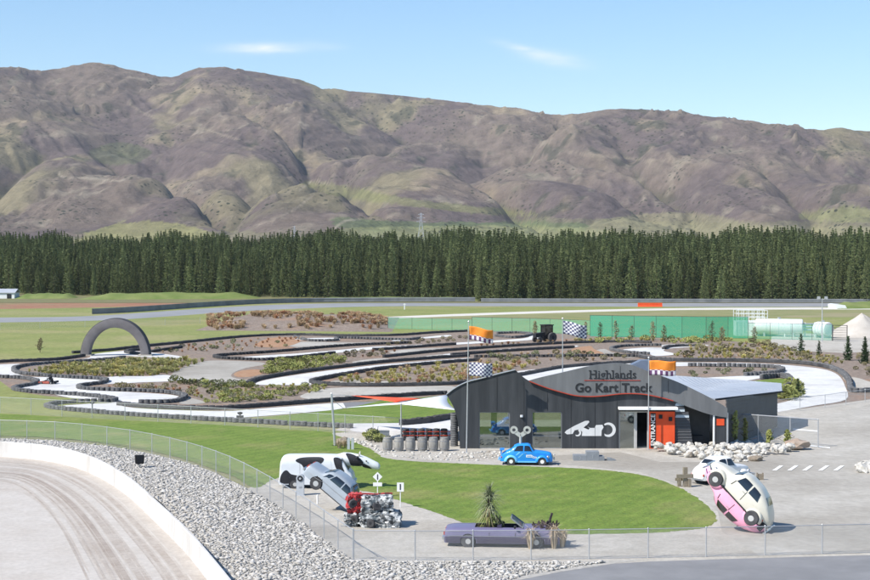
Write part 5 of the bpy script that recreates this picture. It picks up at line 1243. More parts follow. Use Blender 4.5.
# cow van
def build_van():
    g = G(318, 487.5); e = empty('cow_van', g, 'white van painted with black cow patches wearing a cow head', 'van', None, (0, 0, R(-3))); e.scale = (1.05, 1, .94)
    VAN = [(-2.24, 1.0, .74), (-2.2, 1.7, .80), (-2.05, 2.14, .82), (-1.7, 2.22, .83), (0, 2.24, .83), (1.1, 2.22, .83), (1.45, 2.1, .83), (1.95, 1.28, .82), (2.14, .98, .79), (2.2, .6, .72)]
    B = Body(VAN, .30, 1.22, .93, .99); b = shell_obj(e, B, M['vanwhite'], [(1.38, .33), (-1.28, .33)], .38, M_=70)
    for sd in (-1, 1):
        for x in (1.38, -1.28): wheel(e, x, sd * .76, .32, .32, sd, 'rim', .19, .7)
        for (a, c, q0, q1) in ((1.0, 1.0, 1.2, 2.0), (.1, .1, .7, 3.0), (-1.0, -1.0, .8, 2.9)):
            v, f = B.patch(a, a + .025, c, c + .025, q0, q1, sd, .006); me_obj('door_gap', v, f, M['pale_mark'], b)
        v, f = B.patch(-2.0, 1.9, -2.0, 1.9, 1.46, 1.52, sd, .01, 16); me_obj('side_trim', v, f, M['tank'], b)
        v, f = B.patch(.22, .92, .22, .88, 2.16, 2.8, sd, .008); me_obj('window', v, f, M['vanwhite'], b)
        # black hide patches follow the panel
        def hide(pts, off=.018):
            P = smooth_line(pts, True, 4); ca = sum(p[0] for p in P) / len(P); cb = sum(p[1] for p in P) / len(P); n = len(P)
            V = [B.P(ca + (p[0] - ca) * k, cb + (p[1] - cb) * k, off, sd) for k in (1, .8, .6, .4, .2, .02) for p in P]
            me_obj('hide_patch', V, [(r_ * n + i, r_ * n + (i + 1) % n, (r_ + 1) * n + (i + 1) % n, (r_ + 1) * n + i) for r_ in range(5) for i in range(n)], M['cowblack'], b, True)
        hide([(-1.25, 2.75), (-.9, 3.02), (-.2, 3.1), (.35, 3.05), (.42, 2.7), (-.05, 2.3), (-.5, 2.0), (-.72, 2.2), (-.9, 2.5)])
        hide([(-2.16, .25), (-2.15, 1.2), (-1.98, 1.9), (-1.75, 2.05), (-1.5, 1.6), (-1.12, 1.35), (-1.0, .75), (-1.3, .42), (-1.7, .15)])
        hide([(1.05, 3.05), (1.5, 3.1), (1.55, 2.5), (1.68, 2.0), (1.5, 1.6), (1.3, 2.0), (1.1, 2.5)])
        hide([(1.68, 1.5), (1.9, 1.55), (2.1, 1.0), (2.05, .45), (1.9, .3), (1.72, .6), (1.6, 1.0)])
    v, f = B.screen(1.92, 1.5, 3.05); me_obj('windscreen', v, f, M['cglass'], b)
    MB().box(2.18, 2.28, -.76, .76, .38, .56).build('bumper', M['tank'], b); MB().box(-2.3, -2.22, -.76, .76, .36, .52).build('bumper', M['tank'], b)
    MB().box(-2, 2, -.66, .66, .25, .5).build('chassis', M['letters'], e)
    # head: neck reaching forward from the roof edge, muzzle, ears and horns
    st = [(1.15, 1.62, .62, .52), (1.55, 1.86, .52, .42), (2.0, 1.92, .44, .36), (2.5, 1.86, .40, .34), (2.95, 1.72, .36, .26), (3.35, 1.56, .30, .20), (3.62, 1.46, .26, .19), (3.74, 1.42, .14, .12)]
    vs = []; fs = []; n = 16
    for (x, z, rz, ry) in st:
        for k in range(n): a = 2 * math.pi * k / n; vs.append((x, ry * math.cos(a), z + rz * math.sin(a)))
    for i in range(len(st) - 1):
        for k in range(n): fs.append((i * n + k, i * n + (k + 1) % n, (i + 1) * n + (k + 1) % n, (i + 1) * n + k))
    fs += [tuple(range(n - 1, -1, -1)), tuple((len(st) - 1) * n + k for k in range(n))]
    hd = me_obj('cow_head', vs, fs, M['vanwhite'], e, True)
    def skinpatch(pts, name, m):
        P = smooth_line(pts, True, 3)
        for sd in (-1, 1):
            V = []; n = len(P); ca = sum(p[0] for p in P) / n; cb = sum(p[1] for p in P) / n
            for k in (1, .75, .5, .25, .02):
                for p in P:
                    x = ca + (p[0] - ca) * k; a = cb + (p[1] - cb) * k; z, rz, ry = interp_cols(st, x); V.append((x, sd * (ry + .03) * math.cos(R(a)), z + (rz + .03) * math.sin(R(a))))
            me_obj(name, V, [(r_ * n + i, r_ * n + (i + 1) % n, (r_ + 1) * n + (i + 1) % n, (r_ + 1) * n + i) for r_ in range(4) for i in range(n)], m, hd, True)
    skinpatch([(1.7, 60), (2.2, 50), (2.75, 0), (2.6, -55), (2.1, -70), (1.9, 0)], 'hide_patch', M['cowblack']); skinpatch([(2.7, -20), (3.1, -28), (3.25, -70), (2.8, -80)], 'hide_patch', M['cowblack'])
    for sd in (-1, 1):
        blob((2.42, sd * .52, 2.12), .11, .24, .08, 'ear', M['cowblack'], hd); MB().tube((2.5, sd * .2, 2.16), (2.52, sd * .34, 2.42), .06, .015, 7).build('horn', M['cream'], hd); blob((2.95, sd * .30, 1.84), .05, .03, .05, 'eye', M['black'], hd)
build_van()

# purple convertible planted with a cabbage tree
def build_purple():
    g = G(503, 545); sc = 1.06; e = empty('planted_convertible', g, 'faded purple convertible with its nose in the dirt, planted with a palm-like tree', 'car', None, (0, 0, R(-5))); e.scale = (sc,) * 3
    CV = [(-2.78, .62, .72), (-2.72, .86, .86), (-2.2, .94, .92), (-1.2, .95, .94), (.4, .95, .94), (1.2, .96, .94), (2.2, .92, .92), (2.6, .84, .88), (2.72, .55, .78)]
    B = Body(CV, .22, .80, .9, .97); vs, fs = B.shell([(1.62, .30), (-1.62, .30)], .38, 80, 14)
    # open cockpit
    fs = [f for f in fs if not (len(f) == 4 and -1.35 < sum(vs[k].x for k in f) / 4 < .75 and all(abs(vs[k].y) < .72 for k in f) and all(vs[k].z > .7 for k in f))]
    b = me_obj('body', vs, fs, M['purple'], e, True); b.data.set_sharp_from_angle(angle=R(50))
    for sd in (-1, 1):
        v, f = B.patch(-2.6, 2.6, -2.6, 2.6, 1.42, 1.5, sd, .014, 24); me_obj('chrome_strip', v, f, M['chrome'], b)
        for (pa, pb, qa, qb) in ((-2.70, -2.02, .1, 1.4), (-1.22, 1.22, .1, 1.4), (2.02, 2.66, .1, 1.4), (-2.02, -1.22, 1.08, 1.4), (1.22, 2.02, 1.08, 1.4)):
            v, f = B.patch(pa, pb, pa, pb, qa, qb, sd, .008, 20); me_obj('lower_panel', v, f, M['lower_purple'], b)  # flank colour darkened below the strip for shade and dirt
        for x in (1.62, -1.62): wheel(e, x, sd * .84, .31, .33, sd, 'rim', .2, .7)
        v, f = B.patch(.62, .645, .62, .645, .4, 2.2, sd, .008); me_obj('door_gap', v, f, M['letters'], b); v, f = B.patch(-.62, -.595, -.62, -.595, .4, 2.2, sd, .008); me_obj('door_gap', v, f, M['letters'], b)
        blob((2.62, sd * .62, .66), .08, .1, .1, 'headlight', M['chrome'], b); MB().box(-2.8, -2.72, min(sd * .45, sd * .78), max(sd * .45, sd * .78), .58, .72).build('tail_light', M['red_trim'], b)
    MB().box(-2.86, -2.76, -.84, .84, .36, .5).build('bumper', M['chrome'], b); MB().box(-2.5, 2.5, -.72, .72, .18, .42).build('chassis', M['letters'], e)
    MB().box(-1.34, .74, -.74, .74, .42, .66).build('planter_soil', M['cabin_mud'], e)
    for y in (-.36, .36): MB().box(-.25, -.05, y - .28, y + .28, .6, 1.02).box(-.25, .25, y - .28, y + .28, .58, .72).build('seat', M['lower_purple'], e)
    # raked windscreen in its frame
    fr = MB(); c4 = [(.98, -.72, .95), (.98, .72, .95), (.42, .62, 1.38), (.42, -.62, 1.38)]
    for i in range(4): fr.tube(c4[i], c4[(i + 1) % 4], .035, None, 6)
    fo = fr.build('windscreen_frame', M['rail_steel'], e); me_obj('pane', [Vector(c) for c in c4], [(0, 1, 2, 3)], M['tealglass'], fo).modifiers.new('thickness', 'SOLIDIFY').thickness = .008
    MB().tube((.6, -.98, .98), (.62, -1.06, 1.08), .05, .07, 6).build('mirror', M['letters'], e)
    # engine bay overflowing with twisted parts and dry plants
    r = random.Random(5); mbx = MB()
    for i in range(46):
        p = Vector((r.uniform(1.5, 2.55), r.uniform(-.7, .6), .9)); q = p + Vector((r.uniform(-.25, .3), r.uniform(-.2, .2), r.uniform(.0, .26) if i else .6)); mbx.tube(p, q, r.uniform(.03, .09), r.uniform(.02, .06), 5)
    mbx.build('engine_parts', M['engine'], e)
    return e, sc
M['tealglass'] = glass_mat('teal_glass', (.05, .16, .17), .3); M['engine'] = mat('engine_parts', (.025, .022, .024), (.085, .065, .06), 6, coords='obj')
pc, psc = build_purple()

# crushed cars
def crumple(name, c, sx, sy, sz, m, label_parent, seed, amp=.1, bits=None):
    bm = bmesh.new(); bmesh.ops.create_cube(bm, size=1.0); bmesh.ops.subdivide_edges(bm, edges=bm.edges[:], cuts=9, use_grid_fill=True)
    r = random.Random(seed); ph = [r.uniform(0, 6) for _ in range(9)]
    for v in bm.verts:
        p = v.co; k = Vector((math.sin(p.y * 9 + ph[0]) + math.sin(p.z * 13 + ph[1] + p.x * 5), math.sin(p.x * 11 + ph[2]) + math.sin(p.z * 8 + ph[3]), math.sin(p.x * 10 + ph[4] + p.y * 6) + math.sin(p.y * 15 + ph[5]))) * (amp * .38)
        k += Vector((r.gauss(0, 1), r.gauss(0, 1), r.gauss(0, 1))) * amp * .28
        rad = 1 - .10 * (abs(p.x * 2) ** 4 + abs(p.z * 2) ** 4) * .5
        v.co = Vector((p.x * sx * rad, p.y * sy * rad, p.z * sz * (1 - .08 * abs(p.x * 2) ** 3))) + k
    me = bpy.data.meshes.new(name); bm.to_mesh(me); bm.free(); me.materials.append(m); o = link(name, me, label_parent); o.location = c; return o
def crushed(loc, sx, sy, sz, m, label, seed, rz):
    e = empty('crushed_car', loc, label, 'crushed car', None, (0, 0, rz)); crumple('crushed_body', (0, 0, sz / 2 - .03), sx, sy, sz, m, e, seed)
    r = random.Random(seed + 1)
    for i in range(1): 
        w_ = wheel(e, r.uniform(-.4, .4) * sx, -sy * .5 - .02, r.uniform(.3, .65) * sz, .24, -1, 'letters', .14, .7); w_.rotation_euler = (r.uniform(-.5, .5), 0, r.uniform(-.4, .4))
    for i in range(10):
        a = Vector((r.uniform(-.5, .5) * sx, -sy * .5 - r.uniform(0, .06), r.uniform(.1, .95) * sz)); b = a + Vector((r.uniform(-.4, .4), r.uniform(-.08, .08), r.uniform(-.15, .15))); MB().tube(a, b, .025, None, 5).build('bent_strip', M['chrome'] if i % 2 else M['letters'], e)
    return e
cb_ = G(381, 526.5)
crushed(cb_, 2.25, 1.5, .88, M['crush'], 'grey crushed car at the bottom of the wreck pile', 3, R(-4))
crushed(cb_ + Vector((-.22, .1, .84)), 1.75, 1.35, .86, M['crush'], 'grey crushed car on top of the wreck pile', 8, R(5))
crushed(cb_ + Vector((-1.45, .55, .72)), .85, 1.3, 1.0, M['crush_red'], 'red crushed car end at the left of the wreck pile', 12, R(8))
crushed(cb_ + Vector((-1.55, .25, 0)), .75, 1.2, .74, M['crush'], 'small crumpled grey wreck under the red one', 22, R(-10))
o = MB().path([(-1.3, -.1, 0), (-.6, -.16, .05), (.1, -.1, .02), (.7, -.18, .08), (1.0, 0, .04)], .05, 6).build('red_strip', M['crush_red'], None); o.location = cb_ + Vector((-.4, .1, 1.74)); tag(o, 'bent red metal strip lying across the wreck pile', 'scrap')

# ================================================================== PLANTS
def blades(seed, n, h, rad, wd, droop=.5):
    r = random.Random(seed); vs = []; fs = []
    for i in range(n):
        a = r.uniform(0, 6.28); L_ = h * r.uniform(.6, 1.15); s = r.uniform(.1, 1) * rad; d = Vector((math.cos(a), math.sin(a), 0)); t = Vector((-d.y, d.x, 0)) * wd * r.uniform(.6, 1.2)
        b0 = d * s * .25; m_ = d * s * .65 + Vector((0, 0, L_ * .75)); tp = d * s * (1.0 + droop) + Vector((0, 0, L_ * (1 - droop * r.uniform(.1, .6))))
        k = len(vs); vs += [b0 - t, b0 + t, m_ + t * .8, m_ - t * .8, tp]; fs += [(k, k + 1, k + 2, k + 3), (k + 3, k + 2, k + 4)]
    return vs, fs
def leafball(seed, n, rx, rz, sz):
    r = random.Random(seed); vs = []; fs = []
    for i in range(n):
        u = Vector((r.gauss(0, 1), r.gauss(0, 1), r.gauss(0, 1))).normalized() * r.uniform(.45, 1.0) ** .5; p = Vector((u.x * rx, u.y * rx, rz * (.55 + .5 * u.z)))
        d = Vector((r.gauss(0, 1), r.gauss(0, 1), r.gauss(.4, 1))).normalized(); t = d.orthogonal().normalized(); e = sz * r.uniform(.6, 1.3); k = len(vs)
        vs += [p - d * e, p + t * e * .45, p + d * e, p - t * e * .45]; fs.append((k, k + 1, k + 2, k + 3))
    for i in range(5):
        a = i * 1.3; k = len(vs); vs += [(0.02, 0, 0), (-.02, .02, 0), (math.cos(a) * rx * .5, math.sin(a) * rx * .5, rz * .6)]; fs.append((k, k + 1, k + 2))
    return vs, fs
def mesh_of(name, vf, m):
    me = bpy.data.meshes.new(name); me.from_pydata([tuple(v) for v in vf[0]], [], vf[1]); me.materials.append(m); me.update(); return me
TUS = {k: [mesh_of('tussock', blades(60 + i + j * 10, 60, .46, .42, .026, .7), M[k]) for i in range(3)] for j, k in enumerate(('tuss_green', 'tuss_yellow', 'tuss_tan', 'tuss_rust'))}
SHR = {k: [mesh_of('shrub', leafball(90 + i + j * 10, 120, .5, .52, .11), M[k]) for i in range(3)] for j, k in enumerate(('shrub', 'shrub_dark', 'twig'))}
def plant(kind, mtl, p, s, label, group):
    src = (TUS if kind == 'tussock' else SHR)[mtl]; o = link(kind, random.choice(src)); o.location = p; o.rotation_euler.z = random.uniform(0, 6.28); o.scale = (s * random.uniform(.85, 1.2),) * 2 + (s * random.uniform(.8, 1.2),)
    return tag(o, label, kind, group)
def bed(poly, n, kinds, s, label_t, label_s, group, minpx=3.2, z=.04, stuff=None):
    xs = [p[0] for p in poly]; ys = [p[1] for p in poly]; got = []; tries = 0; acc = []
    while len(got) < n and tries < n * 60:
        tries += 1; x = random.uniform(min(xs), max(xs)); y = random.uniform(min(ys), max(ys))
        if not inside(x, y, poly) or any(abs(x - a) < minpx and abs(y - b) < minpx * .42 for a, b in got): continue
        got.append((x, y)); k, m = random.choice(kinds)
        if stuff:
            me = random.choice((TUS if k == 'tussock' else SHR)[m]); S_ = s * random.uniform(.75, 1.25); a = random.uniform(0, 6.28); V = np.array([v.co[:] for v in me.vertices]) * S_; c, sn = math.cos(a), math.sin(a); p = G(x, y, z)
            acc.append((np.stack([V[:, 0] * c - V[:, 1] * sn + p.x, V[:, 0] * sn + V[:, 1] * c + p.y, V[:, 2] + p.z], 1), [tuple(q.vertices) for q in me.polygons], m)); continue
        plant(k, m, G(x, y, z), s * random.uniform(.75, 1.25), (label_t if k == 'tussock' else label_s), group + (' tussocks' if k == 'tussock' else ' shrubs'))
    if stuff:
        ms = sorted(set(a[2] for a in acc)); V = []; F_ = []; fm = []
        for (v, f, m) in acc:
            b = len(V); V += [tuple(q) for q in v]; F_ += [tuple(b + j for j in q) for q in f]; fm += [ms.index(m)] * len(f)
        o = me_obj('bed_plants', V, F_, [M[m] for m in ms], None, fm=fm); tag(o, stuff, 'plants', None, 'stuff')
bed([(30, 371), (60, 366), (112, 362.5), (150, 359.5), (205, 361.8), (190, 365.5), (176, 372), (150, 376), (110, 376.4), (50, 374.4)], 170, [('tussock', 'tuss_green')] * 3 + [('tussock', 'tuss_yellow')], 1.45, 'green and yellow tussock in the bed in front of the arch', '', 'arch bed', 3.3)
bed([(262, 369), (270, 362.5), (300, 360.5), (330, 356), (346, 358.5), (348, 363), (320, 368.5), (285, 372.5), (264, 375)], 70, [('shrub', 'shrub')], 1.05, '', 'green leafy shrub in the planted strip above the middle hairpin', 'middle strip', 3.4)
bed([(200, 388), (250, 386), (330, 386.5), (335, 389), (300, 396), (250, 402), (205, 403)], 44, [('shrub', 'shrub')] * 2 + [('shrub', 'shrub_dark')], .85, '', 'small shrub in the mulch bed above the long white straight', 'lower bed', 5)
bed([(168, 379.5), (240, 382.5), (248, 387), (205, 388), (172, 384)], 26, [('shrub', 'shrub_dark'), ('shrub', 'shrub')], .95, '', 'small dark shrub along the lower edge of the pale apron', 'apron edge', 4)
bed([(335, 382), (352, 377), (385, 371.5), (430, 366.5), (470, 363.6), (500, 364), (545, 362), (530, 368), (480, 378), (440, 382.5), (380, 383.5)], 90, [('tussock', 'tuss_yellow')] * 3 + [('tussock', 'tuss_tan')] * 2 + [('tussock', 'tuss_rust')], 1.3, 'straw yellow tussock in the bed behind the left of the building', '', 'building bed', 4)
bed([(700, 346), (760, 341.5), (800, 351), (840, 359), (830, 364), (790, 361.5), (740, 359.5), (690, 358), (672, 356)], 80, [('tussock', 'tuss_yellow')] * 2 + [('tussock', 'tuss_green'), ('shrub', 'twig')], 1.35, 'yellow tussock in the broad bed above the big right bend', 'brown twiggy shrub in the broad bed above the big right bend', 'right bed', 4)
bed([(575, 341), (640, 339), (720, 340), (748, 341.5), (700, 344), (640, 342), (580, 343)], 46, [('tussock', 'tuss_yellow'), ('tussock', 'tuss_green'), ('shrub', 'shrub')], 1.4, 'yellow tussock along the foot of the solid green netting', 'shrub along the foot of the solid green netting', 'net foot', 3.6, stuff='low yellow plants along the foot of the solid green netting')
bed([(150, 352), (200, 343.6), (262, 338.5), (300, 337.5), (303, 341), (285, 347.5), (215, 352.5), (178, 353.5)], 60, [('tussock', 'tuss_rust')] * 2 + [('shrub', 'shrub_dark'), ('tussock', 'tuss_tan')], .95, 'rusty tussock in the mulch bed right of the arch', 'dark low shrub in the mulch bed right of the arch', 'arch mulch', 4, stuff='rusty low plants in the mulch bed right of the arch')
bed([(106, 388), (160, 386.5), (205, 391), (198, 397), (186, 395), (150, 390.5)], 20, [('tussock', 'tuss_rust'), ('shrub', 'twig')], .9, 'rusty tussock in the mulch beside the lower hairpin', 'brown twiggy shrub beside the lower hairpin', 'lower hairpin', 5, stuff='sparse low plants in the mulch beside the lower hairpin')
bed([(345, 354), (372, 350.8), (400, 351), (385, 356), (350, 358.5)], 14, [('shrub', 'twig'), ('tussock', 'tuss_rust')], 1.0, 'rusty tussock on the small brown island at mid picture', 'twiggy shrub on the small brown island at mid picture', 'island', 5, stuff='sparse plants on the small brown island at mid picture')
bed([(480, 345.5), (560, 341), (600, 341.5), (560, 344), (490, 348)], 22, [('tussock', 'tuss_rust'), ('tussock', 'tuss_tan')], 1.0, 'rusty tussock on the strip in front of the dark tractor', '', 'tractor strip', 5, stuff='rusty plants on the strip in front of the dark tractor')
bed([(480, 354.6), (560, 352), (640, 358.5), (600, 361.5), (540, 362), (490, 363)], 40, [('shrub', 'twig')] * 2 + [('shrub', 'shrub_dark'), ('tussock', 'tuss_tan')], 1.0, 'tan tussock in the mulch above the name band', 'small twiggy shrub in the mulch above the name band', 'band mulch', 6, stuff='sparse low plants in the mulch above the name band')
bed([(385, 345.6), (440, 338.8), (470, 336.5), (495, 338.5), (470, 340.5), (410, 344.6)], 20, [('shrub', 'twig')], .9, '', 'small twiggy shrub on the far grey bed', 'far bed', 5, stuff='sparse twiggy plants on the far grey bed')
bed([(785, 389), (792, 386), (797, 390), (796, 398), (786, 401), (780, 398)], 9, [('shrub', 'shrub')], 2.0, '', 'leafy green shrub at the grass corner by the metal roof', 'corner', 3)
bed([(690, 369), (770, 369.5), (765, 373), (690, 378)], 10, [('shrub', 'shrub_dark')], .8, '', 'tiny dark shrub on the brown island in the right bend', 'bend island', 6)
bed([(846, 356), (880, 354), (880, 378), (858, 374)], 10, [('shrub', 'twig')], .9, '', 'twiggy shrub on the brown slope at the right edge', 'right slope', 6)
bed([(362, 436.5), (372, 433), (384, 436), (386, 443), (372, 442)], 14, [('shrub', 'shrub')] * 2 + [('shrub', 'shrub_dark')], .85, '', 'leafy shrub in the rock bed left of the barrels', 'barrel end', 2.5)
bed([(200, 386), (250, 385), (330, 386), (322, 391), (290, 398), (250, 403), (205, 403), (186, 394)], 90, [('tussock', 'tuss_green'), ('shrub', 'shrub'), ('tussock', 'tuss_yellow')], .75, '', '', 'x', 2.5, stuff='low green growth filling the mulch bed above the long white straight')
bed([(690, 346.5), (760, 342), (800, 351), (850, 359), (836, 366), (790, 362), (740, 360), (690, 359), (672, 356)], 130, [('tussock', 'tuss_yellow'), ('tussock', 'tuss_green'), ('tussock', 'tuss_tan')], .95, '', '', 'x', 2.5, stuff='low yellow growth filling the broad bed above the big right bend')
bed([(335, 383), (352, 377.5), (385, 372), (430, 367), (470, 364), (545, 363), (520, 371), (480, 379), (440, 383.5), (380, 384.5)], 120, [('tussock', 'tuss_yellow'), ('tussock', 'tuss_tan'), ('tussock', 'tuss_green')], .9, '', '', 'x', 2.5, stuff='low straw growth filling the bed behind the left of the building')
bed([(24, 371), (60, 365.5), (112, 362), (150, 359), (205, 361.5), (188, 366.5), (176, 373), (150, 376.5), (110, 377), (46, 375)], 130, [('tussock', 'tuss_green'), ('tussock', 'tuss_yellow')], .8, '', '', 'x', 2.2, stuff='low green growth filling the bed in front of the arch')
# tan tussocks massed over the far bank
pts = []; 
for i in range(900):
    u = random.random(); v = random.random() ** .8
    x = 207 + 180 * u; y = 330.5 - 16 * v
    if x < 225 and y < 322 - (225 - x) * .2: pass
    g = G(x, y); a = G(195, 330.5); b = G(392, 332); d0 = a.y + (b.y - a.y) * (x - 195) / 197; q = (g.y - d0) / 62
    if not 0.02 < q < .98: continue
    f = (x - 195) / 197; e_ = min(1, 6 * min(f, 1 - f)); zz = 1.7 * e_ * np.interp(q, [0, .2, .4, .6, .85, 1], [0, .55, .95, 1, .5, 0])
    if fbm(np.array([g.x / 9]), np.array([g.y / 16]), 2, 5)[0] > -.12: pts.append((g.x, g.y, zz))
tsrc = []
for mt in ('tuss_tan', 'tuss_rust', 'tuss_tan'):
    o = next(o for o in bpy.data.objects if o.type == 'MESH' and o.data in TUS[mt]); tsrc.append(o)
scatter_nodes('tussock_cover', pts, [random.uniform(1.3, 2.3) for _ in pts], [random.uniform(0, 6.28) for _ in pts], [random.randrange(3) for _ in pts], tsrc, 'mass of tan and rusty tussocks on the far bank', 'tussocks')
# young trees
def bushy_crown(seed, h, rad, mtl):
    r = random.Random(seed); V = []; F_ = []
    for k in range(9):
        f = k / 8; v, q = leafball(seed * 7 + k, 34, rad * (.35 + .65 * math.sin(math.pi * (.15 + .8 * f))) * r.uniform(.6, 1.0), h * .2, .12); ox, oy = r.uniform(-.3, .3) * rad, r.uniform(-.3, .3) * rad; b = len(V)
        V += [(p[0] + ox, p[1] + oy, p[2] + h * (.15 + .72 * f)) for p in v[:-15]]; F_ += [tuple(b + i for i in t) for t in q[:-5]]
    return mesh_of('crown', (V, F_), M[mtl])
def small_tree(name, px, py, h, rad, mtl, label, group, seed, quads=260, layers=9):
    e = empty(name, G(px, py), label, 'tree', group, (0, 0, random.uniform(0, 6))); link('crown', bushy_crown(seed, h, rad, mtl) if name == 'sapling' else crown_mesh('crown', h, rad * .9, seed, quads * 2, .06, h * .1, mtl, layers + 3), e); link('trunk', trunk_mesh('trunk', h, .03 + h * .012), e)
small_tree('young_conifer', 801, 354.5, 2.9, .8, 'conifer', 'slim young conifer in front of the gravel yard, leftmost', 'young conifers by the yard', 1)
small_tree('young_conifer', 819, 357, 2.2, .6, 'conifer', 'small thin young conifer in front of the gravel yard', 'young conifers by the yard', 2)
small_tree('young_conifer', 848, 360.5, 3.2, .85, 'conifer', 'dense young conifer on the brown slope near the right edge', 'young conifers by the yard', 3, 420)
small_tree('young_conifer', 865, 363.5, 3.4, .8, 'conifer', 'rightmost dense young conifer on the brown slope', 'young conifers by the yard', 4, 420)
small_tree('young_conifer', 798, 398, 1.9, .55, 'conifer', 'small young tree inside the right kart bend', 'young conifers by the yard', 5)
for i, (x, y, h) in enumerate(((600, 341, 2.9), (616, 341, 3.2), (632, 341.5, 2.6), (653, 341.5, 3.1), (664, 342, 2.6), (712, 345, 3.6), (722, 344, 2.6), (754, 346, 2.9), (535, 337, 2.6), (585, 341, 3.0))):
    small_tree('sapling', x, y, h, .6, 'twig', 'thin brownish sapling in front of the green netting', 'saplings along the netting', 30 + i, 320, 8)
for i, (x, y, h) in enumerate(((735, 446.5, 2.6), (745, 446, 2.0), (769, 445, 1.1), (787, 446.5, 1.2), (735.5, 460, .0))):
    if h: small_tree('sapling', x, y, h, .28, 'shrub', ('slender leafy sapling at the left end of the mesh fence', 'thin sapling second from the left at the mesh fence', 'tiny green sapling at the middle of the mesh fence', 'tiny sapling beside the brown boulder')[i], 'saplings at the mesh fence', 60 + i, 70, 6)
# dry sapling behind the fence at far left
small_tree('sapling', 40, 352.5, 2.0, .5, 'twig', 'bare grey sapling on the far grass left of the arch', 'saplings on the far grass', 80, 90, 6)

# cabbage tree in the convertible
def cabbage():
    loc = pc.matrix_basis @ Vector((-.72, .05, .62)); e = empty('cabbage_tree', loc, 'spiky cabbage tree growing out of the purple convertible', 'tree')
    MB().tube((0, 0, 0), (.06, 0, 1.7), .11, .08, 8).build('trunk', M['bark'], e)
    r = random.Random(3)
    def spikes(n, base, lmin, lmax, wd, upmin, upmax, droop, nm, m):
        vs = []; fs = []
        for i in range(n):
            a = r.uniform(0, 6.28); up = r.uniform(upmin, upmax); d = Vector((math.cos(a) * math.cos(up), math.sin(a) * math.cos(up), math.sin(up))); L_ = r.uniform(lmin, lmax); t = Vector((-math.sin(a), math.cos(a), 0)) * wd
            p = Vector((.06, 0, 0)) + Vector((0, 0, base + r.uniform(-.25, .25))); prev = None; k = len(vs)
            for q in range(5):
                f = q / 4; c = p + d * L_ * f + Vector((0, 0, -droop * f * f * L_)); ww = t * (1 - f) * (1 if q else .6); vs += [c - ww, c + ww]
            fs += [(k + 2 * q, k + 2 * q + 1, k + 2 * q + 3, k + 2 * q + 2) for q in range(4)]
        me_obj(nm, vs, fs, m, e)
    spikes(170, 1.75, .8, 1.4, .034, .0, 1.5, .45, 'leaves', M['cabbage']); spikes(130, 1.25, .7, 1.15, .034, -.2, 1.0, .7, 'lower_leaves', M['cabbage']); spikes(90, .75, .6, .95, .034, -.1, 1.1, .7, 'inner_leaves', M['shrub']); spikes(40, 1.2, .7, 1.0, .03, -.6, .2, .6, 'dead_leaves', M['dead_leaf'])
    for (x, y, s, m) in ((.45, .1, .75, 'shrub_dark'), (-.3, -.1, .5, 'tuss_green')):
        if m in SHR: o = link('undergrowth', SHR[m][0], e)
        else: o = link('undergrowth', TUS[m][0], e)
        o.location = (x, y, 0); o.scale = (s, s, s * 1.9)
cabbage()
for i, (dx, dy, hgt) in enumerate(((1.35, -1.12, 1.25), (2.45, -.9, 1.35), (2.85, -.55, 1.1))):
    o = link('dry_grass_clump', mesh_of('dry_grass_clump', blades(300 + i, 130, hgt, .42, .02, .9), M['straw'])); o.location = pc.matrix_basis @ Vector((dx, dy, 0)); o.location.z = 0.03
    tag(o, ('straw coloured plume of dry grass by the front wheel of the convertible', 'straw plume of dry grass at the nose of the convertible', 'low straw plume right of the convertible nose')[i], 'grass clump', 'dry grass round the convertible')

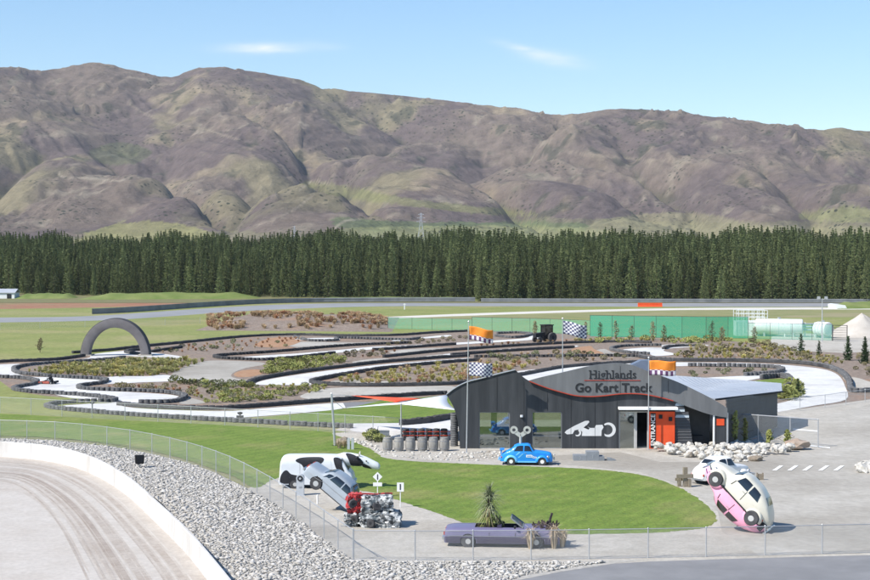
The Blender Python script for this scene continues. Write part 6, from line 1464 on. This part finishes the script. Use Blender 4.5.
# ================================================================== ROCKS
def rock_mesh(seed, sub=1, flat=.72):
    bm = bmesh.new(); bmesh.ops.create_icosphere(bm, subdivisions=sub, radius=.5); r = random.Random(seed)
    for v in bm.verts: v.co *= r.uniform(.68, 1.15); v.co.z *= flat; v.co.x *= 1.2
    me = bpy.data.meshes.new('rock'); bm.to_mesh(me); bm.free(); return me
BANK = [(-60, 437.6), (0, 439.4), (55, 441.6), (110, 447.4), (150, 455), (187, 464.2), (215, 474.4), (250, 491.5), (290, 515), (330, 547), (354, 562.6), (415, 563), (560, 563.2), (606, 563.4), (566, 569), (522, 577), (480, 592), (236, 600), (222, 586), (200, 560), (174, 533), (146, 501), (120, 477), (92, 463), (55, 451.5), (0, 446), (-60, 444)]
def rock_bank():
    ico = rock_mesh(1, 1); base = np.array([v.co[:] for v in ico.vertices]); tri = np.array([p.vertices[:] for p in ico.polygons]); bpy.data.meshes.remove(ico)
    variants = []
    for k in range(10):
        b = base / (np.linalg.norm(base, axis=1)[:, None]) * .5 * rng.uniform(.62, 1.2, (len(base), 1)); b[:, 2] *= .6; b[:, 0] *= 1.25; variants.append(b)
    W = [G(*p) for p in BANK]; xs = [p.x for p in W]; ys = [p.y for p in W]; poly = [(p.x, p.y) for p in W]; V = []; n = 0
    area = 0
    while n < 58000:
        x = rng.uniform(min(xs), max(xs)); y = rng.uniform(min(ys), max(ys))
        if not inside(x, y, poly): continue
        s = min(.42, max(.055, rng.lognormal(-2.28, .42))); a = rng.uniform(0, 6.28); q = variants[n % 10] * s; c, sn = math.cos(a), math.sin(a); tl = rng.uniform(-.5, .5)
        q = np.stack([q[:, 0] * c - q[:, 1] * sn, q[:, 0] * sn + q[:, 1] * c, q[:, 2] + q[:, 0] * tl * .5], 1) + np.array([x, y, 0.12 * s + rng.uniform(.02, .09)]); V.append(q); n += 1
    F_ = (tri[None] + (np.arange(n) * len(base))[:, None, None]).reshape(-1, 3); V = np.concatenate(V)
    me = bpy.data.meshes.new('rock_bank'); me.vertices.add(len(V)); me.vertices.foreach_set('co', V.astype(np.float32).ravel()); me.loops.add(F_.size); me.loops.foreach_set('vertex_index', F_.astype(np.int32).ravel()); me.polygons.add(len(F_)); me.polygons.foreach_set('loop_start', (np.arange(len(F_)) * 3).astype(np.int32)); me.update(calc_edges=True)
    me.materials.append(M['bankrock']); o = link('rock_bank', me); tag(o, 'bank of pale broken rock between the white wall and the fence', 'rocks', None, 'stuff')
def rock_mat(name, cs):
    m = bpy.data.materials.new(name); m.use_nodes = True; n = m.node_tree.nodes; l = m.node_tree.links; b = n['Principled BSDF']; b.inputs['Roughness'].default_value = .9; b.inputs['Specular IOR Level'].default_value = .2
    g = n.new('ShaderNodeNewGeometry'); cr = n.new('ShaderNodeValToRGB'); cr.color_ramp.elements[0].color = lin(cs[0]); cr.color_ramp.elements[1].color = lin(cs[-1])
    for i, c in enumerate(cs[1:-1]): e_ = cr.color_ramp.elements.new((i + 1) / (len(cs) - 1)); e_.color = lin(c)
    nz_ = n.new('ShaderNodeTexNoise'); nz_.inputs['Scale'].default_value = 4; nz_.inputs['Detail'].default_value = 4; l.new(g.outputs['Position'], nz_.inputs['Vector'])
    mm = n.new('ShaderNodeMath'); mm.operation = 'MULTIPLY_ADD'; mm.inputs[1].default_value = .6; l.new(nz_.outputs[0], mm.inputs[0]); ad = n.new('ShaderNodeMath'); ad.operation = 'MULTIPLY_ADD'; ad.inputs[1].default_value = .8; ad.inputs[2].default_value = -.2; l.new(g.outputs['Random Per Island'], ad.inputs[0]); l.new(ad.outputs[0], mm.inputs[2])
    l.new(mm.outputs[0], cr.inputs[0]); l.new(cr.outputs[0], b.inputs['Base Color']); return m
M['bankrock'] = rock_mat('bank_rock', [(.33, .31, .275), (.43, .41, .375), (.50, .48, .45), (.58, .56, .53)])
rock_bank()
RK = [rock_mesh(200 + i, 2) for i in range(6)]
for me in RK: me.materials.append(M['pile_rock']) if 'pile_rock' in M else None
M['pile_rock'] = mat('pile_rock', (.40, .38, .335), (.60, .58, .54), 1.6, c3=(.28, .24, .19), scale2=1.1, bump=.04, bscale=5, ramp2=(.55, .7))
for me in RK: me.materials.append(M['pile_rock'])
def pile(poly, n, smin, smax, label, group, minpx=2.2, lift=0.0, spine=None):
    xs = [p[0] for p in poly]; ys = [p[1] for p in poly]; got = []; tr = 0
    while len(got) < n and tr < n * 80:
        tr += 1; x = random.uniform(min(xs), max(xs)); y = random.uniform(min(ys), max(ys))
        if not inside(x, y, poly) or any(abs(x - a) < minpx and abs(y - b) < minpx * .5 for a, b in got): continue
        got.append((x, y)); s = random.uniform(smin, smax); o = link('rock', random.choice(RK)); p = G(x, y)
        hgt = lift * max(0, 1 - abs(y - (max(ys) + min(ys)) / 2) / ((max(ys) - min(ys)) / 2)) * random.uniform(.4, 1)
        o.location = (p.x, p.y, s * .2 + hgt); o.rotation_euler = (random.uniform(-.4, .4), random.uniform(-.4, .4), random.uniform(0, 6.28)); o.scale = (s, s * random.uniform(.8, 1.1), s * random.uniform(.75, 1.15)); tag(o, label, 'rock', group)
pile([(654, 452), (668, 449), (700, 448), (727, 446), (760, 444.5), (782, 448), (796, 450.5), (786, 455), (762, 459), (745, 462.5), (716, 461), (690, 459), (664, 456)], 170, .25, .75, 'pale broken rock in the pile along the right end of the building', 'rocks beside the building', 2.2, .45)
pile([(856, 468), (872, 465), (892, 466), (890, 477), (862, 475)], 20, .5, 1.1, 'pale rock in the small heap at the right edge of the yard', 'rocks at the right edge', 3, .2)
pile([(380, 449), (400, 451.6), (450, 452.4), (545, 453), (560, 455), (540, 460), (450, 461.6), (400, 458.5), (384, 455)], 150, .12, .30, 'small pale stone in the gravel bed before the left windows', 'stones before the windows', 2.4)
pile([(345, 438), (356, 440), (378, 447), (384, 455), (372, 450), (352, 442)], 26, .2, .4, 'small pale stone on the bed edge left of the barrels', 'stones by the barrels', 2)
o = link('boulder', rock_mesh(401, 2, .62)); o.data.materials.append(M['brown_rock']); o.location = G(797, 450) + Vector((0, 0, .42)); o.scale = (1.75, 1.5, 1.35); tag(o, 'big brown boulder at the right end of the rock pile', 'boulder')
o = link('boulder', rock_mesh(402, 2, .62)); o.data.materials.append(M['stain']); o.location = G(756, 461.5) + Vector((0, 0, .2)); o.scale = (.95, .8, .8); tag(o, 'dark brown boulder at the front of the rock pile', 'boulder')

# ================================================================== NEAR OBJECTS
# white concrete wall along the dirt track, cast in lengths
def white_wall():
    base = [(-160, 452), (-60, 455), (0, 457.5), (50, 462.5), (90, 474), (125, 495), (155, 523), (185, 553.5), (207, 581), (232, 615), (262, 660)]
    pts = [Vector(p) for p in world_line(base, .5)]; h = 1.15; th = .22; e = empty('concrete_wall', pts[0], 'curved white concrete wall along the dirt track', 'wall'); o0 = pts[0]; k = 0
    while k < len(pts) - 1:
        seg = pts[k:k + 9]; vs = []; fs = []
        if len(seg) < 2: break
        for i, p in enumerate(seg):
            q = pts[min(k + i + 1, len(pts) - 1)] - pts[max(k + i - 1, 0)]; nn = Vector((-q.y, q.x, 0)).normalized(); nn = nn if nn.x + nn.y > 0 else -nn
            if i == len(seg) - 1: p = p - (seg[i] - seg[i - 1]) * .045
            c = p - o0
            for (o, z) in ((0, -.02), (.05, h - .03), (.08, h), (th - .03, h), (th, h - .03), (th + .05, -.02)): vs.append((c.x + nn.x * o, c.y + nn.y * o, z))
        m = 6
        for i in range(len(seg) - 1):
            for j in range(m): fs.append((i * m + j, (i + 1) * m + j, (i + 1) * m + (j + 1) % m, i * m + (j + 1) % m))
        fs += [tuple(range(m)), tuple((len(seg) - 1) * m + j for j in range(m - 1, -1, -1))]
        o = me_obj('wall_panel', vs, fs, M['white_wall'], e); bm = bmesh.new(); bm.from_mesh(o.data); bmesh.ops.recalc_face_normals(bm, faces=bm.faces); bm.to_mesh(o.data); bm.free(); k += 8
white_wall()
hp = [G(x, y) + Vector((0, 0, .42)) for (x, y) in smooth_line([(152, 505), (160, 511), (168, 520), (176, 531)], False, 5)]
o = MB().path([p - hp[0] for p in hp], .09, 7).build('black_pipe', M['black'], None); o.location = hp[0]; tag(o, 'black plastic pipe lying behind the white wall', 'pipe')
def speaker():
    g = G(139.5, 469); e = empty('loudspeaker', g, 'black loudspeaker box on a short post among the rocks', 'loudspeaker', None, (0, 0, R(20)))
    MB().tube((0, 0, -.1), (0, 0, .42), .04, None, 7).build('post', M['steel'], e)
    bx = MB().prism([(-.27, -.25, .38), (.27, -.25, .38), (.30, -.25, .95), (-.30, -.25, .95)], (0, .46, 0)).build('cabinet', M['black'], e); MB().box(-.23, .23, -.275, -.253, .44, .9).build('grille', M['letters'], bx)
speaker()

# barrels
def barrel(px, py, label):
    e = empty('wine_barrel', G(px, py), label, 'barrel', 'barrels left of the building', (0, 0, random.uniform(0, 6)))
    if 'b' not in barrel.__dict__:
        prof = [(.30 + .09 * math.sin(math.pi * i / 10), 1.05 * i / 10) for i in range(11)]; b = MB().lathe(prof, 24).build('staves', M['barrel'], None, True)
        hh = []
        for z in (.05, .25, .78, .98):
            r = .30 + .09 * math.sin(math.pi * z / 1.05); q = MB().lathe([(r - .005, z - .03), (r + .012, z - .028), (r + .012, z + .028), (r - .005, z + .03)], 24).build('hoop', M['hoop'], None, True); hh.append(q.data); bpy.data.objects.remove(q)
        barrel.b = (b.data, hh); bpy.data.objects.remove(b)
    link('staves', barrel.b[0], e); [link('hoop', h, e) for h in barrel.b[1]]
for i, x in enumerate((387.6, 398.8, 410.4, 422.6, 433.4, 444.4)):
    barrel(x, 451.4, ('weathered wine barrel at the left end of the row by the building', 'second wine barrel from the left end of the row', 'third wine barrel from the left end of the row', 'third wine barrel from the building end of the row', 'second wine barrel from the building end of the row', 'wine barrel nearest the building')[i])
# dark tyre rack with red straps behind the barrels
def rack():
    a = G(402, 441); b = G(452, 441); e = empty('tyre_rack', a, 'dark stacked tyre rack with red bars behind the barrels', 'tyre rack'); w_ = b.x - a.x
    me = bpy.data.meshes.new('tyre_stack'); me.from_pydata([tuple(v) for v in SV], [], [tuple(map(int, f)) for f in SF]); me.materials.append(M['tyre']); me.polygons.foreach_set('use_smooth', [True] * len(me.polygons))
    n = int(w_ / .6)
    for i in range(n):
        c = link('tyre_stack', me, e); c.location = (.3 + i * .6, .2, 0); c.scale = (.92, .92, 1.75)
    for z in (.42, .72): MB().box(0, w_, -.14, -.10, z, z + .05).build('red_bar', M['red_trim'], e)
    for i in range(5): MB().box(i * w_ / 4 - .03, i * w_ / 4 + .03, -.16, -.10, 0, 1.0).build('upright', M['letters'], e)
rack()
o = me_obj('tyre_column', np.concatenate([SV * np.array([1, 1, 1]) + np.array([0.02 * (k % 2), 0, k * .5]) for k in range(5)]), [tuple(int(i) + k * len(SV) for i in f) for k in range(5) for f in SF], M['tyre_grey'], None, True); o.location = G(457.5, 447.5) + Vector((-.25, .6, 0)); tag(o, 'tall single column of tyres against the left end of the building', 'tyre stack')
# podium
def podium():
    a = G(573.5, 461.4); b = G(604.5, 461.4); W = b.x - a.x; e = empty('podium', a, 'grey three step winners podium in front of the building', 'podium')
    rot = Matrix.Rotation(R(90), 4, 'X')
    for nm, x0, x1, h, t in (('left_step', 0, W * .42, .42, '2'), ('centre_step', W * .42, W * .83, .68, '1'), ('right_step', W * .83, W * 1.0, .34, None)):
        st = MB().box(x0 + .004, x1 - .004, 0, .9, 0, h).build(nm.split('_')[1], M['podium'], e)
        if t: text_mesh('number', t, .34, M['pale_mark'], st, Matrix.Translation(((x0 + x1) / 2, -.012, h / 2)) @ rot, .004)
    c = G(607.5, 461.2) - a; s = MB().prism([(c.x, 0, 0), (c.x + .62, 0, 0), (c.x + .62, 0, .06), (c.x + .2, 0, .2), (c.x, 0, .2)], (0, .7, 0)).build('side_ramp', M['podium'], e)
podium()
# small signs by the wreck
def sign(px, by, ty, kind, label):
    g = G(px, by); t = AT(px, ty, g.y); e = empty('small_sign', g, label, 'sign', 'signs by the display cars'); MB().tube((0, 0, -.1), (0, 0, t.z - .05), .028, None, 6).build('post', M['white_paint'], e); z = t.z
    if kind == 'diamond':
        p = MB().prism([(0, -.05, z), (.29, -.05, z - .29), (0, -.05, z - .58), (-.29, -.05, z - .29)], (0, .03, 0)).build('sign_plate', M['white_paint'], e); MB().box(-.03, .03, -.062, -.052, z - .46, z - .14).build('sign_mark', M['letters'], p)
        MB().box(-.27, .27, -.05, -.02, z - .86, z - .64).build('lower_plate', M['white_paint'], e)
    else:
        p = MB().box(-.2, .2, -.05, -.02, z - .52, z).build('sign_plate', M['white_paint'], e); MB().box(-.04, .03, -.062, -.052, z - .42, z - .08).build('sign_mark', M['letters'], p)
sign(377.6, 497.5, 472, 'diamond', 'white diamond sign with a small plate below, on a post behind the wrecks')
sign(400.4, 508, 482.6, 'rect', 'white rectangular sign on a post at the lawn edge')
def meter():
    g = G(300.4, 495.8); e = empty('dial_pillar', g, 'pale grey pillar with a round dark dial beside the buried car', 'pillar')
    MB().prism([(-.23, -.18, 0), (.23, -.18, 0), (.23, -.18, 1.0)] + [(.25 * math.cos(R(a)), -.18, 1.08 + .25 * math.sin(R(a))) for a in range(0, 181, 20)] + [(-.23, -.18, 1.0)], (0, .36, 0)).build('pillar_body', M['meter'], e)
    MB().lathe([(.17, -.02), (.17, .02)], 18, 'y', (0, -.195, 1.08)).build('dial', M['letters'], e); MB().lathe([(.07, -.012), (.07, .012)], 14, 'y', (0, -.225, 1.08)).build('dial_centre', M['meter'], e)
    MB().box(-.08, .08, -.2, -.182, .52, .62).build('label_plate', M['pale_mark'], e); MB().box(-.3, .3, -.24, .24, 0, .06).build('plinth', M['meter'], e)
meter()
def bollard(px, by, ty, label):
    g = G(px, by); t = AT(px, ty, g.y); o = MB().lathe([(.045, -.05), (.05, t.z - .08), (.04, t.z - .02), (.015, t.z)], 9).build('marker_peg', M['white_paint'], None, True); o.location = g; tag(o, label, 'peg')
bollard(317.4, 504.6, 494.6, 'short white peg in front of the buried car')
def trackpost(px, by, ty, label):
    g = G(px, by); t = AT(px, ty, g.y); e = empty('track_light', g, label, 'light post', 'dark posts on the track fence'); MB().tube((0, 0, -.05), (0, 0, t.z - .2), .05, None, 6).build('post', M['letters'], e); MB().lathe([(.04, t.z - .25), (.2, t.z - .18), (.26, t.z - .06), (.12, t.z)], 10).build('head', M['letters'], e); MB().box(-.3, .3, -.2, .2, 0, .42).build('base_box', M['tyre'], e)
trackpost(92.4, 413.4, 401.4, 'small dark round-headed post by the left tyre stacks'); trackpost(240, 420.4, 412, 'small dark round-headed post on the track fence at centre left')
# rough timber and posts
def timbers():
    g = G(685, 487.5); e = empty('log_stile', g, 'rough timber posts and rail beside the white vintage saloon', 'stile', None, (0, 0, R(8)))
    MB().box(-.12, .14, -.12, .12, 0, 1.28).build('post', M['wood'], e); MB().box(-.42, -.2, .1, .32, 0, .62).build('post', M['wood'], e); MB().box(.16, .34, -.24, -.06, 0, .55).build('post', M['wood'], e); MB().box(-.6, .5, -.2, -.125, .62, .86).build('rail', M['wood'], e); MB().box(-.58, .1, .16, .24, .4, .58).build('rail', M['wood'], e)
timbers()
g = G(760, 480.5); o = MB().box(-.2, .2, -.06, .06, .05, .42).box(-.22, -.14, -.08, .08, 0, .5).box(.14, .22, -.08, .08, 0, .5).build('timber_stub', M['wood'], None); o.location = g; tag(o, 'low grey timber stub behind the cream car', 'timber')
def gatepost():
    e = empty('stone_post', G(350.4, 450), 'pair of short pale posts behind the cow van', 'post')
    for x in (-.14, .16): MB().prism([(x - .1, 0, 0), (x + .1, 0, 0), (x + .1, 0, .82), (x + .04, 0, .9), (x - .04, 0, .9), (x - .1, 0, .82)], (0, .2, 0)).build('post', M['meter'], e)
gatepost()
for i, (x, y, s) in enumerate(((339.5, 449, 1.0), (344.5, 447.6, .85))):
    o = link('dry_grass_clump', mesh_of('dry_grass_clump', blades(320 + i, 110, .75, .45, .025, .6), M['straw'])); o.location = G(x, y); o.scale = (s,) * 3; tag(o, ('wide straw grass clump at the foot of the leaning pole', 'smaller straw grass clump beside the pale posts')[i], 'grass clump', 'dry grass by the leaning pole')
o = link('boulder', rock_mesh(405, 2, .7)); o.data.materials.append(M['stain']); o.location = G(342.5, 446.5) + Vector((0, .3, .35)); o.scale = (.9, .7, 1.1); tag(o, 'brown upright stone behind the cow van', 'boulder')
g = G(384.5, 440.4); o = MB().box(-.38, .38, -.2, .2, .3, .72).box(-.3, -.22, -.1, .1, 0, .3).box(.22, .3, -.1, .1, 0, .3).prism([(-.4, -.22, .72), (.4, -.22, .72), (.36, -.22, .78), (-.36, -.22, .78)], (0, .44, 0)).build('utility_box', M['podium'], None); o.location = g; tag(o, 'small grey utility box among shrubs left of the barrels', 'box')

# ------------------------------------------------------------------ go-kart with its driver
def kart():
    g = G(48.5, 384); e = empty('go_kart', g + Vector((0, 0, .03)), 'red and grey go-kart on the track at left', 'go-kart', None, (0, 0, R(168)))
    MB().box(-.85, .9, -.3, .3, .08, .14).build('floor_pan', M['letters'], e)
    MB().prism([(.45, -.42, .1), (1.05, -.42, .1), (1.0, -.42, .24), (.5, -.42, .34)], (0, .84, 0)).build('nose', M['kart_red'], e)
    for sd in (-1, 1): MB().prism([(-.4, sd * .40, .08), (.42, sd * .40, .08), (.36, sd * .40, .3), (-.34, sd * .40, .34)], (0, sd * .24, 0)).build('side_pod', M['kart_red'], e)
    MB().box(-.95, -.8, -.6, .6, .12, .34).build('rear_bumper', M['letters'], e); MB().prism([(-.45, -.22, .12), (-.05, -.22, .14), (-.1, -.22, .22), (-.38, -.22, .6), (-.48, -.22, .6)], (0, .44, 0)).build('seat', M['letters'], e); MB().box(-.42, -.1, .3, .55, .14, .42).build('engine', M['rail_steel'], e)
    for sd in (-1, 1): wheel(e, .62, sd * .55, .13, .13, sd, 'rim', .14, .7); wheel(e, -.58, sd * .58, .14, .14, sd, 'rim', .2, .7)
    MB().tube((.3, 0, .28), (.12, 0, .52), .02, None, 6).build('steering_column', M['letters'], e)
    # driver: one continuous skinned figure, seated with arms to the wheel
    vs = [(-.22, 0, .30), (-.30, 0, .62), (-.30, 0, .80), (-.28, 0, .90), (-.25, 0, 1.02), (-.28, .2, .76), (-.08, .27, .58), (.14, .14, .54), (-.28, -.2, .76), (-.08, -.27, .58), (.14, -.14, .54), (-.16, .12, .28), (.26, .15, .40), (.60, .12, .20), (.70, .12, .26), (-.16, -.12, .28), (.26, -.15, .40), (.60, -.12, .20), (.70, -.12, .26)]
    ed = [(0, 1), (1, 2), (2, 3), (3, 4), (2, 5), (5, 6), (6, 7), (2, 8), (8, 9), (9, 10), (0, 11), (11, 12), (12, 13), (13, 14), (0, 15), (15, 16), (16, 17), (17, 18)]
    rd = [.15, .17, .13, .06, .09, .08, .06, .045, .08, .06, .045, .11, .08, .055, .05, .11, .08, .055, .05]
    me = bpy.data.meshes.new('person'); me.from_pydata(vs, ed, []); p = link('person', me); p.location = e.location; p.rotation_euler = e.rotation_euler; me.materials.append(M['suit'])
    sk = p.modifiers.new('skin', 'SKIN'); p.modifiers.new('sub', 'SUBSURF').levels = 1; p.modifiers['sub'].render_levels = 1
    if not me.skin_vertices: me.attributes.new('x', 'FLOAT', 'POINT')
    if me.skin_vertices:
        for i, r in enumerate(rd): me.skin_vertices[0].data[i].radius = (r, r)
        me.skin_vertices[0].data[0].use_root = True
    tag(p, 'driver in dark clothes and helmet seated in the go-kart', 'person')
    blob((-.25, 0, 1.03), .145, .13, .15, 'helmet', M['helmet'], p); MB().box(-.14, -.098, -.09, .09, 1.0, 1.07).build('visor', M['cglass'], p)
    ringv, ringf = ringy(0, 0, .12, .15, .012); o = me_obj('steering_wheel', [Vector((.13 + z * .35, x, .54 + z * .9 + y)) for (x, y, z) in ringv], ringf, M['letters'], e)
kart()

# ------------------------------------------------------------------ far objects
def tractor():
    g = G(546, 342); e = empty('tractor', g, 'dark machine with a tall cab like a tractor beyond the kart track', 'tractor', None, (0, 0, R(-150)))
    MB().box(-.9, .9, -.5, .5, .55, 1.2).build('chassis', M['black'], e); MB().prism([(.5, -.45, .8), (2.3, -.4, .8), (2.3, -.4, 1.45), (.5, -.45, 1.6)], (0, .85, 0)).build('bonnet', M['letters'], e)
    cb2 = MB(); [cb2.box(x, x + .1, y, y + .1, 1.1, 2.7) for x in (-.9, .5) for y in (-.7, .6)]; cb2.box(-1.0, .7, -.8, .8, 2.7, 2.85); c = cb2.build('cab', M['black'], e); MB().box(-.82, .52, -.64, .62, 1.15, 2.68).build('cab_glass', M['cglass'], c)
    for sd in (-1, 1): wheel(e, -.6, sd * .95, .8, .8, sd, 'letters', .45, .6); wheel(e, 1.7, sd * .75, .45, .45, sd, 'letters', .3, .6)
    MB().tube((1.2, .3, 1.5), (1.2, .3, 2.4), .05, None, 6).build('exhaust', M['black'], e)
tractor()
# storage tanks, pipe and railed platform behind the netting
def tank(px, py, L_, r, label, yaw=0.0):
    g = G(px, py); e = empty('storage_tank', g, label, 'tank', 'white tanks behind the netting', (0, 0, yaw)); n = 24; prof = [(.05, -.0), (r * .7, .02), (r * .95, .12), (r, .3), (r, L_ - .3), (r * .95, L_ - .12), (r * .7, L_ - .02), (.05, L_)]
    vs = []; fs = []
    for (rr, h) in prof:
        for k in range(n): a = 2 * math.pi * k / n; vs.append((h - L_ / 2, rr * math.cos(a), r + .35 + rr * math.sin(a)))
    for i in range(len(prof) - 1):
        for k in range(n): fs.append((i * n + k, i * n + (k + 1) % n, (i + 1) * n + (k + 1) % n, (i + 1) * n + k))
    fs += [tuple(range(n)), tuple((len(prof) - 1) * n + k for k in range(n))]
    o = me_obj('shell', vs, fs, M['tank'], e, True); bm = bmesh.new(); bm.from_mesh(o.data); bmesh.ops.recalc_face_normals(bm, faces=bm.faces); bm.to_mesh(o.data); bm.free(); o.data.set_sharp_from_angle(angle=R(40))
    for x in (-.3, .3): MB().box(x * L_ - .15, x * L_ + .15, -r * .7, r * .7, 0, .7).build('saddle', M['steel'], e)
    for k in range(1, 4): 
        q = MB(); vs2 = [(-L_ / 2 + L_ * k / 4, (r + .02) * math.cos(2 * math.pi * i / 20), r + .35 + (r + .02) * math.sin(2 * math.pi * i / 20)) for i in range(21)]; q.path(vs2, .03, 4); q.build('rib', M['tank_grey'], e)
    MB().lathe([(.25, 0), (.25, .25), (.3, .25), (.3, .32)], 12, c=(0, 0, 2 * r + .3)).build('hatch', M['steel'], e)
tank(779, 336.4, 8.2, 1.35, 'long white cylindrical tank behind the thin netting', R(-16)); tank(823, 338, 3.0, 1.2, 'short white tank beside the lamp mast', R(-60))
def platform():
    g = G(752, 336); e = empty('white_platform', g, 'white container platform with high white railings behind the netting', 'platform')
    a = 5.4; MB().box(-a / 2, a / 2, 0, 3, 0, 2.6).build('container', M['tank'], e)
    for k in range(9): MB().box(-a / 2 + a * k / 8 - .03, -a / 2 + a * k / 8 + .03, -.05, -.003, .1, 2.5).build('rib', M['tank'], e)
    for k in range(7): MB().box(-a / 2 + a * k / 6 - .04, -a / 2 + a * k / 6 + .04, 0, .08, 2.6, 4.5).build('railing_post', M['tank'], e); MB().box(-a / 2 + a * k / 6 - .04, -a / 2 + a * k / 6 + .04, 2.9, 2.98, 2.6, 4.5).build('railing_post', M['tank'], e)
    for z in (3.2, 3.8, 4.45): MB().box(-a / 2, a / 2, -.03, .0, z, z + .09).build('rail', M['tank'], e); MB().box(-a / 2, a / 2, 2.99, 3.02, z, z + .09).build('rail', M['tank'], e)
platform()
def pipes():
    g = G(800, 336.8); e = empty('pipe_rack', g, 'rack of pale pipes between the two white tanks', 'pipe rack')
    for z in (1.2, 1.7, 2.2): MB().tube((-3, 0, z), (3, 0, z), .14, None, 8).build('pipe', M['tank_grey'], e)
    for x in (-2.6, -.9, .9, 2.6): MB().box(x - .08, x + .08, .2, .36, 0, 2.5).build('upright', M['tank'], e)
pipes()
def mast():
    g = G(822, 342); t = AT(822, 298.5, g.y); e = empty('lamp_mast', g, 'grey lamp mast with two heads by the gravel yard', 'lamp'); MB().tube((0, 0, -.1), (0, 0, t.z), .11, .07, 8).build('mast', M['steel'], e); MB().tube((-.55, 0, t.z - .15), (.55, 0, t.z - .15), .05, None, 6).build('cross_arm', M['steel'], e)
    for x in (-.6, .6): MB().prism([(x - .28, -.25, t.z - .1), (x + .28, -.25, t.z - .1), (x + .2, -.25, t.z + .35), (x - .2, -.25, t.z + .35)], (0, .3, 0)).build('lamp_head', M['steel'], e)
mast()
def heap():
    g = G(862, 336); n = 28; m = 9; vs = []; fs = []; r = random.Random(4)
    for i in range(m + 1):
        f = i / m
        for k in range(n): a = 2 * math.pi * k / n; rr = 6.6 * (1 - f) * (1 + .12 * math.sin(3 * a + 1) + .05 * r.uniform(-1, 1)); vs.append((rr * math.cos(a), rr * .8 * math.sin(a), 4.0 * (f ** 1.1) * (1 + .03 * r.uniform(-1, 1)) - .02))
    for i in range(m):
        for k in range(n): fs.append((i * n + k, i * n + (k + 1) % n, (i + 1) * n + (k + 1) % n, (i + 1) * n + k))
    o = me_obj('sand_heap', vs, fs, M['sand'], None, True); o.location = g; tag(o, 'pale heap of gravel at the right edge of the yard', 'gravel heap')
heap()
o = MB().box(-3.2, 3.2, -.3, .3, .02, 1.05).prism([(-3.2, -.42, .02), (3.2, -.42, .02), (3.2, -.3, .5), (-3.2, -.3, .5)], (0, .11, 0)).build('orange_barrier', M['orange'], None); o.location = G(650, 306.8); tag(o, 'bright orange barrier beside the far race track', 'barrier')
o = MB().prism([(-2.3, 0, 0), (2.1, 0, 0), (1.6, 0, .9), (-1.6, 0, 1.35), (-2.4, 0, 1.2)], (0, 1.8, 0)).build('white_boat', M['tank'], None); o.location = G(839, 308.8); tag(o, 'white covered shape by the grass bank at far right', 'cover')
o = MB().box(-.12, .12, -.12, .12, 0, 1.2).prism([(-.3, -.14, 1.2), (.3, -.14, 1.2), (.2, -.14, 1.5), (-.2, -.14, 1.5)], (0, .28, 0)).build('marker_board', M['tank'], None); o.location = G(404.5, 309.5); tag(o, 'tiny white marker board on the far grass', 'marker')
def shed():
    g = G(3, 299.2); e = empty('white_shed', g, 'white low shed at the left edge before the pines', 'shed'); MB().box(-6, 3.5, 0, 6, 0, 1.9).build('wall', M['tank'], e); MB().prism([(-6.3, -.3, 1.9), (3.8, -.3, 1.9), (3.8, 3, 3.0), (-6.3, 3, 3.0)], (0, .0, .12)).build('roof', M['roof'], e); MB().prism([(-6.3, 3, 3.0), (3.8, 3, 3.0), (3.8, 6.3, 1.9), (-6.3, 6.3, 1.9)], (0, 0, .12)).build('roof', M['roof'], e)
    MB().box(1.2, 2.6, -.04, -.005, 0, 1.6).build('door', M['letters'], e); MB().box(-3.5, -1.2, -.04, -.005, .7, 1.5).build('window', M['cglass'], e)
shed()
def pylon(px, py, ty, d, label, wd):
    a = AT(px, py, d); t = AT(px, ty, d); H = t.z - a.z; e = empty('pylon', a, label, 'pylon'); mb = MB(); lv = [0, .3, .52, .7, .84, .93, 1.0]; ws = [wd, wd * .62, wd * .38, wd * .26, wd * .2, wd * .14, .05]
    rr = H * .0075
    for (f0, f1, w0, w1) in zip(lv[:-1], lv[1:], ws[:-1], ws[1:]):
        C0 = [(sx * w0, sy * w0, f0 * H) for sx, sy in ((-1, -1), (1, -1), (1, 1), (-1, 1))]; C1 = [(sx * w1, sy * w1, f1 * H) for sx, sy in ((-1, -1), (1, -1), (1, 1), (-1, 1))]
        for i in range(4): mb.tube(C0[i], C1[i], rr, None, 4); mb.tube(C0[i], C1[(i + 1) % 4], rr * .7, None, 4); mb.tube(C0[(i + 1) % 4], C1[i], rr * .7, None, 4)
    mb.build('lattice', M['steel'], e); ar = MB()
    for f, w_ in ((.72, .26), (.84, .22), (.95, .16)): ar.tube((-w_ * H * .6, 0, f * H), (w_ * H * .6, 0, f * H), rr, None, 4); ar.tube((-w_ * H * .6, 0, f * H), (0, 0, (f + .05) * H), rr * .7, None, 4); ar.tube((w_ * H * .6, 0, f * H), (0, 0, (f + .05) * H), rr * .7, None, 4)
    ar.build('cross_arm', M['steel'], e)
pylon(421, 244, 213, 1500, 'tall steel lattice pylon rising above the pines at centre', 4.0); pylon(294.5, 244, 226, 2200, 'smaller distant lattice pylon above the pines left of centre', 3.2)
